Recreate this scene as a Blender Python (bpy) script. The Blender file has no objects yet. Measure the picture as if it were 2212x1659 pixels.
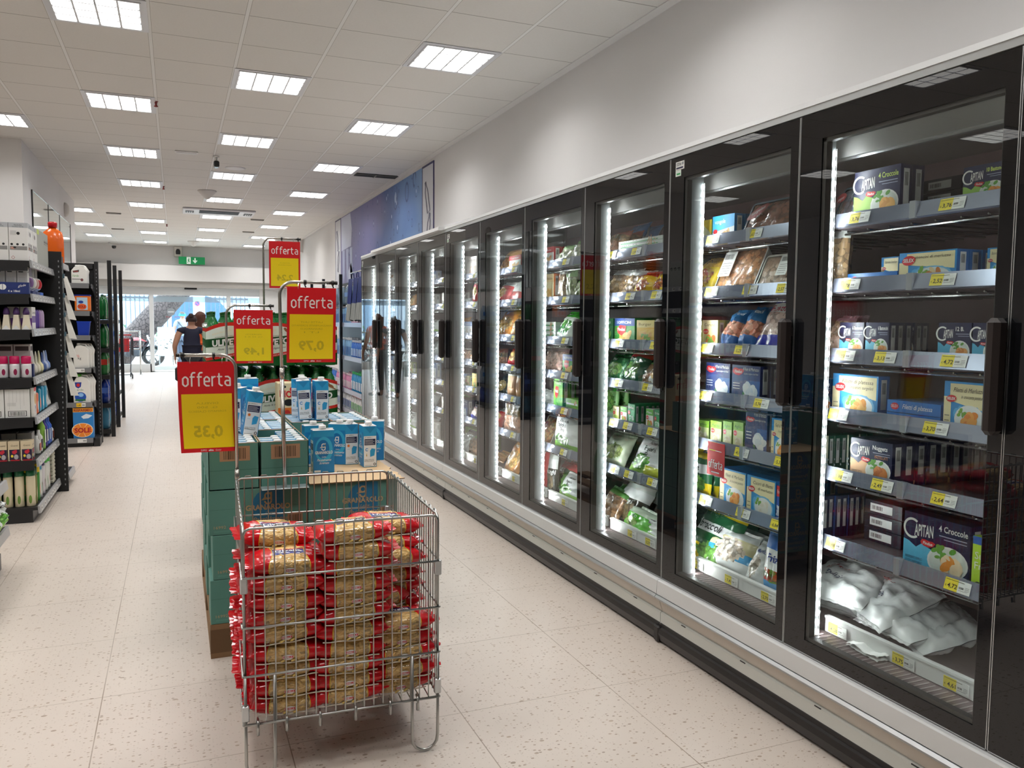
import bpy, math, random
from mathutils import Vector, Matrix, noise, Euler
R = math.radians
PI = math.pi
scene = bpy.context.scene
COL = scene.collection

# ------------------------------------------------------------------ camera, world, exposure
cam_d = bpy.data.cameras.new('camera')
cam = bpy.data.objects.new('camera', cam_d)
COL.objects.link(cam)
scene.camera = cam
cam_d.sensor_fit = 'HORIZONTAL'
cam_d.sensor_width = 36.0
cam_d.lens = 36.0 * 1755.0 / 2212.0
cam_d.clip_end = 200
def cam_matrix(yaw, pitch, roll, loc):
    cy, sy = math.cos(yaw), math.sin(yaw)
    fwd = Vector((sy * math.cos(pitch), cy * math.cos(pitch), math.sin(pitch)))
    right = Vector((cy, -sy, 0)); up = right.cross(fwd)
    cr, sr = math.cos(roll), math.sin(roll)
    r2 = cr * right + sr * up; u2 = -sr * right + cr * up
    m = Matrix((r2, u2, -fwd)).transposed().to_4x4()
    m.translation = Vector(loc)
    return m
cam.matrix_world = cam_matrix(0.392271, -0.0744271, 0.00900058, (0, 0, 1.4))

world = bpy.data.worlds.new('world'); scene.world = world
world.use_nodes = True
bg = world.node_tree.nodes['Background']
bg.inputs['Color'].default_value = (0.72, 0.86, 1.0, 1)
bg.inputs['Strength'].default_value = 9.0
scene.view_settings.view_transform = 'Standard'
scene.view_settings.look = 'None'
scene.view_settings.gamma = 1.0
scene.view_settings.use_curve_mapping = False
scene.view_settings.exposure = 0.0
PANEL_E = 3.0           # look of the ceiling light cells
PANEL_W = 13.6          # watts of each ceiling light
LED_E = 33.0            # freezer LED strips
scene.cycles.max_bounces = 6
scene.cycles.diffuse_bounces = 3
scene.cycles.glossy_bounces = 3
scene.cycles.transmission_bounces = 3
scene.cycles.transparent_max_bounces = 12
scene.cycles.use_adaptive_sampling = True
scene.cycles.adaptive_threshold = 0.04
scene.cycles.caustics_reflective = False
scene.cycles.caustics_refractive = False
scene.cycles.sample_clamp_indirect = 4.0
scene.cycles.use_light_tree = False
scene.cycles.use_denoising = True

# ------------------------------------------------------------------ materials
def lin(c):
    return c / 12.92 if c <= 0.04045 else ((c + 0.055) / 1.055) ** 2.4
def hexrgb(h):
    h = h.lstrip('#')
    return tuple(lin(int(h[i:i + 2], 16) / 255.0) for i in (0, 2, 4)) + (1.0,)
MATS = {}
def mat(h, rough=0.5, metal=0.0, emit=0.0, spec=0.5, alpha=1.0, coat=0.0):
    key = (h, rough, metal, emit, spec, alpha, coat)
    if key in MATS: return MATS[key]
    m = bpy.data.materials.new('paint_' + h.lstrip('#'))
    m.use_nodes = True
    b = m.node_tree.nodes['Principled BSDF']
    c = hexrgb(h)
    b.inputs['Base Color'].default_value = c
    b.inputs['Roughness'].default_value = rough
    b.inputs['Metallic'].default_value = metal
    b.inputs['Specular IOR Level'].default_value = spec
    b.inputs['Alpha'].default_value = alpha
    if coat:
        b.inputs['Coat Weight'].default_value = coat
        b.inputs['Coat Roughness'].default_value = 0.08
    if emit:
        b.inputs['Emission Color'].default_value = c
        b.inputs['Emission Strength'].default_value = emit
    MATS[key] = m
    return m
def nodes_of(name):
    m = bpy.data.materials.new(name); m.use_nodes = True
    nt = m.node_tree
    return m, nt, nt.nodes['Principled BSDF'], nt.nodes['Material Output']
def N(nt, t, **kw):
    n = nt.nodes.new(t)
    for k, v in kw.items():
        if k.startswith('i_'): n.inputs[k[2:].replace('_', ' ')].default_value = v
        else: setattr(n, k, v)
    return n
def mth(nt, op, a, b=None, clamp=False):
    n = nt.nodes.new('ShaderNodeMath'); n.operation = op; n.use_clamp = clamp
    for i, v in enumerate((a, b)):
        if v is None: continue
        if isinstance(v, (int, float)): n.inputs[i].default_value = v
        else: nt.links.new(v, n.inputs[i])
    return n.outputs[0]
def mixc(nt, fac, a, b):
    n = nt.nodes.new('ShaderNodeMix'); n.data_type = 'RGBA'
    for i, v in ((0, fac), (6, a), (7, b)):
        if isinstance(v, (int, float)): n.inputs[i].default_value = v
        elif isinstance(v, tuple): n.inputs[i].default_value = v
        else: nt.links.new(v, n.inputs[i])
    return n.outputs[2]

def film(name, tint=(1, 1, 1, 1), base=0.04, top=1.0, rough=0.03, haze=0.0, hazecol=(0.9, 0.9, 0.9, 1)):
    """clear sheet: transparent, with an angle-dependent reflection (the same for every ray)"""
    m, nt, b, out = nodes_of(name)
    nt.nodes.remove(b)
    tr = N(nt, 'ShaderNodeBsdfTransparent'); tr.inputs[0].default_value = tint
    gl = N(nt, 'ShaderNodeBsdfGlossy'); gl.inputs['Roughness'].default_value = rough
    lw = N(nt, 'ShaderNodeLayerWeight'); lw.inputs[0].default_value = 0.5
    f5 = mth(nt, 'POWER', lw.outputs['Facing'], 5.0)
    fac = mth(nt, 'ADD', mth(nt, 'MULTIPLY', f5, top - base), base, True)
    mx = N(nt, 'ShaderNodeMixShader')
    nt.links.new(fac, mx.inputs[0]); nt.links.new(tr.outputs[0], mx.inputs[1]); nt.links.new(gl.outputs[0], mx.inputs[2])
    last = mx.outputs[0]
    if haze:
        df = N(nt, 'ShaderNodeBsdfDiffuse'); df.inputs[0].default_value = hazecol
        m2 = N(nt, 'ShaderNodeMixShader'); m2.inputs[0].default_value = haze
        nt.links.new(last, m2.inputs[1]); nt.links.new(df.outputs[0], m2.inputs[2]); last = m2.outputs[0]
    nt.links.new(last, out.inputs[0])
    return m
GLASS = film('door_glass', (0.93, 0.97, 0.96, 1), 0.055, 0.85, 0.0)
CLEAR = film('clear_film', (0.97, 0.99, 0.98, 1), 0.08, 1.0, 0.12, 0.06)
PET = film('clear_bottle_plastic', (0.86, 0.93, 0.97, 1), 0.08, 0.9, 0.08, 0.12, (0.7, 0.8, 0.9, 1))
PETG = film('green_bottle_plastic', (0.14, 0.55, 0.20, 1), 0.08, 0.9, 0.08, 0.35, (0.05, 0.34, 0.11, 1))
FROST = film('frosted_band', (0.8, 0.86, 0.9, 1), 0.04, 0.8, 0.3, 0.45, (0.55, 0.63, 0.68, 1))

BLACK = mat('#17181a', 0.25)
SHELFBLK = mat('#1d1d1f', 0.45)
STEEL = mat('#c8c9c8', 0.22, 1.0)
WIRE = mat('#b9bab8', 0.28, 1.0)
ALU = mat('#c9ccce', 0.32, 0.85)
WHITE = mat('#ecebe8', 0.5)
WHITEG = mat('#f2f2f0', 0.3)
INK = mat('#1a1a1c', 0.5)
NAVY = mat('#171c46', 0.35)
REDM = mat('#d3121c', 0.4)
YELLOW = mat('#f4d40f', 0.45)
YELTAG = mat('#f3df3c', 0.5)
CREAM = mat('#e8dcb4', 0.45)

def objcoord(nt):
    tc = N(nt, 'ShaderNodeNewGeometry')
    sp = N(nt, 'ShaderNodeSeparateXYZ'); nt.links.new(tc.outputs['Position'], sp.inputs[0])
    return tc.outputs['Position'], sp
def lineband(nt, coord, origin, pitch, half):
    """1 inside a joint of half-width half, else 0"""
    a = mth(nt, 'ADD', coord, -origin + 1000 * pitch + pitch / 2)
    a = mth(nt, 'MODULO', a, pitch)
    a = mth(nt, 'ABSOLUTE', mth(nt, 'ADD', a, -pitch / 2))
    return mth(nt, 'LESS_THAN', a, half)

def floor_material():
    m, nt, b, out = nodes_of('beige_speckled_vinyl')
    pos, sp = objcoord(nt)
    def chips(scale, lo, hi, seed, keep):
        mp = N(nt, 'ShaderNodeMapping'); mp.inputs['Location'].default_value = (seed, seed * 2.3, 0)
        mp.inputs['Scale'].default_value = (scale, scale * 1.5, scale)
        nt.links.new(pos, mp.inputs[0])
        vo = N(nt, 'ShaderNodeTexVoronoi', voronoi_dimensions='2D'); vo.inputs['Scale'].default_value = 1.0
        nt.links.new(mp.outputs[0], vo.inputs['Vector'])
        se = N(nt, 'ShaderNodeSeparateXYZ'); nt.links.new(vo.outputs['Color'], se.inputs[0])
        rad = mth(nt, 'MULTIPLY', se.outputs[1], hi - lo)
        rad = mth(nt, 'ADD', rad, lo)
        inside = mth(nt, 'LESS_THAN', vo.outputs['Distance'], rad)
        sel = mth(nt, 'LESS_THAN', se.outputs[0], keep)
        return mth(nt, 'MULTIPLY', inside, sel), se.outputs[2]
    c1, r1 = chips(52, 0.10, 0.30, 3.1, 0.20)
    c2, r2 = chips(21, 0.08, 0.20, 9.7, 0.10)
    c3, r3 = chips(95, 0.10, 0.30, 5.7, 0.16)
    nz = N(nt, 'ShaderNodeTexNoise'); nz.inputs['Scale'].default_value = 1.3; nt.links.new(pos, nz.inputs['Vector'])
    base = mixc(nt, nz.outputs['Fac'], hexrgb('#d3c6ba'), hexrgb('#dbcfc4'))
    chipc = mixc(nt, r1, hexrgb('#8f7b69'), hexrgb('#b79f8a'))
    col = mixc(nt, mth(nt, 'MULTIPLY', mth(nt, 'ADD', c1, c2, True), 0.85), base, chipc)
    col = mixc(nt, mth(nt, 'MULTIPLY', c3, 0.45), col, hexrgb('#a08c7c'))
    jx = lineband(nt, sp.outputs[0], -0.279, 0.6, 0.0018)
    jy = lineband(nt, sp.outputs[1], 3.28, 0.6, 0.0014)
    j = mth(nt, 'MAXIMUM', jx, jy)
    n2 = N(nt, 'ShaderNodeTexNoise'); n2.inputs['Scale'].default_value = 2.2; nt.links.new(pos, n2.inputs['Vector'])
    j = mth(nt, 'MULTIPLY', j, mth(nt, 'MULTIPLY', n2.outputs['Fac'], 1.5, True), True)
    col = mixc(nt, j, col, hexrgb('#93816f'))
    nt.links.new(col, b.inputs['Base Color'])
    b.inputs['Roughness'].default_value = 0.34
    b.inputs['Specular IOR Level'].default_value = 0.45
    return m
def ceiling_material():
    m, nt, b, out = nodes_of('ceiling_tiles')
    pos, sp = objcoord(nt)
    jx = lineband(nt, sp.outputs[0], 1.075, 0.6, 0.0115)
    jxe = lineband(nt, sp.outputs[0], 1.075, 0.6, 0.0140)
    jy = lineband(nt, sp.outputs[1], 6.35, 0.6, 0.0028)
    nz = N(nt, 'ShaderNodeTexNoise'); nz.inputs['Scale'].default_value = 60; nt.links.new(pos, nz.inputs['Vector'])
    base = mixc(nt, nz.outputs['Fac'], hexrgb('#dfddd9'), hexrgb('#e6e4e1'))
    col = mixc(nt, jy, base, hexrgb('#77736d'))
    col = mixc(nt, jxe, col, hexrgb('#a39f98'))
    col = mixc(nt, jx, col, hexrgb('#efefee'))
    nt.links.new(col, b.inputs['Base Color'])
    b.inputs['Roughness'].default_value = 0.75
    b.inputs['Specular IOR Level'].default_value = 0.25
    return m
def wall_material():
    m, nt, b, out = nodes_of('white_plaster')
    pos, sp = objcoord(nt)
    nz = N(nt, 'ShaderNodeTexNoise'); nz.inputs['Scale'].default_value = 1.4; nt.links.new(pos, nz.inputs['Vector'])
    nt.links.new(mixc(nt, nz.outputs['Fac'], hexrgb('#e2e0df'), hexrgb('#e9e7e6')), b.inputs['Base Color'])
    b.inputs['Roughness'].default_value = 0.8
    return m
FLOORM, CEILM, WALLM = floor_material(), ceiling_material(), wall_material()
LINER = mat('#8c6e72', 0.32)
LINERL = mat('#b9b6b4', 0.4)

# ------------------------------------------------------------------ mesh builder
_TXT = {}
def textmesh(s, bold=0.0):
    k = (s, bold)
    if k in _TXT: return _TXT[k]
    cu = bpy.data.curves.new('lettering', 'FONT')
    cu.body = s; cu.size = 1.0; cu.resolution_u = 2; cu.offset = bold
    cu.fill_mode = 'FRONT'
    ob = bpy.data.objects.new('lettering', cu)
    me = bpy.data.meshes.new_from_object(ob)
    vs = [(v.co.x, v.co.y) for v in me.vertices]
    fs = [tuple(p.vertices) for p in me.polygons]
    bpy.data.objects.remove(ob); bpy.data.curves.remove(cu); bpy.data.meshes.remove(me)
    if vs:
        x0 = min(v[0] for v in vs); x1 = max(v[0] for v in vs)
        vs = [(v[0] - x0, v[1]) for v in vs]
        w = x1 - x0
    else: w = 0.001
    _TXT[k] = (vs, fs, w)
    return _TXT[k]

class MB:
    def __init__(s):
        s.v = []; s.f = []; s.mi = []; s.sm = []; s.mats = []
    def _m(s, m):
        if m not in s.mats: s.mats.append(m)
        return s.mats.index(m)
    def add(s, vs, fs, m, smooth=False):
        o = len(s.v); s.v += [tuple(v) for v in vs]
        i = s._m(m)
        for f in fs:
            s.f.append(tuple(o + k for k in f)); s.mi.append(i); s.sm.append(smooth)
        return s
    def box(s, a, b, m, bevel=0.0):
        x0, y0, z0 = (min(a[i], b[i]) for i in range(3)); x1, y1, z1 = (max(a[i], b[i]) for i in range(3))
        if bevel:
            e = min(bevel, (x1 - x0) / 2.01, (y1 - y0) / 2.01, (z1 - z0) / 2.01)
            vs = []; idx = {}
            for sx, X in ((0, (x0, x0 + e)), (1, (x1, x1 - e))):
                for sy, Y in ((0, (y0, y0 + e)), (1, (y1, y1 - e))):
                    for sz, Z in ((0, (z0, z0 + e)), (1, (z1, z1 - e))):
                        for ax, p in enumerate(((X[0], Y[1], Z[1]), (X[1], Y[0], Z[1]), (X[1], Y[1], Z[0]))):
                            idx[(sx, sy, sz, ax)] = len(vs); vs.append(p)
            F = []
            for ax in range(3):
                for q in (0, 1):
                    o = [(0, 0), (1, 0), (1, 1), (0, 1)]
                    f = []
                    for (a1, b1) in o:
                        k = [0, 0, 0]; k[ax] = q; k[(ax + 1) % 3] = a1; k[(ax + 2) % 3] = b1
                        f.append(idx[(*k, ax)])
                    F.append(f if q else f[::-1])
            for ax in range(3):      # edges along ax
                u, w = (ax + 1) % 3, (ax + 2) % 3
                for qu in (0, 1):
                    for qw in (0, 1):
                        k0 = [0, 0, 0]; k1 = [0, 0, 0]; k0[ax] = 0; k1[ax] = 1
                        for k in (k0, k1): k[u] = qu; k[w] = qw
                        f = [idx[(*k0, u)], idx[(*k1, u)], idx[(*k1, w)], idx[(*k0, w)]]
                        F.append(f if (qu == qw) else f[::-1])
            for sx in (0, 1):
                for sy in (0, 1):
                    for sz in (0, 1):
                        f = [idx[(sx, sy, sz, 0)], idx[(sx, sy, sz, 1)], idx[(sx, sy, sz, 2)]]
                        F.append(f if (sx + sy + sz) % 2 else f[::-1])
            return s.add(vs, F, m)
        vs = [(x0, y0, z0), (x1, y0, z0), (x1, y1, z0), (x0, y1, z0), (x0, y0, z1), (x1, y0, z1), (x1, y1, z1), (x0, y1, z1)]
        return s.add(vs, [(0, 3, 2, 1), (4, 5, 6, 7), (0, 1, 5, 4), (1, 2, 6, 5), (2, 3, 7, 6), (3, 0, 4, 7)], m)
    def tube(s, pts, r, m, n=6, closed=False, rs=None):
        pts = [Vector(p) for p in pts]; L = len(pts); vs = []; fs = []
        prev = None
        for i, p in enumerate(pts):
            if closed: d = (pts[(i + 1) % L] - pts[i - 1])
            else: d = (pts[min(i + 1, L - 1)] - pts[max(i - 1, 0)])
            d.normalize()
            if prev is None:
                a = Vector((0, 0, 1)) if abs(d.z) < 0.9 else Vector((1, 0, 0))
                u = d.cross(a).normalized()
            else: u = (prev - d * prev.dot(d)).normalized()
            w = d.cross(u); prev = u
            rr = rs[i] if rs else r
            for k in range(n):
                t = 2 * PI * k / n
                vs.append(p + (u * math.cos(t) + w * math.sin(t)) * rr)
        for i in range(L if closed else L - 1):
            j = (i + 1) % L
            for k in range(n):
                k2 = (k + 1) % n
                fs.append((i * n + k, i * n + k2, j * n + k2, j * n + k))
        if not closed:
            fs.append(tuple(range(n))[::-1]); fs.append(tuple((L - 1) * n + k for k in range(n)))
        return s.add(vs, fs, m, n > 5)
    def lathe(s, prof, m, n=16, c=(0, 0, 0), smooth=True, sy=1.0):
        vs = []; fs = []
        for r, z in prof:
            for k in range(n):
                t = 2 * PI * k / n
                vs.append((c[0] + r * math.cos(t), c[1] + sy * r * math.sin(t), c[2] + z))
        L = len(prof)
        for i in range(L - 1):
            for k in range(n):
                k2 = (k + 1) % n
                fs.append((i * n + k, i * n + k2, (i + 1) * n + k2, (i + 1) * n + k))
        fs.append(tuple(range(n))[::-1]); fs.append(tuple((L - 1) * n + k for k in range(n)))
        return s.add(vs, fs, m, smooth)
    def grid(s, fn, nu, nv, mf, smooth=True, flip=False):
        vs = [fn(i / nu, j / nv) for j in range(nv + 1) for i in range(nu + 1)]
        o = len(s.v); s.v += [tuple(v) for v in vs]
        for j in range(nv):
            for i in range(nu):
                a = o + j * (nu + 1) + i
                f = (a, a + 1, a + nu + 2, a + nu + 1)
                s.f.append(f[::-1] if flip else f)
                s.mi.append(s._m(mf((i + .5) / nu, (j + .5) / nv) if callable(mf) else mf)); s.sm.append(smooth)
        return s
    # printed marks: fr maps (x, y, lift) to a point
    def rect(s, fr, x0, y0, x1, y1, m, l=1):
        return s.add([fr(x0, y0, l), fr(x1, y0, l), fr(x1, y1, l), fr(x0, y1, l)], [(0, 1, 2, 3)], m)
    def poly(s, fr, pts, m, l=1):
        return s.add([fr(x, y, l) for x, y in pts], [tuple(range(len(pts)))], m)
    def ell(s, fr, cx, cy, rx, ry, m, l=1, n=18, rot=0.0, a0=0, a1=2 * PI):
        c, d = math.cos(rot), math.sin(rot); ps = []
        full = abs(a1 - a0 - 2 * PI) < 1e-4
        for k in range(n if full else n + 1):
            t = a0 + (a1 - a0) * k / n
            x, y = rx * math.cos(t), ry * math.sin(t)
            ps.append((cx + c * x - d * y, cy + d * x + c * y))
        return s.poly(fr, ps, m, l)
    def ring(s, fr, cx, cy, r0, r1, m, l=1, n=24, a0=0, a1=2 * PI):
        vs = []; fs = []
        for k in range(n + 1):
            t = a0 + (a1 - a0) * k / n
            vs += [fr(cx + r0 * math.cos(t), cy + r0 * math.sin(t), l), fr(cx + r1 * math.cos(t), cy + r1 * math.sin(t), l)]
        for k in range(n): fs.append((2 * k, 2 * k + 1, 2 * k + 3, 2 * k + 2))
        return s.add(vs, fs, m)
    def text(s, fr, t, x, y, h, m, l=2, w=None, sx=1.0, bold=0.0, shear=0.0, align='l', rise=0.0, mirror=False):
        vs, fs, tw = textmesh(t, bold)
        k = h / 0.7
        kx = (w / tw) if w else k * sx
        W = tw * kx
        ox = x - (W / 2 if align == 'c' else W if align == 'r' else 0)
        P = []
        for (a, b) in vs:
            X = a * kx
            if mirror: X = W - X
            P.append(fr(ox + X + b * k * shear, y + b * k + rise * X, l))
        return s.add(P, [f[::-1] for f in fs] if mirror else fs, m)
    def stroke(s, fr, pts, w, m, l=2, closed=False):
        """a flat pen line with round joints"""
        n = len(pts)
        for i in range(n if closed else n - 1):
            a, c = Vector(pts[i]), Vector(pts[(i + 1) % n]); d = (c - a)
            if d.length < 1e-7: continue
            q = Vector((-d.y, d.x)).normalized() * w / 2
            s.poly(fr, [tuple(a + q), tuple(a - q), tuple(c - q), tuple(c + q)], m, l)
        for p in pts: s.ell(fr, p[0], p[1], w / 2, w / 2, m, l + .01, 10)
        return s
    def offerta(s, fr, x, y, w, h, m, l=2, pen=.115):
        """the word offerta in narrow rounded letters; h is the full height of an f"""
        xh = h * .68; lw = w / 6.75; W = lw * .70; p = h * pen; c = W * .38
        def box(o, a=0.0): return [(o + c, a), (o + W - c, a), (o + W, a + c), (o + W, xh - c), (o + W - c, xh), (o + c, xh), (o, xh - c), (o, a + c)]
        put = lambda pts, cl=False: s.stroke(fr, [(x + a, y + b) for a, b in pts], p, m, l, cl)
        put(box(0), True)
        for k in (1, 2):
            o = lw * k + W * .12; put([(o + W * .2, 0), (o + W * .2, h - c), (o + W * .2 + c * .7, h), (o + W * .85, h)]); put([(o - W * .05, xh), (o + W * .7, xh)])
        o = lw * 3; put([(o + W * .92, 0), (o + c, 0), (o, c), (o, xh - c), (o + c, xh), (o + W - c, xh), (o + W, xh - c), (o + W, xh * .48), (o, xh * .48)])
        o = lw * 4.1; put([(o, 0), (o, xh)]); put([(o, xh - c), (o + c, xh), (o + W * .6, xh)])
        o = lw * 4.95; put([(o + W * .2, h * .9), (o + W * .2, c), (o + W * .2 + c, 0), (o + W * .8, 0)]); put([(o - W * .1, xh), (o + W * .72, xh)])
        o = lw * 5.95; put([(o + W * .1, xh), (o + W - c, xh), (o + W, xh - c), (o + W, 0), (o + c, 0), (o, c), (o, xh * .42), (o + c * .6, xh * .55), (o + W, xh * .55)])
        return s
    def bars(s, fr, x0, y0, x1, y1, m, l=2, seed=1, n=14):
        rr = random.Random(seed); x = x0; st = (x1 - x0) / n
        while x < x1 - st * .3:
            w = st * rr.uniform(.25, .75)
            s.rect(fr, x, y0, x + w, y1, m, l); x += w + st * rr.uniform(.3, .7)
        return s
    def build(s, name, parent=None, loc=(0, 0, 0), rot=(0, 0, 0), mtx=None):
        me = bpy.data.meshes.new(name)
        me.from_pydata(s.v, [], s.f)
        for m in s.mats: me.materials.append(m)
        me.polygons.foreach_set('material_index', s.mi)
        me.polygons.foreach_set('use_smooth', s.sm)
        me.update()
        ob = bpy.data.objects.new(name, me); COL.objects.link(ob)
        ob.location = loc; ob.rotation_euler = rot
        if parent: ob.parent = parent
        return ob

def frame(o, u, v, n, step=0.0004):
    o, u, v, n = Vector(o), Vector(u), Vector(v), Vector(n)
    return lambda x, y, l=1: o + u * x + v * y + n * (l * step)
def front(o=(0, 0, 0), step=0.0004):        # faces -Y, x to the right, y up
    return frame(o, (1, 0, 0), (0, 0, 1), (0, -1, 0), step)

def empty(name, loc=(0, 0, 0), rz=0.0):
    o = bpy.data.objects.new(name, None); COL.objects.link(o)
    o.empty_display_size = 0.1; o.location = loc; o.rotation_euler = (0, 0, rz)
    return o
def tag(o, label, cat, group=None):
    o['label'] = label; o['category'] = cat
    if group: o['group'] = group
    return o
def struct(o):
    o['kind'] = 'structure'; return o
def kids(o): return [c for c in o.children]
def dup(root, loc=None, rot=None, label=None, group=None, parent=None):
    r = root.copy(); COL.objects.link(r)
    if loc is not None: r.location = loc
    if rot is not None: r.rotation_euler = rot
    if label: r['label'] = label
    if group: r['group'] = group
    if parent: r.parent = parent
    for ch in kids(root):
        c = ch.copy(); COL.objects.link(c); c.parent = r
        for g in kids(ch):
            d = g.copy(); COL.objects.link(d); d.parent = c
    return r
ORD = ['zeroth', 'first', 'second', 'third', 'fourth', 'fifth', 'sixth', 'seventh', 'eighth', 'ninth', 'tenth', 'eleventh', 'twelfth', 'thirteenth', 'fourteenth']
# ------------------------------------------------------------------ the room
XW, ZC, YE = 2.92, 3.40, 24.0
struct(MB().box((-7.0, -4.0, -0.12), (XW + .2, YE + .1, 0.0), FLOORM).build('floor'))
struct(MB().box((-7.2, -4.2, ZC), (XW + .2, YE + .2, ZC + .15), CEILM).build('ceiling'))
b = MB().box((XW, -4.2, 0), (XW + .2, YE + .2, ZC), WALLM)
b.box((2.85, -4.0, ZC - .006), (XW, YE, ZC - .0005), WALLM)
struct(b.build('wall_right'))
struct(MB().box((-7.2, -4.2, 0), (-7.0, YE + .2, ZC), WALLM).build('wall_left'))
struct(MB().box((-7.0, -4.2, 0), (XW, -4.0, ZC), WALLM).build('wall_back'))
b = MB()
b.box((-7.0, YE, 2.87), (XW, YE + .2, ZC), WALLM)
b.box((-7.0, YE - .25, 2.46), (XW, YE + .2, 2.87), WALLM)
b.box((-7.0, YE - .18, 2.29), (XW, YE + .2, 2.46), mat('#a9a5a0', .6))
b.box((-7.0, YE, 0), (-2.6, YE + .2, 2.3), WALLM)
b.box((2.2, YE, 0), (XW, YE + .2, 2.3), WALLM)
struct(b.build('wall_front'))
# small wedge-shaped soffit where the far right wall steps in
struct(MB().add([(1.9, 20.5, ZC - .001), (XW, 20.5, ZC - .001), (XW, 20.5, ZC - .32), (1.9, 20.9, ZC - .001), (XW, 20.9, ZC - .001), (XW, 20.9, ZC - .32)],
    [(0, 2, 1), (3, 4, 5), (0, 3, 5, 2), (0, 1, 4, 3)], WALLM).build('trim_1'))
# square white pillar on the left, with a mirror strip
struct(MB().box((-3.4, 10.62, 0), (-1.55, 15.75, ZC), WALLM).build('wall_pillar'))
MIR = mat('#c9d2d4', 0.04, 1.0)
root = tag(empty('wall_mirror', (-1.55, 11.2, 2.0)), 'wall mirror of three panes with thin black joints on the white pillar', 'mirror')
ys = [0.0, 1.30, 2.45, 3.75]
for i in range(3):
    b = MB().box((0.001, ys[i] + .015, 0), (.012, ys[i + 1] - .015, .92), MIR)
    b.build('mirror_pane', root)
b = MB()
for y in ys: b.box((0.001, y - .012, 0), (.016, y + .012, .93), SHELFBLK)
b.box((0.001, 0, .92), (.016, ys[-1], .93), STEEL)
b.build('mirror_frame', root)
b = MB().lathe([(.001, 0), (.05, .012), (.10, .05), (.11, .11), (.10, .17), (.05, .21), (.001, .22)], mat('#d5d1cb', .5), 16, (0, 0, 0))
o = b.build('wall_lamp', None, (-1.545, 14.4, 2.98)); o.scale = (.55, 1, 1)
tag(o, 'small rounded white uplight high on the white pillar', 'wall light')

# glazed entrance front
FR = mat('#dfe2e4', .4)
def glazed(n, x0, x1, bottom):
    b = MB()
    b.box((x0, YE + .02, 2.08), (x1, YE + .12, 2.29), FR)
    b.box((x0, YE + .03, 0), (x0 + .08, YE + .11, 2.1), FR); b.box((x1 - .03, YE + .03, 0), (x1, YE + .11, 2.1), FR)
    b.box((x0, YE + .03, 0), (x1, YE + .11, bottom), FR)
    fr = struct(b.build('door_%d' % n))
    MB().box((x0 + .08, YE + .055, bottom), (x1 - .03, YE + .065, 2.08), GLASS).build('glass', fr)
    MB().box((x0 + .08, YE + .050, 1.90), (x1 - .03, YE + .070, 2.05), FROST).build('frosted_band', fr)
    return fr
glazed(1, -2.6, -.62, .22)
d2 = glazed(2, -.62, 1.35, .02)
glazed(3, 1.35, 2.3, .22)
fr = front((0, YE + .048, 0))
b = MB().ring(fr, -.11, 1.63, 0, .105, mat('#9aa3ab', .6), 1, 28); b.rect(fr, -.185, 1.615, -.035, 1.645, mat('#dfe6ea', .6), 2)
b.text(fr, 'VIETATO', -.245, 1.48, .03, REDM, 2, shear=0, rise=-.1); b.text(fr, 'ENTRARE', -.02, 1.475, .03, REDM, 2, rise=.1)
o = b.build('sticker', d2); o['label'] = 'round grey no entry sticker'
b = MB().box((.24, YE - .06, 2.24), (.56, YE - .001, 2.29), BLACK, .01); b.box((.27, YE - .064, 2.245), (.53, YE - .06, 2.262), mat('#3a3d42', .2))
tag(b.build('motion_sensor'), 'black door sensor bar above the glass entrance', 'sensor')

# ceiling lights: 4 x 4 cell diffusers
CELL = mat('#fffdf8', 0.5, 0, PANEL_E)
CELL.cycles.emission_sampling = 'NONE'
def light_panel():
    root = empty('ceiling_light')
    b = MB(); F = mat('#dfe1e6', .4); fz = -.006
    fr = frame((-.3, -.3, fz), (1, 0, 0), (0, 1, 0), (0, 0, -1))
    b.box((-.3, -.3, -.006), (.3, .3, -.0005), F)
    for k in range(5):
        t = -.262 + k * .131
        b.box((t - .006, -.262, -.012), (t + .006, .262, -.006), F); b.box((-.262, t - .006, -.012), (.262, t + .006, -.006), F)
    b.build('frame', root)
    b = MB()
    for i in range(4):
        for j in range(4):
            x, y = -.1965 + i * .131, -.1965 + j * .131; r = .0595; c = .014
            pts = [(x - r + c, y - r), (x + r - c, y - r), (x + r, y - r + c), (x + r, y + r - c), (x + r - c, y + r), (x - r + c, y + r), (x - r, y + r - c), (x - r, y - r + c)]
            b.add([(p[0], p[1], -.0085) for p in pts], [tuple(range(8))[::-1]], CELL)
    b.build('diffuser', root)
    ld = bpy.data.lights.new('panel_light', 'AREA'); ld.shape = 'SQUARE'; ld.size = .50; ld.energy = PANEL_W; ld.spread = R(146); ld.color = (1.0, .99, .975)
    lo = bpy.data.objects.new('panel_light', ld); COL.objects.link(lo); lo.parent = root; lo.location = (0, 0, -.0098)
    return root
LP = None
rows = []
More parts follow.
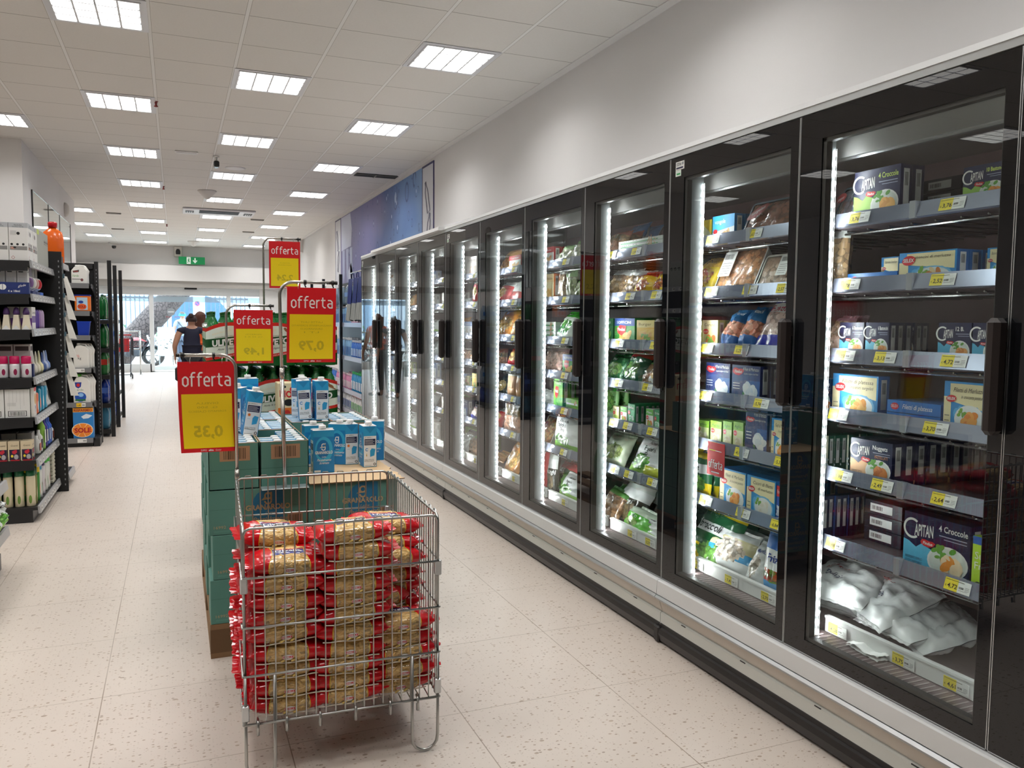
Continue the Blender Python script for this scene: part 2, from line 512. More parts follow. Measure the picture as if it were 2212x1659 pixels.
for ci, (cx, y0, n, nm) in enumerate(((1.975, 1.25, 10, 'row nearest the freezers'), (.775, 2.45, 9, 'second row from the freezers'), (-.43, 1.25, 10, 'third row from the freezers'), (-1.63, 2.45, 9, 'row beside the white pillar'), (-4.03, 1.25, 8, 'row over the left aisles'))):
    ys_ = [y0 + 2.4 * k for k in range(n)]
    vis = {0: 6.0, 1: 7.0, 2: 6.0, 3: 9.0, 4: 99}[ci]
    k = 0
    for y in ys_:
        if ci == 3 and 10.6 < y < 15.8: continue
        if y < vis: lab = 'square lit ceiling panel above or behind the viewpoint'; g = 'ceiling panels overhead'
        else:
            k += 1; lab = 'lit ceiling panel, %s in the %s' % (ORD[k], nm); g = 'lit ceiling panels'
        if LP is None:
            LP = light_panel(); o = LP; o.location = (cx, y, ZC - .0005)
        else: o = dup(LP, (cx, y, ZC - .0005))
        tag(o, lab, 'ceiling light', g)
# ceiling fittings
root = tag(empty('air_conditioner', (.775, 16.05, ZC - .001)), 'white ceiling air conditioning cassette with dark grille and two side outlets', 'air conditioner')
b = MB().box((-.62, -.42, -.035), (.62, .33, 0), mat('#e4e4e8', .4), .012); b.build('housing', root)
b = MB(); b.box((-.34, -.36, -.042), (.34, .02, -.034), mat('#26262a', .5))
for k in range(14): b.box((-.33, -.35 + k * .026, -.047), (.33, -.343 + k * .026, -.041), mat('#55565b', .4))
b.build('grille', root)
for sx in (-1, 1):
    b = MB().box((sx * .50 - .07, -.2, -.043), (sx * .50 + .07, .05, -.034), mat('#303238', .5))
    for k in (-.035, .0, .035): b.box((sx * .5 + k - .006, -.2, -.05), (sx * .5 + k + .006, .05, -.04), mat('#d8d8dc', .4))
    b.build('outlet', root)
root = tag(empty('security_camera', (.50, 10.7, ZC)), 'small black and white bullet camera hanging from the ceiling', 'camera')
b = MB().lathe([(.03, -.012), (.035, 0)], WHITE, 12); b.tube([(0, 0, -.01), (0, 0, -.06)], .012, WHITE, 8); b.build('bracket', root)
b = MB().box((-.032, -.05, -.135), (.032, .07, -.06), BLACK, .012); b.lathe([(.02, 0), (.02, .004)], mat('#333840', .1), 12, (0, 0, 0)); b.build('camera_body', root)
for (x, y, lab) in ((.49, 13.57, 'white cone-shaped detector on the ceiling before the air conditioner'), (.46, 22.3, 'white cone-shaped detector on the ceiling near the entrance wall')):
    o = MB().lathe([(.012, -.13), (.035, -.12), (.13, -.02), (.14, -.012), (.14, 0)], mat('#d9d6d2', .5), 18).build('smoke_detector', None, (x, y, ZC))
    tag(o, lab, 'detector')
o = MB().lathe([(.001, -.012), (.10, -.012), (.13, -.004), (.13, 0)], mat('#e8e8ea', .5), 22).build('ceiling_speaker', None, (.765, 11.41, ZC))
tag(o, 'flat round white disc fitting on the ceiling', 'ceiling speaker')
for (x, y, lab) in ((.16, 10.55, 'slim white emergency lamp on the ceiling before the camera'), (-1.03, 17.1, 'grey slim ceiling vent nearest the white pillar'), (-1.13, 20.0, 'grey slim ceiling vent far on the left side'), (1.53, 16.9, 'grey slim ceiling vent between the freezer side panels'), (1.55, 19.3, 'grey slim ceiling vent far on the right side')):
    white = 'white' in lab and 'lamp' in lab
    b = MB().box((-.13, -.025, -.02), (.13, .025, 0), mat('#eeeeee' if white else '#8d8a86', .4), .008)
    if white: b.box((-.11, -.018, -.026), (.11, .018, -.018), mat('#dcdcdc', .3))
    else:
        for k in range(2): b.box((-.12, -.015 + k * .018, -.023), (.12, -.009 + k * .018, -.019), SHELFBLK)
    tag(b.build('emergency_lamp' if white else 'ceiling_vent', None, (x, y, ZC)), lab, 'lamp' if white else 'vent')
b = MB().box((2.29, 11.05, ZC - .012), (2.86, 11.25, ZC - .001), mat('#0d0d0e', .7)); b.box((2.29, 11.05, ZC - .016), (2.86, 11.062, ZC - .011), mat('#85817c', .5)); b.box((2.55, 11.05, ZC - .02), (2.565, 11.25, ZC - .012), mat('#85817c', .5))
tag(b.build('ceiling_vent'), 'dark open slot in the ceiling above the blue mural', 'vent')
for y, lab in ((8.3, 'tiny red sprinkler head on the ceiling rail, the nearest'), (13.4, 'tiny dark sprinkler head on the ceiling rail, middle'), (18.6, 'tiny dark sprinkler head on the ceiling rail, farthest')):
    b = MB().lathe([(.006, -.05), (.02, -.045), (.009, -.03), (.012, -.006), (.022, 0)], mat('#7d1a18', .5), 10)
    tag(b.build('sprinkler', None, (-.126, y, ZC)), lab, 'sprinkler')
root = tag(empty('dome_camera', (-1.55, 23.6, ZC - .04)), 'black dome camera on a white arm at the far left ceiling corner', 'camera')
MB().tube([(0, 0, .04), (.02, -.05, 0), (.12, -.1, -.06)], .02, WHITE, 8).build('arm', root); MB().lathe([(.001, -.06), (.04, -.05), (.055, 0), (.05, .02)], BLACK, 14, (.12, -.1, -.07)).build('dome', root)

# exit sign and alarm on the end wall
EXG = mat('#0e8f52', .4, 0, .2)
root = tag(empty('exit_sign', (.44, YE - .27, 2.91)), 'green emergency exit sign with running figure and downward arrow', 'exit sign')
MB().box((-.33, -.02, 0), (.33, .02, .20), EXG, .004).build('sign_panel', root)
f = front((-.33, -.0205, 0)); b = MB(); Wp = mat('#f4fff8', .4, 0, .3)
b.rect(f, .20, .01, .30, .19, Wp, 1); b.ell(f, .255, .155, .014, .014, EXG, 2, 10)
b.poly(f, [(.225, .12), (.262, .142), (.27, .13), (.262, .095), (.285, .055), (.275, .045), (.25, .08), (.235, .04), (.21, .04), (.21, .052), (.225, .055), (.24, .1), (.222, .105)], EXG, 2)
b.rect(f, .395, .08, .425, .17, Wp, 1); b.poly(f, [(.35, .1), (.41, .03), (.47, .1), (.45, .115), (.41, .07), (.37, .115)], Wp, 1)
b.build('pictogram', root)
root = tag(empty('alarm_box', (.10, YE, 3.11)), 'square white alarm siren with a black rounded front above the exit sign', 'alarm')
MB().box((-.10, -.08, 0), (.10, -.001, .29), mat('#d9d4cc', .5), .015).build('housing', root)
b = MB(); f = front((0, -.081, .15), .0); b.lathe([(.001, 0), (.05, .0), (.06, .03), (.058, .09), (.035, .14), (.001, .15)], mat('#1b1b20', .3), 16, (0, -.075, .07), sy=.5); b.build('horn', root)

# mural on the right wall over the end of the freezer row
def mural_mat():
    m, nt, bb, out = nodes_of('water_drop_print')
    pos, sp = objcoord(nt)
    t = mth(nt, 'DIVIDE', mth(nt, 'ADD', sp.outputs[1], -10.05), 5.5, True)
    nz = N(nt, 'ShaderNodeTexNoise'); nz.inputs['Scale'].default_value = .8; nt.links.new(pos, nz.inputs['Vector'])
    t = mth(nt, 'ADD', t, mth(nt, 'MULTIPLY', mth(nt, 'ADD', nz.outputs['Fac'], -.5), .7), True)
    cr = N(nt, 'ShaderNodeValToRGB'); nt.links.new(t, cr.inputs[0])
    e = cr.color_ramp.elements
    e[0].position = 0; e[0].color = hexrgb('#7fa3cf'); e[1].position = 1; e[1].color = hexrgb('#79749f')
    for p, c in ((.2, '#5c83bd'), (.42, '#3f5c9e'), (.6, '#6d6ba0')):
        x = e.new(p); x.color = hexrgb(c)
    col = cr.outputs[0]
    for scale, lo in ((2.1, .26), (5.2, .30)):
        mp = N(nt, 'ShaderNodeMapping'); mp.inputs['Scale'].default_value = (0, scale * 1.5, scale); nt.links.new(pos, mp.inputs[0])
        vo = N(nt, 'ShaderNodeTexVoronoi'); vo.inputs['Scale'].default_value = 1; nt.links.new(mp.outputs[0], vo.inputs['Vector'])
        se = N(nt, 'ShaderNodeSeparateXYZ'); nt.links.new(vo.outputs['Color'], se.inputs[0])
        rad = mth(nt, 'MULTIPLY', mth(nt, 'MULTIPLY', se.outputs[0], lo * 1.5), mth(nt, 'ADD', 1.15, mth(nt, 'MULTIPLY', t, -.8)))
        edge = mth(nt, 'LESS_THAN', mth(nt, 'ABSOLUTE', mth(nt, 'SUBTRACT', vo.outputs['Distance'], rad)), .028)
        inner = mth(nt, 'LESS_THAN', vo.outputs['Distance'], mth(nt, 'MULTIPLY', rad, .45))
        col = mixc(nt, mth(nt, 'MULTIPLY', edge, .85), col, hexrgb('#27427f'))
        col = mixc(nt, mth(nt, 'MULTIPLY', inner, .75), col, hexrgb('#c9dcf2'))
    nt.links.new(col, bb.inputs['Base Color']); bb.inputs['Roughness'].default_value = .45
    return m
root = tag(empty('wall_mural', (XW, 9.57, 2.0)), 'long blue printed mural of water drops and pale bottles above the far freezers', 'mural')
y1 = 16.1 - 9.57
MB().box((-.010, .48, .0), (-.001, 5.97, 1.345), mural_mat()).build('drop_print', root)
PUR = mat('#3b3566', .4); PALE = mat('#d9dae0', .45)
f = frame((-.011, 0, 0), (0, 1, 0), (0, 0, 1), (-1, 0, 0))
for (a, c) in ((0, .48), (5.97, y1)):
    b = MB()
    b.box((-.009, a, 0), (-.001, c, 1.345), PALE)
    b.box((-.012, a, 1.325), (-.001, c, 1.35), PUR)
    b.box((-.012, a - .008, 0), (-.001, a + .012, 1.35), PUR)
    b.box((-.012, c - .012, 0), (-.001, c + .008, 1.35), PUR)
    w = c - a; SK = mat('#6f6f88', .5)
    for k, (bx, bz, an) in enumerate(((.26, .95, .35), (.2, .55, -.3))):
        d = Vector((math.sin(an), math.cos(an))); q = Vector((d.y, -d.x))
        ol = [(-.045, -.2), (.045, -.2), (.045, .08), (.015, .15), (.015, .2), (-.015, .2), (-.015, .15), (-.045, .08)]
        pts = [(-.014, a + bx * w / .48 + q.x * x * 1.2 + d.x * y, bz + q.y * x + d.y * y) for x, y in ol]
        b.tube(pts, .004, SK, 4, True)
    b.build('sketch_strip', root)
b = MB(); PB = mat('#a9b0cf', .4); PB2 = mat('#c3c8de', .4)
b.poly(f, [(5.9, 1.33), (5.05, 1.33), (4.92, 1.05), (5.0, .75), (5.9, .72)], PB2, 2)
for x in (5.8, 5.45, 5.1): b.poly(f, [(x, .72), (x - .22, .72), (x - .2, .3), (x - .1, .1), (x - .02, .3)], PB, 3)
b.poly(f, [(5.25, .32), (5.0, .45), (4.75, .1), (4.8, .0), (5.3, .0)], PB2, 3)
b.build('pale_bottle_print', root)
# ------------------------------------------------------------------ upright freezers
DX, DZ0, DZ1, DP = 1.958, 0.288, 2.098, 0.78
J0 = 1.43
SZ = [1.75, 1.53, 1.29, 1.085, .875, .63, .335]
def led_mat():
    m, nt, b, out = nodes_of('led_strip_light')
    pos, sp = objcoord(nt)
    a = mth(nt, 'MODULO', mth(nt, 'ADD', sp.outputs[2], 10), .034)
    a = mth(nt, 'ABSOLUTE', mth(nt, 'ADD', a, -.017))
    a = mth(nt, 'SUBTRACT', 1.0, mth(nt, 'DIVIDE', a, .017))
    a = mth(nt, 'MULTIPLY', mth(nt, 'POWER', a, 5.0), LED_E * 13)
    a = mth(nt, 'ADD', a, LED_E * .12)
    b.inputs['Base Color'].default_value = (.9, .9, .9, 1)
    b.inputs['Emission Color'].default_value = (1, 1, 1, 1)
    nt.links.new(a, b.inputs['Emission Strength'])
    return m
LEDM = led_mat()
RAILM = mat('#a2a8bc', .17, .6)
RAILC = mat('#c4c8d2', .2, .5)
PLATE = mat('#62555a', .3)
FR_IN = mat('#3b3a39', .35)
PRICES = {(1, 0): [('3,76', 2.13), ('3,76', 1.78)], (1, 1): [('1,78', 2.16), ('2,52', 1.80)], (1, 2): [('2,03', 2.17), ('3,13', 2.0), ('4,72', 1.75)], (1, 3): [('3,31', 2.19), ('3,70', 1.80)],
          (1, 4): [('3,98', 2.16), ('2,49', 1.99), ('2,64', 1.76)], (1, 5): [('3,98', 2.18), ('4,72', 1.70)], (1, 6): [('4,58', 2.17), ('3,75', 1.89), ('4,61', 1.70)],
          (2, 0): [('1,69', 2.93), ('12,63', 2.66)], (2, 1): [('3,47', 2.93), ('3,12', 2.68), ('2,57', 2.48)], (2, 2): [('1,86', 2.95), ('5,23', 2.72)], (2, 3): [('6,20', 2.95), ('5,74', 2.59)],
          (2, 4): [('1,29', 3.07), ('4,39', 2.86), ('4,16', 2.70), ('5,35', 2.46)], (2, 5): [('5,78', 2.93), ('5,20', 2.68), ('6,84', 2.47)], (2, 6): [('5,05', 3.0), ('7,41', 2.76), ('2,70', 2.53)],
          (3, 0): [('3,85', 3.79), ('2,54', 3.55)], (3, 1): [('3,98', 3.60), ('1,65', 3.36)], (3, 2): [('2,51', 3.70), ('1,95', 3.36)], (3, 3): [('1,68', 3.70), ('1,80', 3.42)],
          (3, 4): [('1,82', 3.74), ('1,21', 3.6), ('0,92', 3.37)], (3, 5): [('1,55', 3.72), ('1,59', 3.58), ('2,86', 3.36)], (3, 6): [('1,65', 3.56), ('2,29', 3.39)]}
def price_tag(w=.085, h=.036, price='1,99'):
    b = MB(); f = frame((0, 0, 0), (0, -1, 0), (0, 0, 1), (-1, 0, 0), .0003)
    TW = mat('#f1f1ee', .45)
    b.box((-.0012, -w, 0), (0, 0, h), TW)
    o = frame((-.0012, 0, 0), (0, -1, 0), (0, 0, 1), (-1, 0, 0), .0003)
    b.rect(o, 0, 0, w * .52, h, YELTAG, 1)
    b.text(o, price, w * .50, h * .22, h * .36, INK, 2, align='r', bold=.015)
    b.text(o, '€', w * .04, h * .25, h * .16, INK, 2)
    b.rect(o, w * .04, h * .84, w * .75, h * .88, mat('#55512a', .5), 2)
    b.bars(o, w * .57, h * .35, w * .76, h * .52, INK, 2, 3, 8)
    for k in range(3): b.rect(o, w * .80, h * (.3 + k * .12), w * .96, h * (.33 + k * .12), mat('#777777', .5), 2)
    b.rect(o, w * .57, h * .2, w * .9, h * .23, mat('#777777', .5), 2)
    return b
def shelf(root, k, s, y0):
    """one bay's shelf: plate, then a price rail and tags as its own pieces"""
    z = SZ[s]
    b = MB()
    if s < 6:
        b.box((2.125, y0 + .012, z - .018), (2.72, y0 + DP - .012, z), PLATE)
        for i in range(9): b.tube([(2.14, y0 + .04 + i * .0875, z - .026), (2.70, y0 + .04 + i * .0875, z - .026)], .0035, STEEL, 4)
        b.tube([(2.15, y0 + .02, z - .034), (2.15, y0 + DP - .02, z - .034)], .004, STEEL, 4)
    else:
        b.box((2.14, y0 + .005, z - .03), (2.78, y0 + DP - .005, z), PLATE)
    sh = b.build('shelf', root)
    b = MB()
    if s < 6:
        vs = [(2.118, y0 + .01, z + .035), (2.104, y0 + .01, z - .012), (2.118, y0 + .01, z - .016), (2.124, y0 + .01, z + .035)]
        v2 = [(x, y0 + DP - .01, zz) for x, y, zz in vs]
        b.add(vs + v2, [(0, 1, 2, 3)[::-1], (4, 5, 6, 7)], RAILM)
        b.add(vs + v2, [(1, 5, 6, 2), (2, 6, 7, 3), (3, 7, 4, 0)], RAILM)
        b.add(vs + v2, [(0, 4, 5, 1)], RAILM)
        for yy in (y0 + .43,):
            b.box((2.100, yy, z - .016), (2.122, yy + .022, z + .037), RAILC)
    else:
        b.box((2.128, y0 + .02, z - .022), (2.140, y0 + DP - .02, z + .032), WHITEG); b.box((2.124, y0 + .02, z + .028), (2.144, y0 + DP - .02, z + .036), WHITEG)
    b.build('price_rail', sh)
    pr = PRICES.get((k, s))
    if pr is None and k <= 10:
        rr = random.Random(k * 31 + s)
        pr = [('%d,%02d' % (rr.randint(0, 5), rr.randint(5, 99)), y0 + DP * (.72 - .36 * i)) for i in range(2)]
    for p, y in (pr or []):
        if k < 1: continue
        key = 'tag' + p
        t = price_tag(price=p)
        if s < 6:
            o = t.build('price_tag', sh, (2.1035, y, z - .006)); o.rotation_euler = (0, math.atan2(.014, .047), 0); 
            if (k, s, p) == (2, 4, '4,39'):
                q = MB().box((-.0015, -.105, -.105), (0, .012, .036), REDM); fq = frame((-.0016, .012, -.105), (0, -1, 0), (0, 0, 1), (-1, 0, 0), .0003)
                q.offerta(fq, .012, .032, .092, .034, WHITEG, 2); q.rect(fq, .03, .012, .085, .017, WHITEG, 2)
                q.build('offer_tag', sh, (2.1005, y, z - .006))
                o.location.x -= .004
        else: t.build('price_tag', sh, (2.1235, y, z - .016))
    return sh
def handle_mesh(y):
    b = MB()
    z0, z1 = 1.125, 1.425
    b.box((DX - .050, y - .020, z0), (DX - .004, y + .020, z1), mat('#2b2423', .42), .012)
    for zz in (z0 + .03, z1 - .06): b.box((DX - .022, y - .012, zz), (DX + .001, y + .012, zz + .03), mat('#2b2423', .42))
    return b
def door(root, y0, sticker):
    """hinged on the far side, handle on the near side"""
    ya, yb = y0 + .004, y0 + DP - .004
    b = MB(); BG = mat('#17181b', .01, 0, 0, .55)
    n, fsd, t, bo = .040, .098, .088, .046
    b.box((DX, ya, DZ0), (DX + .03, ya + n, DZ1), BG); b.box((DX, yb - fsd, DZ0), (DX + .03, yb, DZ1), BG)
    b.box((DX, ya + n, DZ1 - t), (DX + .03, yb - fsd, DZ1), BG); b.box((DX, ya + n, DZ0), (DX + .03, yb - fsd, DZ0 + bo), BG)
    # softer inner spacer frame
    b.box((DX + .006, ya + n, DZ0 + bo), (DX + .03, ya + n + .006, DZ1 - t), FR_IN)
    b.box((DX + .006, yb - fsd - .014, DZ0 + bo), (DX + .03, yb - fsd, DZ1 - t), FR_IN)
    b.box((DX + .006, ya + n, DZ0 + bo), (DX + .03, yb - fsd, DZ0 + bo + .012), FR_IN)
    b.box((DX + .006, ya + n, DZ1 - t - .012), (DX + .03, yb - fsd, DZ1 - t), FR_IN)
    d = b.build('door', root)
    b = MB()
    for y in (ya - .0025, yb): b.box((DX - .001, y, DZ0), (DX + .030, y + .0025, DZ1), ALU)
    b.box((DX - .001, ya, DZ0 - .003), (DX + .03, yb, DZ0), ALU)
    b.build('door_edge', d)
    MB().box((DX + .002, ya + n, DZ0 + bo), (DX + .024, yb - fsd, DZ1 - t), GLASS).build('glass', d)
    handle_mesh(y0 + .015).build('handle', d)
    if sticker:
        b = MB(); f = frame((DX - .0006, yb - .035, DZ1 - .052), (0, -1, 0), (0, 0, 1), (-1, 0, 0), .0003)
        b.rect(f, 0, 0, .062, .034, WHITEG, 0); b.text(f, 'COSTAN', .004, .017, .012, INK, 1, w=.036, bold=.03); b.rect(f, .004, .004, .054, .011, NAVY, 1)
        b.ell(f, .051, .024, .006, .007, mat('#8a8f95'), 1, 10)
        b.rect(f, 0, -.026, .04, -.001, mat('#e2efe4', .5), 0); b.rect(f, .008, -.02, .034, -.013, mat('#2f9a55', .5), 1)
        b.build('maker_sticker', d)
    return d
def mullion(root, y):
    b = MB()
    b.box((DX + .032, y - .03, DZ0 + .01), (2.085, y + .03, 2.03), mat('#8b9092', .55))
    m = b.build('mullion', root)
    b = MB().add([(2.0895, y - .0305, .31), (2.0835, y - .0355, .31), (2.0835, y - .0355, 2.0), (2.0895, y - .0305, 2.0)], [(0, 1, 2, 3)], LEDM)
    b.box((2.076, y - .036, .30), (2.09, y - .028, .31), WHITEG)
    o = b.build('led_strip', m)
    return m
def bumper_profile(b, y0, y1, pts, m):
    n = len(pts); vs = [(x, y0, z) for x, z in pts] + [(x, y1, z) for x, z in pts]
    fs = [(i, (i + 1) % n, n + (i + 1) % n, n + i) for i in range(n)]
    b.add(vs, fs, m); b.add(vs, [tuple(range(n))[::-1], tuple(range(n, 2 * n))], m)
def freezer(first, label, stickers=True):
    """a cabinet of four doors; FIRST is the number of its nearest door (door 1 is the nearest whole one)"""
    y0 = J0 + (first - 1) * DP; y1 = y0 + 4 * DP
    root = tag(empty('display_freezer', (DX, y0, 0)), label, 'freezer', None)
    root.location = (0, 0, 0)
    b = MB()
    b.box((2.78, y0, .16), (2.86, y1, 2.13), LINER); b.box((DX + .03, y0, 2.045), (2.78, y1, 2.10), LINERL); b.box((DX + .03, y0, .19), (2.78, y1, .26), LINER)
    b.box((2.14, y0, 1.98), (2.155, y1, 2.046), mat('#8e8d8c', .4)); b.box((2.155, y0, 1.972), (2.17, y1, 1.99), ALU)
    b.build('liner', root)
    if first == 7: MB().box((DX + .0, y1 - .018, .16), (2.86, y1, 2.13), mat('#cfd1d2', .4)).build('end_panel', root)
    if first == -1: MB().box((DX + .0, y0, .16), (2.86, y0 + .018, 2.13), mat('#cfd1d2', .4)).build('end_panel', root)
    b = MB(); CAP = mat('#c9cecf', .35)
    b.box((DX - .002, y0, 2.102), (DX + .05, y1, 2.124), CAP)
    bumper_profile(b, y0, y1, [(DX - .006, 2.1242), (DX - .003, 2.143), (2.88, 2.145), (2.88, 2.124), (DX + .04, 2.124)], mat('#eef0f0', .3))
    b.build('top_canopy', root)
    b = MB(); PW = mat('#d9dad9', .3); BG_ = mat('#c9c0b4', .22)
    bumper_profile(b, y0 + .0015, y1 - .0015, [(1.985, .283), (1.944, .281), (1.937, .277), (1.935, .218), (1.985, .218)], PW)
    bumper_profile(b, y0 + .0015, y1 - .0015, [(1.985, .216), (1.932, .216), (1.925, .206), (1.931, .196), (1.985, .192)], ALU)
    bumper_profile(b, y0 + .0015, y1 - .0015, [(1.985, .19), (1.95, .19), (1.968, .135), (2.0, .135)], BG_)
    bumper_profile(b, y0 + .0015, y1 - .0015, [(2.0, .134), (1.962, .134), (1.958, .128), (1.958, .07), (2.0, .07)], mat('#d0d1ca', .35))
    b.box((1.985, y0, .0), (2.86, y1, .282), mat('#98999a', .5))
    for k in range(8):
        yy = y0 + .2 + k * .39; b.box((1.9575, yy, .1275), (1.96, yy + .03, .131), SHELFBLK)
    b.build('plinth', root)
    b = MB(); KB = mat('#1c191a', .3)
    bumper_profile(b, y0 + .004, y1 - .004, [(1.984, 0), (1.945, .012), (1.937, .045), (1.941, .066), (1.953, .070), (1.955, .084), (1.966, .09), (2.0, .09), (2.0, 0)], KB)
    b.box((1.935, y0 - .02, .004), (1.985, y0 + .02, .075), KB, .006)
    b.build('bumper', root)
    for i in range(4):
        k = first + i; yb = y0 + i * DP
        for s in range(7): shelf(root, k, s, yb)
        b = MB(); b.box((DX + .04, yb + .005, .285), (2.128, yb + DP - .005, .311), mat('#6b5a5c', .3)); b.box((DX + .032, yb + .03, .285), (2.010, yb + DP - .03, .322), mat('#b9bec0', .3, .3))
        for g in range(32): b.box((2.022, yb + .04 + g * .0225, .311), (2.116, yb + .046 + g * .0225, .3125), mat('#a89c9c', .3, .4))
        b.build('air_grille', root)
        door(root, yb, stickers and i == 3)
    for i in range(5):
        if i == 0: continue
        mullion(root, y0 + i * DP if i < 4 else y1 - .031)
    return root
F1 = freezer(-1, 'nearest four-door upright freezer, cut off by the right edge of the picture')
F2 = freezer(3, 'middle four-door upright freezer with green vegetable bags and boxes inside')
F3 = freezer(7, 'farthest four-door upright freezer at the end of the freezer row')
# raised white lid along the far freezers
b = MB(); CW = mat('#f0f0f0', .35)
bumper_profile(b, 6.13, 8.5, [(1.90, 2.118), (1.905, 2.145), (2.4, 2.30), (2.4, 2.28), (1.93, 2.118)], CW)
b2 = b.build('canopy_flap', F3)
# ------------------------------------------------------------------ frozen goods
C = mat
def food(b, f, cx, cy, rx, ry, c1, c2=None, seed=1, l=3, n=7):
    """printed heap of food: overlapping pieces"""
    rr = random.Random(seed)
    c2 = c2 or c1
    for k in range(n):
        a = 2 * PI * k / n + rr.uniform(-.3, .3); q = rr.uniform(.15, .6)
        b.ell(f, cx + rx * q * math.cos(a), cy + ry * q * math.sin(a), rx * rr.uniform(.28, .5), ry * rr.uniform(.3, .5), c1 if k % 2 else c2, l + .35 * k, 10, rr.uniform(0, 3))
def leafs(b, f, cx, cy, r, c, seed=1, l=3, n=9):
    rr = random.Random(seed)
    for k in range(n):
        b.ell(f, cx + rr.uniform(-r, r), cy + rr.uniform(-r, r) * .5, r * rr.uniform(.2, .4), r * rr.uniform(.12, .25), c, l + .2 * k, 8, rr.uniform(0, 3))
LIP = C('#d5242b', .4)
def findus(b, f, x, y, w, l=6):
    h = w * .42
    b.poly(f, [(x, y + h * .55), (x + w * .12, y + h * .95), (x + w * .3, y + h), (x + w * .55, y + h * .88), (x + w * .8, y + h * .92), (x + w, y + h * .7), (x + w * .85, y + h * .25), (x + w * .55, y), (x + w * .25, y + h * .08), (x + w * .06, y + h * .3)], LIP, l)
    b.text(f, 'Findus', x + w * .5, y + h * .32, h * .42, WHITEG, l + 1, w=w * .62, align='c', bold=.02, shear=.12)
def selex(b, f, x, y, w, l=6):
    b.ell(f, x + w / 2, y + w * .36, w / 2, w * .3, LIP, l, 20, .12); b.text(f, 'SELEX', x + w / 2, y + w * .26, w * .22, WHITEG, l + 1, w=w * .8, align='c', bold=.03)
BOX = {}
def style(name):
    def deco(fn): BOX[name] = fn; return fn
    return deco
# each returns base colour, side colour; paints the front in a w x h frame
def captain(b, f, w, h, low, title, title_c, foodc, foodc2, tcol=None, green=False):
    b.rect(f, 0, 0, w, h, NAVY, 1)
    b.poly(f, [(0, 0), (w, 0), (w, h * .12), (w * .75, h * .2), (w * .5, h * .42), (w * .28, h * .50), (w * .2, h * .42), (w * .08, h * .5), (0, h * .52)], low, 2)
    b.ring(f, w * .13, h * .73, h * .14, h * .18, WHITEG, 3, 20, .9, 5.4)
    b.text(f, 'APITAN', w * .17, h * .62, h * .2, WHITEG, 4, w=w * .29, bold=.02, rise=.08)
    findus(b, f, w * .27, h * .47, w * .23)
    b.text(f, title, w * .54, h * .80, h * .10, title_c, 4, w=w * min(.42, .05 * len(title)), bold=.02)
    b.rect(f, w * .55, h * .72, w * .95, h * .735, C('#aeb6cf'), 4); b.rect(f, w * .62, h * .67, w * .95, h * .682, C('#aeb6cf'), 4)
    b.ell(f, w * .68, h * .3, w * .30, h * .27, WHITEG, 3, 22, .1); b.ell(f, w * .68, h * .3, w * .27, h * .235, C('#dfe7df'), 4, 22, .1)
    leafs(b, f, w * .62, h * .44, w * .16, C('#5fa03a'), 4, 5)
    food(b, f, w * .70, h * .28, w * .25, h * .22, foodc, foodc2, 5, 7)
    for k in range(2): b.text(f, ('INGREDIENTI SEMPLICI', 'GUSTO INIMITABILE')[k], w * .04, h * (.2 - .07 * k), h * .045, NAVY, 3, w=w * .26)
@style('cutlet_lime')
def _(b, f, w, h): captain(b, f, w, h, C('#9cc95a'), '4 Croccole', C('#cfe56a'), C('#e0a04a'), C('#eeb75e'), 0, True); return NAVY, NAVY
@style('stick_lime')
def _(b, f, w, h): captain(b, f, w, h, C('#9cc95a'), '10 Bastoncini', C('#cfe56a'), C('#e58a3a'), C('#f0a24c')); return NAVY, NAVY
@style('stick_navy')
def _(b, f, w, h): captain(b, f, w, h, C('#66bfe0'), '6 Bastoncini', WHITEG, C('#e9974a'), C('#f3b876')); return NAVY, NAVY
@style('stick12_navy')
def _(b, f, w, h): captain(b, f, w, h, C('#4fb4dc'), '12 B.', WHITEG, C('#dd8a3c'), C('#f0ad66')); return NAVY, NAVY
@style('cutlet_navy')
def _(b, f, w, h): captain(b, f, w, h, C('#58bfe6'), '4 Croccole', WHITEG, C('#f09a3e'), C('#fbe3bd')); return NAVY, NAVY
@style('nug_navy')
def _(b, f, w, h):
    captain(b, f, w, h, C('#e9b98a'), 'Nuggets', WHITEG, C('#c9702e'), C('#e08a42')); b.text(f, 'PASTELLATI', w * .6, h * .6, h * .07, C('#e08a42'), 5, w=w * .3); return NAVY, NAVY
def gold(b, f, w, h, title, t2, f1, f2, plate=True):
    b.rect(f, 0, 0, w, h, C('#2a92d8'), 1)
    b.poly(f, [(w * .14, h * .62), (w * .97, h * .45), (w * .97, h * .96), (w * .14, h * .96)], C('#efe3b4'), 2)
    b.rect(f, 0, 0, w * .17, h * .7, C('#efe3b4'), 2)
    for k in range(7): b.ell(f, w * (.3 + .09 * k), h * (.38 + .05 * (k % 2)), w * .07, h * .11, C('#5fb8ec'), 2.6, 10)
    b.text(f, title, w * .22, h * .80, h * .085, C('#3c342a'), 4, w=w * .68, shear=.25)
    if t2: b.text(f, t2, w * .4, h * .68, h * .07, C('#3c342a'), 4, w=w * .5, shear=.25)
    selex(b, f, w * .06, h * .58, w * .24)
    b.ell(f, w * .6, h * .28, w * .34, h * .28, C('#7cc3ec' if plate else '#f4f4f2'), 3, 22); b.ell(f, w * .6, h * .28, w * .3, h * .24, C('#eef3f4'), 3.6, 22)
    leafs(b, f, w * .5, h * .42, w * .16, C('#7db13f'), 7, 4); food(b, f, w * .62, h * .27, w * .26, h * .22, f1, f2, 9, 6)
    for k in range(3): b.rect(f, w * .03, h * (.12 + .1 * k), w * .14, h * (.135 + .1 * k), C('#6d6a5a'), 3)
BLU = C('#1d6fc0', .35)
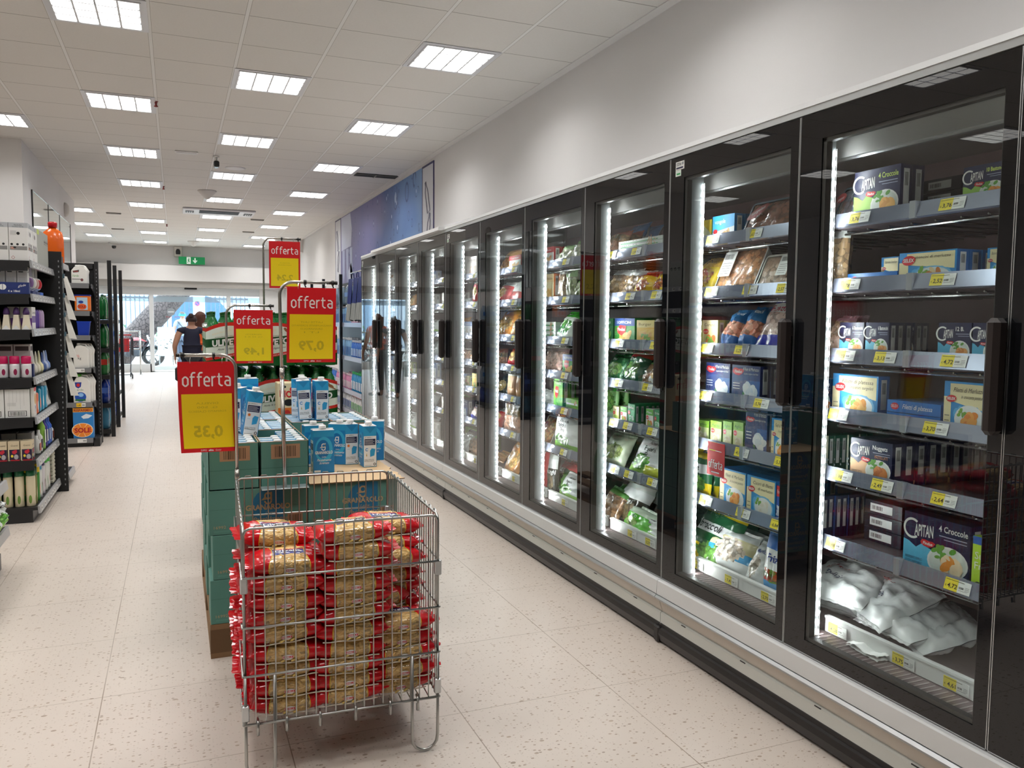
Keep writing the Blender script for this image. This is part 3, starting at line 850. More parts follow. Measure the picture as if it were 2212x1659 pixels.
@style('cod_gold')
def _(b, f, w, h): gold(b, f, w, h, 'Bastoncini di merluzzo', None, C('#d98438'), C('#f2d9a8')); return BLU, BLU
@style('plaice_gold')
def _(b, f, w, h): gold(b, f, w, h, 'Filetti di platessa', 'impanati surgelati', C('#f0a13a'), C('#f7c062')); return BLU, BLU
@style('cod2_gold')
def _(b, f, w, h): gold(b, f, w, h, 'Filetti di Merluzzo', 'in croccante panatura', C('#ea8a2e'), C('#f5ab52'), False); return BLU, BLU
@style('cubes_gold')
def _(b, f, w, h): gold(b, f, w, h, 'Cuori di filetti', 'di merluzzo', C('#efe7d6'), C('#f8f4ea')); return BLU, BLU
@style('cod_fiori')
def _(b, f, w, h):
    b.rect(f, 0, 0, w, h, C('#20336e'), 1); b.rect(f, w * .55, h * .05, w, h * .6, C('#2c5aa0'), 1.5); findus(b, f, w * .03, h * .72, w * .42)
    b.text(f, '4 Fiori di Merluzzo', w * .40, h * .86, h * .09, WHITEG, 4, w=w * .56)
    b.text(f, 'la parte migliore dei filetti', w * .44, h * .76, h * .045, WHITEG, 4, w=w * .5)
    food(b, f, w * .68, h * .32, w * .34, h * .34, C('#eef2f4'), C('#dbe6ee'), 3, 3, 6); leafs(b, f, w * .4, h * .18, w * .16, C('#3f7f3a'), 5, 5, 6)
    for k in range(3): b.rect(f, w * .05, h * (.35 + .07 * k), w * .3, h * (.37 + .07 * k), WHITEG, 4)
    return C('#1b2550', .35), C('#1b2550', .35)
@style('lime_fun')
def _(b, f, w, h):
    b.rect(f, 0, 0, w, h, C('#b7dc3c'), 1); b.rect(f, 0, h * .86, w, h, C('#2f63b4'), 2); b.text(f, 'Su', w * .2, h * .6, h * .13, WHITEG, 3); b.text(f, 'Fru', w * .2, h * .42, h * .13, WHITEG, 3); b.ring(f, w * .5, h * .12, w * .2, w * .3, NAVY, 3); return C('#b7dc3c'), C('#8db52b')
@style('green_cream')
def _(b, f, w, h):
    b.rect(f, 0, 0, w, h, C('#e6e4cf'), 1); food(b, f, w * .6, h * .35, w * .4, h * .3, C('#dfe6e8'), C('#b9c4c8'), 3, 2); return C('#1c4a38', .35), C('#1c4a38', .35)
@style('spine_navy')
def _(b, f, w, h): b.rect(f, 0, 0, w, h, C('#22427f'), 1); findus(b, f, w * .1, h * .6, w * .8); return C('#181f48', .35), C('#181f48', .35)
@style('aurora')
def _(b, f, w, h):
    b.rect(f, 0, 0, w, h, C('#e9e6b8'), 1); b.poly(f, [(w * .4, h), (w, h), (w, h * .4)], C('#f0cf2e'), 2); b.text(f, 'RISOFIOR', w * .08, h * .68, h * .15, C('#2d5230'), 3, w=w * .5); food(b, f, w * .45, h * .3, w * .3, h * .2, C('#d39455'), C('#e3b070'), 3, 4); leafs(b, f, w * .5, h * .12, w * .3, C('#5fa246'), 3, 6); return C('#7fae57'), C('#6f9e4d')
@style('clam_blue')
def _(b, f, w, h):
    b.rect(f, 0, 0, w, h, C('#2f9ad6'), 1); b.poly(f, [(0, 0), (w, 0), (w, h * .55), (0, h * .4)], C('#e7eef2'), 2); b.text(f, 'vongole', w * .1, h * .7, h * .16, WHITEG, 3, w=w * .5); food(b, f, w * .65, h * .25, w * .3, h * .22, C('#b98a4a'), C('#d8b070'), 6, 4, 12); b.ell(f, w * .14, h * .42, w * .1, h * .09, LIP, 4); return C('#1f78b8'), C('#1f78b8')
def veg(name, base, top, txt, tc, fc, fc2, side, logo=1):
    @style(name)
    def _(b, f, w, h):
        b.rect(f, 0, 0, w, h, base, 1); b.rect(f, 0, h * .72, w, h, top, 2); b.text(f, txt, w * .12, h * .80, h * .1, tc, 3, w=w * .7)
        food(b, f, w * .55, h * .3, w * .38, h * .26, fc, fc2, 4, 4, 9)
        if logo == 1: b.ell(f, w * .25, h * .62, w * .18, h * .09, LIP, 8, 12); b.text(f, 'SELEX', w * .25, h * .59, h * .06, WHITEG, 9, w=w * .28, align='c')
        if logo == 2: b.poly(f, [(w * .14, h * .62), (w * .3, h * .75), (w * .6, h * .72), (w * .58, h * .5), (w * .38, h * .36), (w * .2, h * .45)], LIP, 9); b.text(f, 'Findus', w * .37, h * .54, h * .11, WHITEG, 10, w=w * .36, align='c', bold=.02)
        return side, side
veg('limeveg', C('#d8e2a4'), C('#8fbf3e'), 'Aglio', C('#33502a'), C('#e9e3cd'), C('#cfc79f'), C('#7fae3f'))
veg('creamveg', C('#ead9a6'), C('#ecdcae'), 'Carote', C('#5a4a2a'), C('#d8663a'), C('#6a9a3c'), C('#b9c77e'))
veg('redblue', C('#2a55b0'), LIP, 'Findus', WHITEG, C('#e8e8ee'), C('#c9d3e8'), C('#2a55b0'), 0)
veg('greenbox', C('#1f7f45'), C('#17703a'), 'Piselli', WHITEG, C('#7fc944'), C('#9be05a'), C('#17603a'), 0)
veg('green_findus', C('#3f9a3e'), C('#2e4f9a'), 'SOFFICINI', WHITEG, C('#e2b052'), C('#f0cb78'), C('#2f8a3a'), 2)
veg('yellowbox', C('#edc65a'), C('#f0d88a'), 'Burger', C('#7a5a1a'), C('#e6b060'), C('#7eae46'), C('#2e9a48'), 0)
veg('pinkbox', C('#e9b7a8'), C('#f0d6cc'), 'Panna', C('#7a3a2a'), C('#f6efe6'), C('#e9d8c8'), C('#d89a8a'), 0)
veg('smallcream', C('#e8dfa0'), C('#e9e2b4'), 'Aglio', C('#555'+'533'), C('#b9cf6a'), C('#8fae3f'), C('#cfd18a'))
veg('smallwhite', C('#ecebe4'), C('#5fae3f'), 'Misto', WHITEG, C('#e0803a'), C('#8ab84a'), C('#d8d8d0'))
veg('smallgreen', C('#35a56a'), C('#248a52'), 'Erbe', WHITEG, C('#d9ece0'), C('#7fc79a'), C('#2f9a62'))
veg('redcutlet', C('#f3ece4'), C('#c9242c'), 'Cordon', WHITEG, C('#dd9a48'), C('#eab566'), C('#b01f28'), 0)
veg('orangebox', C('#eadcae'), C('#e9cf9a'), 'Patate', C('#7a3a1a'), C('#efc98a'), C('#e6b060'), C('#d9702e'), 0)
veg('tallgreen', C('#74c94a'), C('#5fbf3e'), 'Piselli', WHITEG, C('#3f9a2e'), C('#5fb83f'), C('#3f9f34'), 2)
veg('palebox', C('#ded8d2'), C('#c9c2c0'), 'Gelato', C('#6a5a5a'), C('#d9b9a8'), C('#eee4da'), C('#cfc9c6'), 0)
veg('bluewhite', C('#dfe4ee'), C('#7f95c8'), 'Pesce', WHITEG, C('#c9b8b0'), C('#eef0f2'), C('#b9c4dc'), 0)
def make_box(st, w, d, h, spine=True):
    b = MB(); f = front()
    base, side = BOX[st](b, f, w, h)
    b.box((0, 0, 0), (w, d, h), base)
    for x, u in ((w, 1), (0, -1)):    # both short sides carry the white barcode panel
        g = frame((x, 0 if u > 0 else d, 0), (0, u, 0), (0, 0, 1), (u, 0, 0))
        b.rect(g, 0, 0, d, h, side, 1)
        if spine: b.rect(g, d * .25, h * .25, d * .75, h * .92, WHITEG, 2); b.bars(frame((x, 0 if u > 0 else d, 0), (0, u, 0), (0, 0, 1), (u, 0, 0)), d * .35, h * .6, d * .65, h * .85, INK, 3, 2, 7)
    return b
FLATC = {'darkbox': ('#262233', '#f0f0f0'), 'blueflat': ('#1f74c4', '#ffffff'), 'whitegreen': ('#e4ece6', '#3f9a5a'), 'limeflat': ('#8fce5a', '#ffffff')}
def make_flat(st, w, d, h):
    b = MB(); f = front(); c, c2 = FLATC[st]
    b.box((0, 0, 0), (w, d, h), C(c, .35))
    if st == 'darkbox': b.rect(f, w * .15, h * .2, w * .75, h * .8, WHITEG, 1); b.bars(f, w * .2, h * .35, w * .5, h * .65, INK, 2, 3, 10)
    elif st == 'blueflat':
        b.ell(f, w * .15, h * .5, w * .08, h * .3, LIP, 1); b.text(f, 'SELEX', w * .15, h * .4, h * .25, WHITEG, 2, w=w * .13, align='c'); b.text(f, 'Filetti di platessa', w * .3, h * .35, h * .4, WHITEG, 1, w=w * .55, shear=.2)
    else: b.rect(f, w * .05, h * .15, w * .9, h * .4, C(c2), 1); b.text(f, 'NATURA', w * .1, h * .5, h * .35, C('#35524a'), 1, w=w * .35); food(b, f, w * .75, h * .5, w * .15, h * .35, C('#d9a070'), C('#e8c09a'), 2, 2, 5)
    return b
# ---- soft bags
def bag_surface(w, h, t, seed, pinch=.12, crump=1.0, taper=.0):
    off = Vector((seed * 3.17, seed * 1.31, seed * .77))
    def P(u, v, side, lift=0.0):
        # u, v in 0..1; side = -1 front, +1 back
        sx = max(0.0, 1 - abs(2 * u - 1) ** 2.6); sv = max(0.0, 1 - abs(2 * v - 1) ** 3.2)
        th = t * .5 * (sx ** .55) * (sv ** .6)
        n = noise.noise(Vector((u * 4.5, v * 4.5, side * 2)) + off) * .35 + noise.noise(Vector((u * 11, v * 11, side * 5)) + off) * .22
        n2 = noise.noise(Vector((u * 26, v * 26, side * 9)) + off) * .10
        th = th * (1 + (n + n2) * crump) + .0012
        if crump > 1.2:
            q = 1 - abs(noise.noise(Vector((u * 3.2 + v * 1.5, v * 4.1, side * 3)) + off)) * 3.4; q2 = 1 - abs(noise.noise(Vector((u * 8, v * 9 - u * 3, side)) + off)) * 3.0
            th += (q * .016 + q2 * .006) * min(1, 5 * sx * sv) * (crump - .9)
        px = u * w + noise.noise(Vector((v * 5, 3, 1)) + off) * w * .03 * (1 if u > .5 else -1) * abs(2 * u - 1)
        pz = v * h + noise.noise(Vector((u * 5, 7, 2)) + off) * h * .025 * abs(2 * v - 1)
        cx = w / 2
        px = cx + (px - cx) * (1 - taper * v)
        return Vector((px, side * (th + lift), pz))
    return P
WHT = C('#eef0f0', .22); FILMW = C('#dfe6e6', .2)
def win(c, c2=None, rough=.25):
    key = ('win', c, c2)
    if key in MATS: return MATS[key]
    m, nt, b, out = nodes_of('food_seen_through_film_' + c.lstrip('#'))
    tc = N(nt, 'ShaderNodeTexCoord')
    vo = N(nt, 'ShaderNodeTexVoronoi'); vo.inputs['Scale'].default_value = 48; nt.links.new(tc.outputs['Object'], vo.inputs['Vector'])
    se = N(nt, 'ShaderNodeSeparateXYZ'); nt.links.new(vo.outputs['Color'], se.inputs[0])
    col = mixc(nt, se.outputs[0], hexrgb(c), hexrgb(c2 or c))
    dk = mth(nt, 'GREATER_THAN', vo.outputs['Distance'], .62)
    col = mixc(nt, mth(nt, 'MULTIPLY', dk, .5), col, hexrgb('#2a241c'))
    nt.links.new(col, b.inputs['Base Color'])
    bp = N(nt, 'ShaderNodeBump'); bp.inputs['Strength'].default_value = .6; bp.inputs['Distance'].default_value = .004; bp.invert = True
    nt.links.new(vo.outputs['Distance'], bp.inputs['Height']); nt.links.new(bp.outputs[0], b.inputs['Normal'])
    b.inputs['Roughness'].default_value = rough; b.inputs['Coat Weight'].default_value = .8; b.inputs['Coat Roughness'].default_value = .07
    MATS[key] = m
    return m
def bands(*bs):
    """bs: (upper limit of v, material)"""
    def mf(u, v):
        for lim, m in bs:
            if v <= lim: return m
        return bs[-1][1]
    return mf
def oval(base, inn, cx=.5, cy=.4, rx=.36, ry=.26):
    return lambda u, v: inn if ((u - cx) / rx) ** 2 + ((v - cy) / ry) ** 2 < 1 else (base(u, v) if callable(base) else base)
Gd, Gl, Gy = C('#1d5a33', .2), C('#4fc23c', .2), C('#f0d018', .22)
BAG = {  # front pattern, back material, texts (string, x, y, size, colour, shear)
 'mushroom': (bands((.75, win('#8a6a4a', '#c9a67a')), (1, WHT)), win('#7a5d42', '#b08a5f'), []),
 'pinkbag': (bands((.8, win('#c99a8c', '#e2bdb0')), (1, C('#a8828a'))), win('#b98a80', '#d9aFa0'.lower()), []),
 'yellowveg': (oval(bands((.7, Gy), (1, C('#d8a830'))), win('#d9b53a', '#c9402e')), Gy, [('VERDURE', .2, .8, .09, INK, 0)]),
 'bluefish': (bands((.25, C('#2b5f9f')), (.62, win('#d9785a', '#e9a88a')), (1, C('#2a6fa8'))), C('#2a5f98'), [('Tranci', .2, .84, .1, WHITEG, .2)]),
 'shrimp': (bands((.22, C('#2b35a5', .2)), (.62, win('#c9a79c', '#e6cdc2')), (.82, WHT), (1, C('#2a2f8f', .2))), C('#2b35a5', .2), [('Fondomare', .14, .66, .12, C('#b02a4a'), .2)]),
 'fava': (oval(bands((.25, Gy), (.52, Gd), (.72, WHT), (.86, Gd), (1, Gy)), win('#5fa43a', '#8fc94f'), .55, .25, .3, .2), Gd, [('Fave', .3, .58, .14, INK, .1), ('Orogel', .22, .8, .1, C('#1d5a33'), .1)]),
 'broccoli': (oval(bands((.28, Gy), (.5, Gd), (.7, WHT), (.86, Gd), (1, Gy)), win('#4f8a3a', '#7fb84f'), .6, .18, .3, .18), Gd, [('broccoli', .12, .55, .14, INK, .1), ('Orogel', .2, .82, .11, C('#1d5a33'), .1)]),
 'fishbag': (oval(bands((.25, WHT), (.5, C('#3a9ad0', .2)), (.8, C('#d9cfa4', .2)), (1, WHT)), win('#e3d9cc', '#d3b9a0'), .6, .5, .28, .3), WHT, [('450g e', .1, .72, .1, C('#4a5a3a'), .1)]),
 'whitefish': (oval(bands((1, WHT)), win('#d9d2c6', '#c9b9a8'), .4, .4, .25, .3), WHT, [('Merluzzo', .2, .75, .1, C('#3a5aa0'), 0)]),
 'bluered': (bands((.2, C('#3a9ad8')), (.42, win('#c9302a', '#5a9a3a')), (.75, WHT), (1, C('#2a66b8'))), WHT, [('Friz', .2, .55, .14, C('#24408f'), .2)]),
 'meatbag': (bands((.5, win('#c98a6a', '#dba88c')), (.8, win('#7a6a4a', '#9f7f5a')), (1, C('#8a4a3a'))), win('#b0805f', '#c99a7a'), []),
 'whiteblue': (bands((.6, WHT), (1, C('#7f9fd0', .2))), WHT, [('pizza', .3, .35, .16, C('#2a3a5a'), .2)]),
 'yellowbag': (oval(bands((.75, C('#f3c52a', .2)), (1, C('#c8342a', .2))), win('#b5422a', '#d9903a'), .5, .35, .34, .24), C('#f0c02a', .2), [('Paella', .2, .68, .13, C('#8a2a1a'), .3)]),
 'greenbag': (oval(bands((1, C('#2f6a3f', .2))), win('#5a8f3f', '#89b860')), Gd, [('Erbe', .2, .75, .12, WHITEG, 0)]),
 'darkgreen': (oval(bands((.8, C('#235a3c', .2)), (1, LIP)), win('#3f6a34', '#6f9f4a')), C('#1d4a30', .2), [('Spinaci', .2, .7, .1, WHITEG, 0)]),
 'brownbag': (bands((.8, win('#7a5a3f', '#a37c55')), (1, C('#4f8f3f'))), win('#6f5238', '#95704c'), []),
 'darkbag': (oval(bands((.55, C('#262a24', .2)), (.75, WHT), (1, C('#d8e0da', .2))), win('#5a4a36', '#7a6a4a'), .5, .25, .35, .2), C('#3a3a30', .2), [('Funghi', .3, .42, .1, WHITEG, 0)]),
 'whitepotato': (oval(WHT, win('#d9b46a', '#e9cf9a')), WHT, [('Patate', .3, .75, .1, INK, .1)]),
 'beans': (oval(bands((.18, C('#bfe3c9', .2)), (.78, C('#9fdc8a', .2)), (1, C('#46c83a', .2))), win('#4f8f34', '#8fbf58'), .5, .48, .42, .3), C('#4fbf3f', .2), [('Fagiolini', .15, .84, .09, WHITEG, 0)]),
 'olivebag': (oval(bands((1, C('#a8b09a', .2))), win('#6a7a3f', '#95a060')), C('#9aa58a', .2), []),
 'whitebeans': (oval(bands((.18, C('#a8d86a', .2)), (1, WHT)), win('#4f9f3a', '#8fcf60'), .3, .3, .24, .2), WHT, [('Almaverde', .3, .78, .09, INK, .1), ('Fagiolini', .25, .6, .11, INK, .1), ('Fini', .3, .46, .1, INK, .1)]),
 'yellowgreen': (bands((.5, C('#c9cf3a', .2)), (1, WHT)), WHT, []),
 'limebag': (oval(bands((.7, C('#57c02f', .2)), (1, C('#d8e8d0', .2))), win('#7fa84a', '#a8cf70'), .3, .3, .2, .2), C('#57c02f', .2), [('BIO', .35, .5, .12, WHITEG, 0)]),
 'clearveg': (bands((.7, win('#8fa06a', '#d8d6b8')), (1, C('#8fb878', .2))), win('#7f905a', '#c9c9a8'), [('Bosco', .3, .8, .08, INK, 0)]),
 'peasbag': (oval(bands((.75, C('#e6efe2', .2)), (1, C('#4fc83f', .2))), win('#3f9f2e', '#6fd04f'), .5, .4, .36, .26), C('#4fc83f', .2), [('Piselli', .25, .84, .09, WHITEG, 0)]),
 'almond': (oval(bands((.16, C('#86cf4a', .2)), (.86, WHT), (1, C('#e88a3a', .2))), win('#3f8f34', '#6fb84f'), .36, .26, .26, .14), WHT, [('Almaverde', .25, .74, .09, INK, .1), ('Fagiolini', .18, .6, .12, INK, .1), ('Fini', .3, .47, .11, INK, .1)]),
 'redbag': (oval(bands((.8, C('#c8282a', .2)), (1, WHT)), win('#d9a04a', '#efc880'), .45, .45, .34, .26), C('#c8282a', .2), [('Pizza', .25, .76, .1, WHITEG, .2)]),
 'whitered': (bands((.4, C('#cf3a34', .2)), (1, WHT)), WHT, []),
 'orangebag': (oval(bands((.8, C('#e59a4a', .2)), (1, C('#f0b060', .2))), win('#e0a040', '#f0c878'), .5, .4, .38, .3), C('#df8f44', .2), [('Fritti', .25, .78, .11, WHITEG, .1)]),
 'burger': (oval(bands((1, C('#e0a868', .2))), win('#a8683a', '#d89858')), C('#d89858', .2), []),
 'fries': (oval(bands((1, C('#2f3a34', .2))), win('#d9b060', '#efd090')), C('#2a342e', .2), []),
 'cardpack': (bands((.55, C('#d9a878', .3)), (.8, WHT), (1, C('#6a4034', .3))), C('#d9c8b4', .3), [('Party', .2, .84, .1, WHITEG, 0)]),
 'silverbag': (bands((1, C('#c8ccd0', .15, .6))), C('#c8ccd0', .15, .6), []),
 'white_plain': (oval(WHT, C('#e9ecec', .2)), WHT, [('petto di pollo', .15, .62, .06, C('#a04a4a'), .1), ('Delizie', .3, .36, .09, C('#555'+'a70'), .1)]),
}
def make_bag(st, w, h, t, seed, crump=1.0, res=1.0):
    pat, back, txt = BAG[st]; P = bag_surface(w, h, t, seed, crump=crump)
    b = MB(); nu, nv = int(18 * res), int(22 * res)
    b.grid(lambda u, v: P(u, v, -1), nu, nv, pat)
    b.grid(lambda u, v: P(u, v, 1), nu, nv, back, flip=True)
    # crimped seals
    for v0 in (0, 1):
        n = 16; vs = []
        for i in range(n + 1):
            p = P(i / n, v0, -1); dz = (-.012 if v0 == 0 else .012)
            vs += [Vector((p.x, 0, p.z)), Vector((p.x, .0015 * (-1) ** i, p.z + dz))]
        b.add(vs, [(2 * i, 2 * i + 2, 2 * i + 3, 2 * i + 1) for i in range(n)], pat(.5, .999 * v0 + .0005) if callable(pat) else pat)
        b.add([v + Vector((0, .0012, 0)) for v in vs], [(2 * i, 2 * i + 1, 2 * i + 3, 2 * i + 2) for i in range(n)], back)
    for (s, x, y, sz, m, sh) in txt:
        def fr(X, Y, l): 
            u = min(max(X / w, .02), .98); v = min(max(Y / h, .02), .98)
            return P(u, v, -1, .0008 + .0002 * l)
        b.text(fr, s, x * w, y * h, sz * h, m, 2, shear=sh, w=None if len(s) * sz * h * .62 < w * (.96 - x) else w * (.96 - x), bold=.02)
    return b
def make_tray(st, w, h, d=.04):
    """shrink-wrapped tray standing tilted; front faces -Y"""
    T = {'chicken': ('#f3f2ee', '#d8915a', '#e8b080'), 'clams': ('#efece6', '#c9a890', '#e0c8b4'), 'brownfish': ('#3c4a58', '#7a4a38', '#8f5c44'), 'darkfish': ('#34434f', '#4a5560', '#5a4038'), 'pizza': ('#e8e4da', '#c9703a', '#e8c080'), 'burgerbox': ('#cfc6bc', '#c97a4a', '#e0a878')}[st]
    b = MB(); base = C(T[0], .35)
    ro = .018
    def rim(r, y, ins=0):
        pts = []
        for cx, cz, a0 in ((w - ro, h - ro, 0), (ro, h - ro, PI / 2), (ro, ro, PI), (w - ro, ro, 1.5 * PI)):
            for k in range(5):
                a = a0 + k * PI / 8
                pts.append((cx + (ro - ins) * math.cos(a), y, cz + (ro - ins) * math.sin(a)))
        return pts
    A, B, Cc = rim(ro, 0), rim(ro, 0, .008), [(w / 2 + (x - w / 2) * .88, d, h / 2 + (z - h / 2) * .88) for x, y, z in rim(ro, 0)]
    n = len(A)
    b.add(A + B, [(i, (i + 1) % n, n + (i + 1) % n, n + i) for i in range(n)], base)
    b.add(A + Cc, [(i, n + i, n + (i + 1) % n, (i + 1) % n) for i in range(n)], base); b.add(Cc, [tuple(range(n))[::-1]], base)
    off = Vector((len(st), 3, 1))
    P = lambda u, v: Vector((.008 + u * (w - .016), .004 - .018 * (math.sin(PI * u) * math.sin(PI * v)) ** .4 * (.8 + .5 * noise.noise(Vector((u * 6, v * 6, 0)) + off)), .008 + v * (h - .016)))
    b.grid(P, 16, 14, win(T[1], T[2]))
    f = lambda x, y, l: Vector((x, -.022 - l * .0003, y))
    if st in ('chicken', 'clams'):
        x0 = .1 * w if st == 'chicken' else .62 * w
        b.rect(f, x0, h * .3, x0 + w * .3, h * .88, WHITEG, 1); b.bars(f, x0 + .01, h * .7, x0 + w * .25, h * .82, INK, 2, 4, 12)
        for k in range(5): b.rect(f, x0 + .008, h * (.36 + .06 * k), x0 + w * .25, h * (.375 + .06 * k), C('#8a8a8a'), 2)
    else:
        b.ell(f, w * .3, h * .6, w * .22, h * .13, C('#8a2a2a'), 1, 18, .5); b.text(f, 'pangasio' if 'dark' in st else 'surgelati', w * .18, h * .5, h * .1, WHITEG, 2, w=w * .25, rise=.4)
    return b
LOOK = {'darkfish': 'dark fish packet', 'cutlet_lime': 'navy and lime cutlet box', 'darkbox': 'dark flat box', 'stick_lime': 'navy and lime fish stick box', 'mushroom': 'clear mushroom bag', 'blueflat': 'flat blue fish box', 'cod_gold': 'cream and blue fish stick box',
 'pinkbag': 'pinkish shrimp bag', 'stick_navy': 'small navy fish stick box', 'stick12_navy': 'navy and cyan fish box', 'nug_navy': 'navy nugget box', 'plaice_gold': 'cream and blue plaice box', 'cod2_gold': 'cream and blue cod box', 'green_cream': 'dark green box', 'spine_navy': 'thin navy box',
 'cutlet_navy': 'large navy cutlet box', 'lime_fun': 'lime green box', 'aurora': 'pale green cutlet box', 'clam_blue': 'blue clam box', 'brownfish': 'dark fish fillet packet', 'yellowveg': 'yellow vegetable bag', 'chicken': 'white tray of brown pieces', 'clams': 'white tray of clams',
 'creamveg': 'cream vegetable box', 'bluefish': 'blue fish bag', 'shrimp': 'blue and white shrimp bag', 'cod_fiori': 'navy white-fish box', 'limeveg': 'small pale green box', 'fava': 'green and yellow bean bag', 'cubes_gold': 'cream box of fish cubes', 'redblue': 'red and blue box',
 'broccoli': 'green and yellow broccoli bag', 'fishbag': 'crumpled white fish bag', 'whitefish': 'white fish bag', 'bluered': 'blue and white bag', 'meatbag': 'brown meat bag', 'whiteblue': 'white and blue bag', 'whitegreen': 'flat white and green box', 'yellowbag': 'yellow and red bag',
 'greenbox': 'dark green pea box', 'green_findus': 'green box with red emblem', 'yellowbox': 'yellow box', 'pinkbox': 'pink box', 'greenbag': 'green herb bag', 'darkgreen': 'dark green bag', 'brownbag': 'brown mushroom bag', 'whitepotato': 'white potato bag', 'beans': 'light green bean bag',
 'smallcream': 'small cream box', 'smallwhite': 'small white vegetable box', 'smallgreen': 'small green herb box', 'olivebag': 'olive green bag', 'whitebeans': 'white green-bean bag', 'yellowgreen': 'yellow and white bag', 'darkbag': 'black and white bag', 'limebag': 'bright green bag',
 'redcutlet': 'red and white box', 'clearveg': 'clear vegetable bag', 'orangebox': 'cream and orange box', 'peasbag': 'green pea bag', 'tallgreen': 'tall green pea box', 'limeflat': 'flat pale green box', 'pizza': 'wrapped pizza', 'almond': 'large white green-bean bag', 'redbag': 'red bag',
 'burger': 'orange-brown bag', 'whitered': 'white and red bag', 'orangebag': 'orange bag', 'cardpack': 'white and brown packet', 'fries': 'dark bag of chips', 'palebox': 'pale box', 'silverbag': 'silver bag', 'bluewhite': 'pale blue box', 'burgerbox': 'pale burger packet', 'white_plain': 'white poultry bag'}
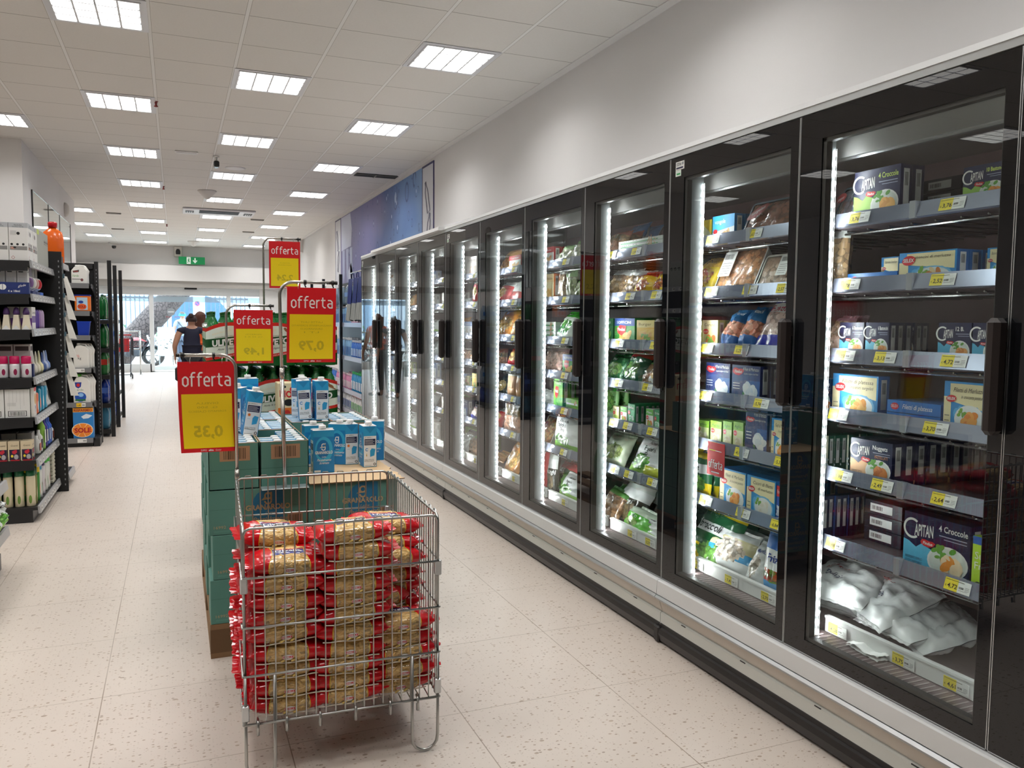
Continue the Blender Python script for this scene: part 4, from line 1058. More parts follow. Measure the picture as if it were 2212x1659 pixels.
GOODS = [
(1,0,'tray','darkfish',2.158,2.256,0.123,2.15,1),
(1,0,'box','cutlet_lime',1.963,2.156,0.17,2.15,2),
(1,0,'flat','darkbox',1.867,2.01,0.132,2.3,3),
(1,0,'box','stick_lime',1.598,1.738,0.116,2.15,2),
(1,1,'bagup','mushroom',2.187,2.263,0.207,2.14,1),
(1,1,'flat','blueflat',1.962,2.171,0.051,2.15,1),
(1,1,'box','cod_gold',2.074,2.149,0.109,2.28,1),
(1,1,'box','cod_gold',1.745,1.955,0.103,2.15,4),
(1,1,'box','cod_gold',1.622,1.687,0.101,2.2,1),
(1,2,'bag','pinkbag',2.202,2.277,0.126,2.15,2),
(1,2,'box','stick_navy',2.087,2.197,0.123,2.15,2),
(1,2,'box','stick_navy',1.982,2.081,0.123,2.15,5),
(1,2,'box','stick12_navy',1.685,1.798,0.123,2.15,2),
(1,2,'box','stick12_navy',1.585,1.682,0.123,2.15,2),
(1,3,'box','nug_navy',2.226,2.276,0.127,2.15,3),
(1,3,'box','plaice_gold',2.017,2.22,0.149,2.15,1),
(1,3,'flat','blueflat',1.777,1.979,0.079,2.15,2),
(1,3,'box','cod2_gold',1.619,1.767,0.153,2.15,2),
(1,4,'box','green_cream',2.229,2.277,0.133,2.15,7),
(1,4,'box','nug_navy',1.947,2.125,0.143,2.15,9),
(1,5,'box','spine_navy',2.246,2.274,0.153,2.15,7),
(1,5,'flat','darkbox',2.034,2.196,0.15,2.3,3),
(1,5,'flat','darkbox',2.079,2.233,0.113,2.45,3),
(1,5,'box','cutlet_navy',1.651,1.89,0.183,2.15,3),
(1,5,'box','lime_fun',1.594,1.639,0.164,2.14,1),
(2,0,'box','aurora',2.953,3.1,0.106,2.15,2),
(2,0,'box','clam_blue',2.798,2.947,0.114,2.15,3),
(2,0,'tray','brownfish',2.482,2.756,0.134,2.15,1),
(2,1,'bag','yellowveg',2.943,3.105,0.15,2.15,2),
(2,1,'tray','chicken',2.673,2.94,0.178,2.15,1),
(2,1,'tray','clams',2.467,2.665,0.136,2.15,1),
(2,2,'box','creamveg',3.007,3.105,0.131,2.15,2),
(2,2,'box','creamveg',2.89,3.0,0.131,2.15,2),
(2,2,'bag','bluefish',2.789,2.887,0.154,2.15,1),
(2,2,'bag','bluefish',2.676,2.78,0.165,2.15,1),
(2,2,'bag','shrimp',2.46,2.671,0.216,2.15,1),
(2,3,'box','cod_fiori',2.798,2.967,0.152,2.15,3),
(2,3,'box','cod_fiori',2.607,2.786,0.151,2.15,5),
(2,3,'box','cod_fiori',2.47,2.517,0.144,2.15,2),
(2,4,'box','limeveg',3.041,3.109,0.1,2.15,2),
(2,4,'box','limeveg',2.934,3.034,0.104,2.15,3),
(2,4,'box','limeveg',2.845,2.924,0.111,2.15,3),
(2,4,'box','limeveg',2.776,2.836,0.118,2.15,3),
(2,4,'box','limeveg',2.701,2.767,0.124,2.15,3),
(2,4,'box','cod_fiori',2.556,2.689,0.186,2.15,1),
(2,4,'box','cod2_gold',2.418,2.514,0.169,2.12,1),
(2,5,'bagup','fava',2.937,3.106,0.183,2.15,1),
(2,5,'bagup','fava',2.928,3.002,0.178,2.2,1),
(2,5,'box','cod2_gold',2.674,2.847,0.163,2.15,6),
(2,5,'box','cubes_gold',2.495,2.669,0.163,2.15,6),
(2,5,'box','redblue',2.453,2.49,0.15,2.15,2),
(2,6,'bag','broccoli',2.815,3.108,0.228,2.15,1),
(2,6,'bag','broccoli',2.881,3.014,0.196,2.3,1),
(2,6,'bag','fishbag',2.69,3.007,0.152,2.15,2),
(2,6,'bag','whitefish',2.574,2.681,0.148,2.15,2),
(2,6,'bagup','bluered',2.427,2.567,0.22,2.14,1),
(3,0,'bag','meatbag',3.759,3.93,0.124,2.15,2),
(3,0,'bag','whiteblue',3.822,4.01,0.178,2.3,2),
(3,0,'flat','whitegreen',3.338,3.754,0.078,2.15,4),
(3,1,'bag','mushroom',3.751,3.932,0.143,2.15,2),
(3,1,'bag','mushroom',3.606,3.746,0.129,2.15,2),
(3,1,'bag','yellowbag',3.448,3.624,0.11,2.15,2),
(3,1,'bag','yellowbag',3.325,3.439,0.118,2.15,2),
(3,2,'box','greenbox',3.796,3.934,0.141,2.15,3),
(3,2,'box','green_findus',3.574,3.781,0.141,2.15,2),
(3,2,'box','yellowbox',3.388,3.556,0.131,2.15,2),
(3,2,'box','pinkbox',3.323,3.38,0.127,2.15,2),
(3,3,'bag','greenbag',3.71,3.922,0.131,2.15,2),
(3,3,'bag','darkgreen',3.534,3.735,0.151,2.15,2),
(3,3,'bag','brownbag',3.39,3.52,0.113,2.12,1),
(3,3,'bag','whitepotato',3.283,3.471,0.139,2.13,1),
(3,4,'bagup','beans',3.781,3.951,0.195,2.15,2),
(3,4,'box','smallcream',3.717,3.781,0.091,2.15,3),
(3,4,'box','smallwhite',3.636,3.702,0.096,2.15,3),
(3,4,'box','smallgreen',3.558,3.627,0.118,2.15,6),
(3,4,'box','smallwhite',3.384,3.452,0.109,2.15,3),
(3,4,'box','smallgreen',3.322,3.375,0.112,2.15,3),
(3,5,'bag','olivebag',3.693,3.938,0.149,2.15,2),
(3,5,'bag','whitebeans',3.285,3.635,0.187,2.13,1),
(3,5,'bag','yellowgreen',3.289,3.503,0.081,2.12,1),
(3,6,'bag','brownbag',3.731,3.938,0.149,2.15,3),
(3,6,'bag','darkbag',3.556,3.844,0.209,2.2,3),
(3,6,'bag','limebag',3.376,3.672,0.105,2.13,1),
(3,6,'bag','brownbag',3.537,3.743,0.164,2.3,2),
(3,6,'bag','whitebeans',3.285,3.491,0.089,2.12,1),
(3,6,'bagup','bluered',3.257,3.318,0.179,2.12,1),
(4,0,'box','redcutlet',4.545,4.752,0.123,2.15,4),
(4,0,'bag','clearveg',4.342,4.519,0.105,2.15,2),
(4,0,'bag','clearveg',4.187,4.342,0.132,2.15,1),
(4,1,'box','orangebox',4.675,4.753,0.172,2.15,2),
(4,1,'box','orangebox',4.539,4.661,0.177,2.15,2),
(4,1,'bagup','mushroom',4.384,4.486,0.197,2.15,1),
(4,1,'bagup','clearveg',4.262,4.384,0.185,2.15,1),
(4,1,'bag','clearveg',4.18,4.31,0.111,2.15,1),
(4,2,'flat','whitegreen',4.505,4.76,0.122,2.15,4),
(4,2,'bag','peasbag',4.327,4.519,0.164,2.15,1),
(4,2,'bag','peasbag',4.293,4.428,0.165,2.2,1),
(4,3,'bag','pinkbag',4.499,4.755,0.139,2.15,4),
(4,3,'box','green_findus',4.248,4.402,0.133,2.15,1),
(4,4,'box','tallgreen',4.395,4.519,0.194,2.15,2),
(4,4,'flat','limeflat',4.181,4.351,0.084,2.15,2),
(4,4,'bagup','whitebeans',4.546,4.727,0.086,2.15,2),
(4,5,'tray','pizza',4.566,4.749,0.167,2.15,1),
(4,5,'bagup','almond',4.154,4.531,0.222,2.14,1),
(4,6,'bagup','redbag',4.627,4.756,0.293,2.15,1),
(4,6,'bagup','darkbag',4.51,4.62,0.267,2.15,1),
(4,6,'bag','darkgreen',4.417,4.65,0.168,2.2,4),
(4,6,'bag','brownbag',4.469,4.666,0.215,2.3,3),
(4,6,'bag','whitebeans',4.154,4.468,0.132,2.13,1),
(5,0,'bag','burger',5.266,5.486,0.15,2.15,2),
(5,0,'box','redcutlet',5.06,5.266,0.112,2.15,2),
(5,1,'bag','redbag',5.312,5.564,0.145,2.15,2),
(5,1,'bag','whitered',5.047,5.295,0.15,2.15,2),
(5,2,'bag','orangebag',5.272,5.578,0.191,2.15,2),
(5,2,'bag','orangebag',5.057,5.272,0.169,2.15,2),
(5,3,'bag','redbag',5.1,5.337,0.144,2.15,2),
(5,3,'bagup','meatbag',5.355,5.555,0.103,2.15,1),
(5,4,'bagup','cardpack',5.161,5.306,0.269,2.15,1),
(5,4,'bagup','cardpack',5.046,5.144,0.263,2.15,1),
(5,4,'bag','fries',5.332,5.532,0.137,2.15,2),
(5,5,'bag','redbag',5.416,5.565,0.124,2.15,2),
(5,5,'bagup','meatbag',5.073,5.38,0.23,2.15,1),
(5,6,'bag','orangebag',5.167,5.445,0.198,2.2,2),
(5,6,'bag','orangebag',5.693,5.949,0.036,2.3,2),
(6,0,'box','palebox',6.184,6.369,0.182,2.15,2),
(6,0,'box','palebox',5.924,6.162,0.165,2.15,2),
(6,1,'bagup','redbag',5.921,6.027,0.199,2.15,1),
(6,1,'bag','silverbag',6.114,6.366,0.048,2.15,2),
(6,2,'box','bluewhite',6.001,6.246,0.12,2.15,1),
(6,2,'box','palebox',6.269,6.387,0.12,2.15,2),
(6,3,'tray','burgerbox',6.107,6.325,0.094,2.15,1),
(6,3,'bagup','meatbag',5.913,6.085,0.105,2.15,1),
(6,4,'box','creamveg',6.206,6.358,0.094,2.15,2),
(6,4,'box','creamveg',6.082,6.183,0.103,2.15,2),
(6,4,'box','yellowbox',5.91,6.016,0.132,2.15,2),
(6,5,'box','cod_fiori',6.123,6.379,0.151,2.15,3),
(6,5,'bag','shrimp',5.906,6.078,0.109,2.15,1),
(6,6,'bag','brownbag',6.038,6.414,0.132,2.2,2),
(6,6,'flat','limeflat',6.314,6.607,0.175,2.3,2),
]
SHN = ['top', 'second', 'third', 'fourth', 'fifth', 'sixth', 'bottom']
DRN = {1: 'nearest whole door', 2: 'second whole door', 3: 'third whole door', 4: 'fourth whole door', 5: 'fifth freezer door', 6: 'sixth freezer door', 7: 'seventh freezer door', 8: 'eighth freezer door', 9: 'ninth freezer door', 10: 'farthest freezer door'}
rr = random.Random(11)
for k in range(7, 11):       # far doors: pale goods half lost in the reflections
    yb = J0 + (k - 1) * DP
    for s in range(7):
        y = yb + .70
        while y > yb + .2:
            w = rr.uniform(.13, .24)
            kind, st = rr.choice([('box', 'palebox'), ('box', 'bluewhite'), ('box', 'palebox'), ('bag', 'whitebeans'), ('bag', 'silverbag'), ('box', 'creamveg'), ('bag', 'whitered'), ('bag', 'orangebag')] if s < 5 else [('bag', 'brownbag'), ('bag', 'silverbag'), ('box', 'palebox'), ('bag', 'whitebeans')])
            if rr.random() < .82: GOODS.append((k, s, kind, st, round(y - w, 3), round(y, 3), round(rr.uniform(.1, .17), 3), 2.15, 1))
            y -= w + .02
cache = {}
per = {}
for g in GOODS: per.setdefault((g[0], g[1]), []).append(g)
def place_goods():
    for (k, s), lst in per.items():
        lst.sort(key=lambda g: -g[5])
        cnt = {}
        for g in lst: cnt[g[3]] = cnt.get(g[3], 0) + 1
        seen = {}
        for (_, _, kind, st, y0, y1, h, X, n) in lst:
            w = y1 - y0; z = SZ[s]
            look = LOOK[st]; seen[st] = seen.get(st, 0) + 1
            where = '%s shelf, %s' % (SHN[s], DRN[k])
            which = '' if cnt[st] == 1 else ', %s from the left' % ORD[seen[st]]
            lab = '%s%s, %s' % (look, which, where)
            grp = 'frozen goods on the %s shelf behind the %s' % (SHN[s], DRN[k])
            seed = int(y1 * 100) % 97 + s * 7
            if kind == 'box':
                d = min(.05, max(.028, w * .35)); X = max(X, 2.135)
                ob = make_box(st, w - .002, d, h).build('frozen_food_box')
                step = (d + .002, 0); rot = (0, 0, -PI / 2)
                n = min(n, int((2.70 - X) / (d + .002)))
            elif kind == 'flat':
                d = min(.22, 2.70 - X); hh = h / n
                hh = h / max(n, 1)
                ob = make_flat(st, w, d, hh - .002).build('frozen_food_box'); step = (0, hh); rot = (0, 0, -PI / 2)
            elif kind == 'tray':
                L = h / .9
                ob = make_tray(st, w, L).build('food_tray'); step = (.05, 0); rot = (-.42, 0, -PI / 2); X = max(X, 2.14)
            else:
                up = kind == 'bagup'
                t = .055 if up else .07
                L = h * (1.0 if up else 1.12)
                a = .10 if up else .5
                ob = make_bag(st, w * 1.02, L, t, seed).build('frozen_food_bag'); step = (.062, 0); rot = (-a, 0, -PI / 2); X = max(X, 2.165)
                n = min(n, int((2.62 - X) / .07))
            if kind == 'tray' and False: pass
            ob.location = (X, y1, z + (.001 if kind in ('box', 'flat') else .014))
            ob.rotation_euler = Euler(rot, 'XYZ')
            tag(ob, lab, 'bag' if 'bag' in kind else 'tray' if kind == 'tray' else 'box', grp)
            if kind in ('bag', 'bagup'): ob.rotation_euler = (rot[0] * 1.0, rr.uniform(-.05, .05), rot[2] + rr.uniform(-.06, .06))
            for i in range(1, n):
                c = ob.copy(); COL.objects.link(c)
                c.location = (X + step[0] * i, y1 + (rr.uniform(-.006, .006) if step[0] else 0), ob.location[2] + step[1] * i)
                if kind in ('bag', 'bagup'): c.rotation_euler = (ob.rotation_euler[0] + rr.uniform(-.05, .05), rr.uniform(-.05, .05), ob.rotation_euler[2])
                w2 = which
                c['label'] = ('%s, %s in%s, %s' % (look, ORD[i + 1] + ' back', (' row ' + str(ORD[seen[st]])) if which else ' its row', where)) if step[0] else ('%s, %s up in%s, %s' % (look, ORD[i + 1], (' pile ' + str(ORD[seen[st]])) if which else ' its pile', where))
place_goods()
# loose white bags heaped on the bottom of the nearest freezer
for i, (x, y, z, w, h, rx, rz, lab) in enumerate((
    (2.30, 2.40, .365, .30, .24, -1.35, -1.2, 'crumpled white bag lying lowest, left end of the heap in the nearest freezer'),
    (2.27, 2.37, .41, .30, .22, -1.2, -1.5, 'crumpled white bag on top, left end of the heap in the nearest freezer'),
    (2.36, 2.24, .40, .28, .24, -1.1, -1.85, 'white bag with a salad picture, middle of the heap in the nearest freezer'),
    (2.34, 2.14, .365, .28, .23, -1.3, -1.75, 'white bag lying second from right in the heap, nearest freezer'),
    (2.42, 2.08, .37, .28, .22, -1.25, -2.0, 'white bag with a tapering end, rightmost of the heap, nearest freezer'),
    (2.44, 2.36, .42, .28, .22, -1.0, -1.4, 'white bag at the back of the heap, nearest freezer'))):
    o = make_bag('white_plain', w, h, .075, i + 41, 1.35, 1.3).build('frozen_food_bag', None, (x - .12, y, z), (rx, .05 * (-1) ** i, rz))
    tag(o, lab, 'bag', 'white bags heaped in the nearest freezer')
b = MB(); off = Vector((5, 2, 1))
b.grid(lambda u, v: Vector((u * .15, v * .075, .006 + .012 * abs(noise.noise(Vector((u * 5, v * 4, 0)) + off)) + .01 * math.sin(u * 5) ** 2)), 18, 10, C('#eeeeec', .6))
b.grid(lambda u, v: Vector((u * .15, v * .075, .012 * abs(noise.noise(Vector((u * 5, v * 4, 0)) + off)))), 18, 10, C('#eeeeec', .6), flip=True)
tag(b.build('paper_wrapper', None, (2.095, 2.06, .315), (0, 0, -PI / 2 - .1)), 'crumpled white paper left on the air grille of the nearest freezer', 'paper')
# ------------------------------------------------------------------ wire basket of pasta
BK = Matrix.Translation((.1722, 2.502, 0)) @ Matrix.Rotation(R(-2.43), 4, 'Z')
def bk(x, y, z=0): 
    v = BK @ Vector((x, y, z)); return v
BW, BD, BZ0, BZ1 = .598, .82, .178, .782
root = tag(empty('wire_basket', BK.translation, R(-2.43)), 'wire sales basket on looped feet filled with red pasta bags', 'basket')
def panel(name, L, mp, loops=True, n=20):
    """mp maps (along, z) and an outward offset to a point"""
    b = MB(); r = .0024; st = L / n
    b.tube([mp(.0, BZ0, 0), mp(.0, BZ1 - .02, 0), mp(.006, BZ1 - .006, 0), mp(.02, BZ1, 0), mp(L - .02, BZ1, 0), mp(L - .006, BZ1 - .006, 0), mp(L, BZ1 - .02, 0), mp(L, BZ0, 0)], .0046, WIRE, 8)
    for z in (BZ0 + .001, .33, .48, .632): b.tube([mp(-.004, z, .006), mp(L + .004, z, .006)], .0036, WIRE, 6)
    for k in range(1, n):
        x = k * st
        if k % 2 == 1 and k < n - 1: b.tube([mp(x, BZ0, 0), mp(x, BZ1 + .002, .001), mp(x + st * .2, BZ1 + .009, .002), mp(x + st * .8, BZ1 + .009, .002), mp(x + st, BZ1 + .002, .001), mp(x + st, BZ0, 0)], r, WIRE, 5)
        elif k == n - 1: b.tube([mp(x, BZ0, 0), mp(x, BZ1, 0)], r, WIRE, 5)
    return b.build(name, root)
panel('front_panel', BW, lambda t, z, o: (t, -o, z))
panel('back_panel', BW, lambda t, z, o: (t, BD + o, z))
panel('side_panel', BD, lambda t, z, o: (-o, t, z), n=26)
panel('side_panel', BD, lambda t, z, o: (BW + o, t, z), n=26)
b = MB()
for k in range(21): b.tube([(k * BW / 20, 0, BZ0 + .006), (k * BW / 20, BD, BZ0 + .006)], .0022, WIRE, 5)
for k in range(9): b.tube([(0, k * BD / 8, BZ0 - .001), (BW, k * BD / 8, BZ0 - .001)], .0038, WIRE, 6)
b.build('floor_grid', root)
for x in (.035, .12, .22, .33, .44, .53):
    MB().tube([(x, .01, BZ0 + .012), (x, -.012, BZ0 + .008), (x, -.014, BZ0 - .03), (x, -.004, BZ0 - .034), (x, -.002, BZ0 - .012)], .0042, WIRE, 6).build('hook', root)
for y in (0, BD):
    s = .004 if y else -.004
    for x0, x1 in ((0, .085), (BW - .085, BW)):
        pts = [(x0, y + s, BZ0 + .15), (x0, y + s, .055)]
        for k in range(1, 8):
            a = PI + PI * k / 8; pts.append(((x0 + x1) / 2 + math.cos(a) * (x1 - x0) / 2, y + s, .048 + math.sin(a) * .042))
        pts += [(x1, y + s, .055), (x1, y + s, BZ0 + .15)]
        MB().tube(pts, .005, WIRE, 8).build('leg', root)
for x in (0, BW):
    for y in (0, BD):
        for z in (.585, .19): MB().box((x - .011, y - .009, z), (x + .011, y + .009, z + .05), ALU, .003).build('corner_clamp', root)
# pasta bags: red ends, clear middle, blue band on top
PRED, PBLUE = mat('#cf1420', .16, 0, 0, .6), mat('#1c2f86', .18, 0, 0, .6)
PENNE = mat('#edc880', .3, 0, 0, .5, 1, .7); PENNE2 = mat('#dcae60', .3, 0, 0, .5, 1, .7)
PCLEAR = film('pasta_bag_film', (.99, .98, .95, 1), .05, 1.0, .07, .03)
def pasta_bag(seed):
    w, d, t = .232, .15, .056
    off = Vector((seed * 2.7, seed, 3)); rr = random.Random(seed)
    def P(u, v, side, lift=0.0):          # lies flat: u along x, v along y, side = +1 top
        su = max(0, 1 - abs(2 * u - 1) ** 4.2); sv = max(0, 1 - abs(2 * v - 1) ** 5.0)
        th = t * .5 * su ** .5 * sv ** .5
        th *= 1 + noise.noise(Vector((u * 4, v * 3, side * 2)) + off) * .16 + noise.noise(Vector((u * 16, v * 9, side * 3)) + off) * .07 * (1 + 2 * abs(2 * u - 1))
        sh = 1 - .14 * abs(2 * u - 1) ** 5
        y = d * (.5 + (v - .5) * sh)
        return Vector((u * w, y, t * .5 + side * (th + lift)))
    hw = lambda v: .205 + .06 * abs(2 * v - 1) ** 2
    FILL = win('#d6a455', '#ecd08c')
    CREAMS = mat('#e7dccb', .3)
    b = MB()
    # columns of the mesh follow the curved edge of the window
    NU, NV = 30, 18
    def U(i, v):
        h = hw(v); k = i / NU
        if k < .3: return (.5 - h) * k / .3
        if k > .7: return .5 + h + (.5 - h) * (k - .7) / .3
        return .5 - h + 2 * h * (k - .3) / .4
    vv = lambda j: .5 - .5 * math.cos(PI * j / NV)          # finer near the long edges
    for side in (1, -1):
        g = lambda u, v: P(U(u * NU, vv(v * NV)), vv(v * NV), side)
        def mf(u, v):
            V = vv(v * NV)
            if not .3 < u < .7: return PRED
            if side > 0: return PBLUE if .34 < V < .66 else FILL
            return CREAMS if V > .02 else FILL
        b.grid(g, NU, NV, mf, flip=side < 0)
    YL = mat('#f1cf2e', .3)
    for s_ in (-1, 1):                    # yellow outline of the window
        for side, v1 in ((1, 1.0), (-1, .2)):
            b.tube([P(.5 + s_ * (hw(v) + .004), v, side, .0006) for v in [vv(i * NV / 14) * v1 for i in range(15)]], .0011, YL, 4)
    for u in (0, 1):
        q = [P(u, i / 12, 1) for i in range(13)]; e = -.02 if u == 0 else .02
        vs = []
        for i, p in enumerate(q): vs += [p, p + Vector((e * (1 + .15 * math.sin(i * 3 + seed)), 0, .004 * math.sin(i * 2.2 + seed)))]
        b.add(vs, [(2 * i, 2 * i + 1, 2 * i + 3, 2 * i + 2) for i in range(12)], PRED)
    b.tube([Vector((w * k / 10, .004 + .0 * k - .006 * math.sin(PI * k / 10) + .012 * abs(k / 5 - 1) ** 4, .0055 + .0015 * math.sin(k * 1.7 + seed))) for k in range(1, 10)], .0022, CREAMS, 5)
    f2 = lambda x, y, l: P(.5 + x / w, .5 + y / d, 1, .001 + l * .0003)
    b.text(f2, 'Divella', -.04, -.01, .020, WHITEG, 2, w=.08, bold=.02); b.rect(f2, -.045, .014, .05, .018, REDM, 2); b.rect(f2, -.03, -.019, .035, -.016, WHITEG, 2)
    ob = b.build('pasta_bag')
    c = MB()                               # the penne showing through the film
    def lay(u, V, side, a, L=.034, r=.0046, sink=.0024):
        """a tube of pasta bent to follow the bag's surface"""
        pts = []
        for k in (-1, 0, 1):
            uu = u + k * .5 * L * math.cos(a) / w; V2 = min(max(V + k * .5 * L * math.sin(a) / d, .004), .996)
            if abs(uu - .5) > hw(V2) - .012: return
            p = P(uu, V2, side); nrm = Vector((0, -1 if V2 < .09 else (1 if V2 > .91 else 0), side * (1 if .05 < V2 < .95 else .45))).normalized(); pts.append(p - nrm * sink)
        c.tube(pts, r, PENNE if rr.random() < .65 else PENNE2, 7)
    for i in range(60): lay(rr.uniform(.2, .8), rr.choice([rr.uniform(.04, .32), rr.uniform(.68, .96)]), 1, rr.gauss(0, .55))
    for i in range(90): lay(rr.uniform(.18, .82), rr.uniform(.004, .10) ** 1, rr.choice([-1, 1]), rr.gauss(0, .25))
    for i in range(40): lay(rr.uniform(.18, .82), rr.uniform(.90, .996), rr.choice([-1, 1]), rr.gauss(0, .25))
    for i in range(64):                    # the long edge that faces out
        u = rr.uniform(.24, .76); z = rr.uniform(-.55, .55); a = rr.gauss(0, .42); L = .032
        y0 = .0035 + .012 * z * z
        dv = Vector((math.cos(a), 0, math.sin(a))) * L / 2
        p = Vector((u * w, y0, t * .5 + z * t * .42)); zz = [q.z for q in (p - dv, p + dv)]
        if min(zz) < .006 or max(zz) > t - .006 or abs(u - .5) > .195: continue
        c.tube([p - dv, p + dv], .0046, PENNE if rr.random() < .6 else PENNE2, 7)
    c.build('penne', ob)['kind'] = 'stuff'
    m_ = MB()                              # clear outer film over the pasta on the outward edge
    m_.grid(lambda u, v: Vector((w * (.5 + (u - .5) * 2 * (hw(0) - .01)), -.0022 + .030 * (2 * v - 1) ** 4 * .5 + .0012 * noise.noise(Vector((u * 20, v * 6, 1)) + off), t * (.09 + .82 * v))), 20, 8, PCLEAR)
    m_.build('film', ob)
    e = MB(); fr = frame((w / 2, -.0042, t * .40), (1, 0, 0), (0, 0, 1), (0, -1, 0), .0004)     # small oval maker's badge on the long edge
    e.ell(fr, 0, 0, .017, .008, WHITEG, 1, 16); e.rect(fr, -.0155, -.0035, .0155, .0035, REDM, 2); e.text(fr, 'DIVELLA', 0, -.0024, .0048, WHITEG, 3, w=.027, align='c', bold=.03)
    for k in range(2): e.tube([(w / 2 - .02 + .03 * k, -.004, t * .4 - .013), (w / 2 - .006 + .03 * k, -.004, t * .4 - .008)], .003, mat('#efcf7a', .35), 6)
    e.build('badge', ob)
    return ob
PB = [pasta_bag(s) for s in (1, 2, 3)]
used = [0, 0, 0]
rp = random.Random(5)
def put_bag(x, y, z, rz=0.0, rx=0.0, ry=0.0, lab='', grp='pasta bags in the wire basket', i=None):
    i = rp.randrange(3) if i is None else i
    p = bk(x, y, z); rot = (rx, ry, R(-2.43) + rz)
    if not used[i]: o = PB[i]; o.location = p; o.rotation_euler = rot; used[i] = 1
    else: o = dup(PB[i], p, rot)
    tag(o, lab, 'pasta bag', grp); return o
cols = [('left front', .012, .012, 9, .0), ('middle front', .222, .010, 11, .0), ('right front', .372, .03, 5, .12)]
z0 = BZ0 + .010
for nm, x, y, n, rz in cols:
    z = z0
    for k in range(n):
        pitch = .0515 if nm != 'left front' else .0545
        xo = x + rp.uniform(-.008, .008) + (0 if nm != 'right front' else .0)
        rzz = rz + rp.uniform(-.04, .04)
        if nm == 'middle front' and k < 5: xo -= .02
        put_bag(xo, y + (.0 if nm != 'right front' else -.005), z, rzz, rp.uniform(-.05, .05), rp.uniform(-.05, .05),
                'red pasta bag, %s from the bottom of the %s stack in the basket' % (ORD[k + 1], nm))
        z += pitch
for nm, x, y, n in (('left second-row', -.006, .165, 9), ('right second-row', .36, .19, 9), ('middle second-row', .19, .165, 8), ('left third-row', -.008, .32, 7), ('right third-row', .37, .345, 7), ('left fourth-row', -.006, .475, 6), ('left rear', -.006, .64, 5), ('right rear', .36, .62, 5)):
    z = z0
    for k in range(n):
        put_bag(x + rp.uniform(-.012, .006), y + rp.uniform(-.004, .004), z, rp.uniform(-.06, .06), rp.uniform(-.04, .04), rp.uniform(-.05, .05), 'red pasta bag, %s from the bottom of the %s stack' % (ORD[k + 1], nm))
        z += .0535
put_bag(-.002, .172, z0 + .487, .12, .1, .10, 'red pasta bag lying askew on top at the left basket corner')
put_bag(.345, .055, z0 + .265, .5, .12, .05, 'red pasta bag lying askew above the right front stack')
put_bag(.40, .045, z0 + .325, 1.0, .55, .45, 'tumbled red and blue pasta bag leaning on the right wires')
put_bag(.375, .10, z0 + .40, .3, .2, .1, 'red pasta bag slanting on the tumbled bag at the right')
put_bag(.36, .20, z0 + .49, .05, .05, .08, 'red pasta bag on top at the right rear of the basket')

# ------------------------------------------------------------------ offer signs on chromed stands
POLE = mat('#b9b5ae', .25, .9)
def poster(w, h, price, lines, bend=.02, skew=0.0, sag=0.0):
    b = MB()
    P = lambda u, v, side=-1, l=0.0: Vector((u * w + skew * (1 - v) ** 2 * w, bend * math.sin(PI * (1 - v) * .9) * (1 - v) - side * 0 + side * (.0006 + l) + sag * math.sin(PI * u), -h + v * h))
    b.grid(lambda u, v: P(u, v, -1), 8, 16, REDM); b.grid(lambda u, v: P(u, v, 1), 8, 16, REDM, flip=True)
    b.add([P(0, 0, -1), P(1, 0, -1), P(1, 1, -1), P(0, 1, -1), P(0, 0, 1), P(1, 0, 1), P(1, 1, 1), P(0, 1, 1)], [(3, 2, 6, 7), (0, 3, 7, 4), (2, 1, 5, 6), (0, 4, 5, 1)], REDM)
    for side in (-1, 1):
        f = (lambda s: lambda x, y, l: P((x if s < 0 else w - x) / w, y / h, s, .0006 + l * .0004))(side)
        if side > 0: g = f; 
        b.grid(lambda u, v: f(w * (.055 + .89 * u), h * (.045 + .60 * v), 1), 8, 12, YELLOW, flip=side > 0)
        b.offerta(f, w * .09, h * .735, w * .84, h * .145, mat('#f3ebe6', .45), 1.4)
        GH = mat('#cbb21a', .5)
        if side < 0:
            b.text(f, price, w * .5, h * .17, h * .12, GH, 2.2, w=w * .52, align='c', bold=.03, mirror=True)
            for i, s in enumerate(lines): b.text(f, s, w * .5, h * (.53 - .045 * i), h * .022, GH, 2.2, w=w * (.18 + .09 * len(s) / 3), align='c', mirror=True)
        b.text(f, 'DPIÙ', w * .35, h * .012, h * .018, WHITEG, 2, w=w * .1); b.text(f, 'elite', w * .48, h * .012, h * .018, WHITEG, 2, w=w * .09, bold=.04); b.text(f, 'Gusto', w * .6, h * .012, h * .018, WHITEG, 2, w=w * .1, shear=.3)
    o = b.build('offer_sign')
    e = MB()
    for x in (.22, .78): 
        p = P(x, 1.0); e.tube([p + Vector((0, -.003, -.006)), p + Vector((0, -.006, .008)), p + Vector((.002, 0, .018)), p + Vector((0, .006, .024)), p + Vector((-.003, .004, .012))], .0011, STEEL, 5)
    e.build('hook', o)
    return o
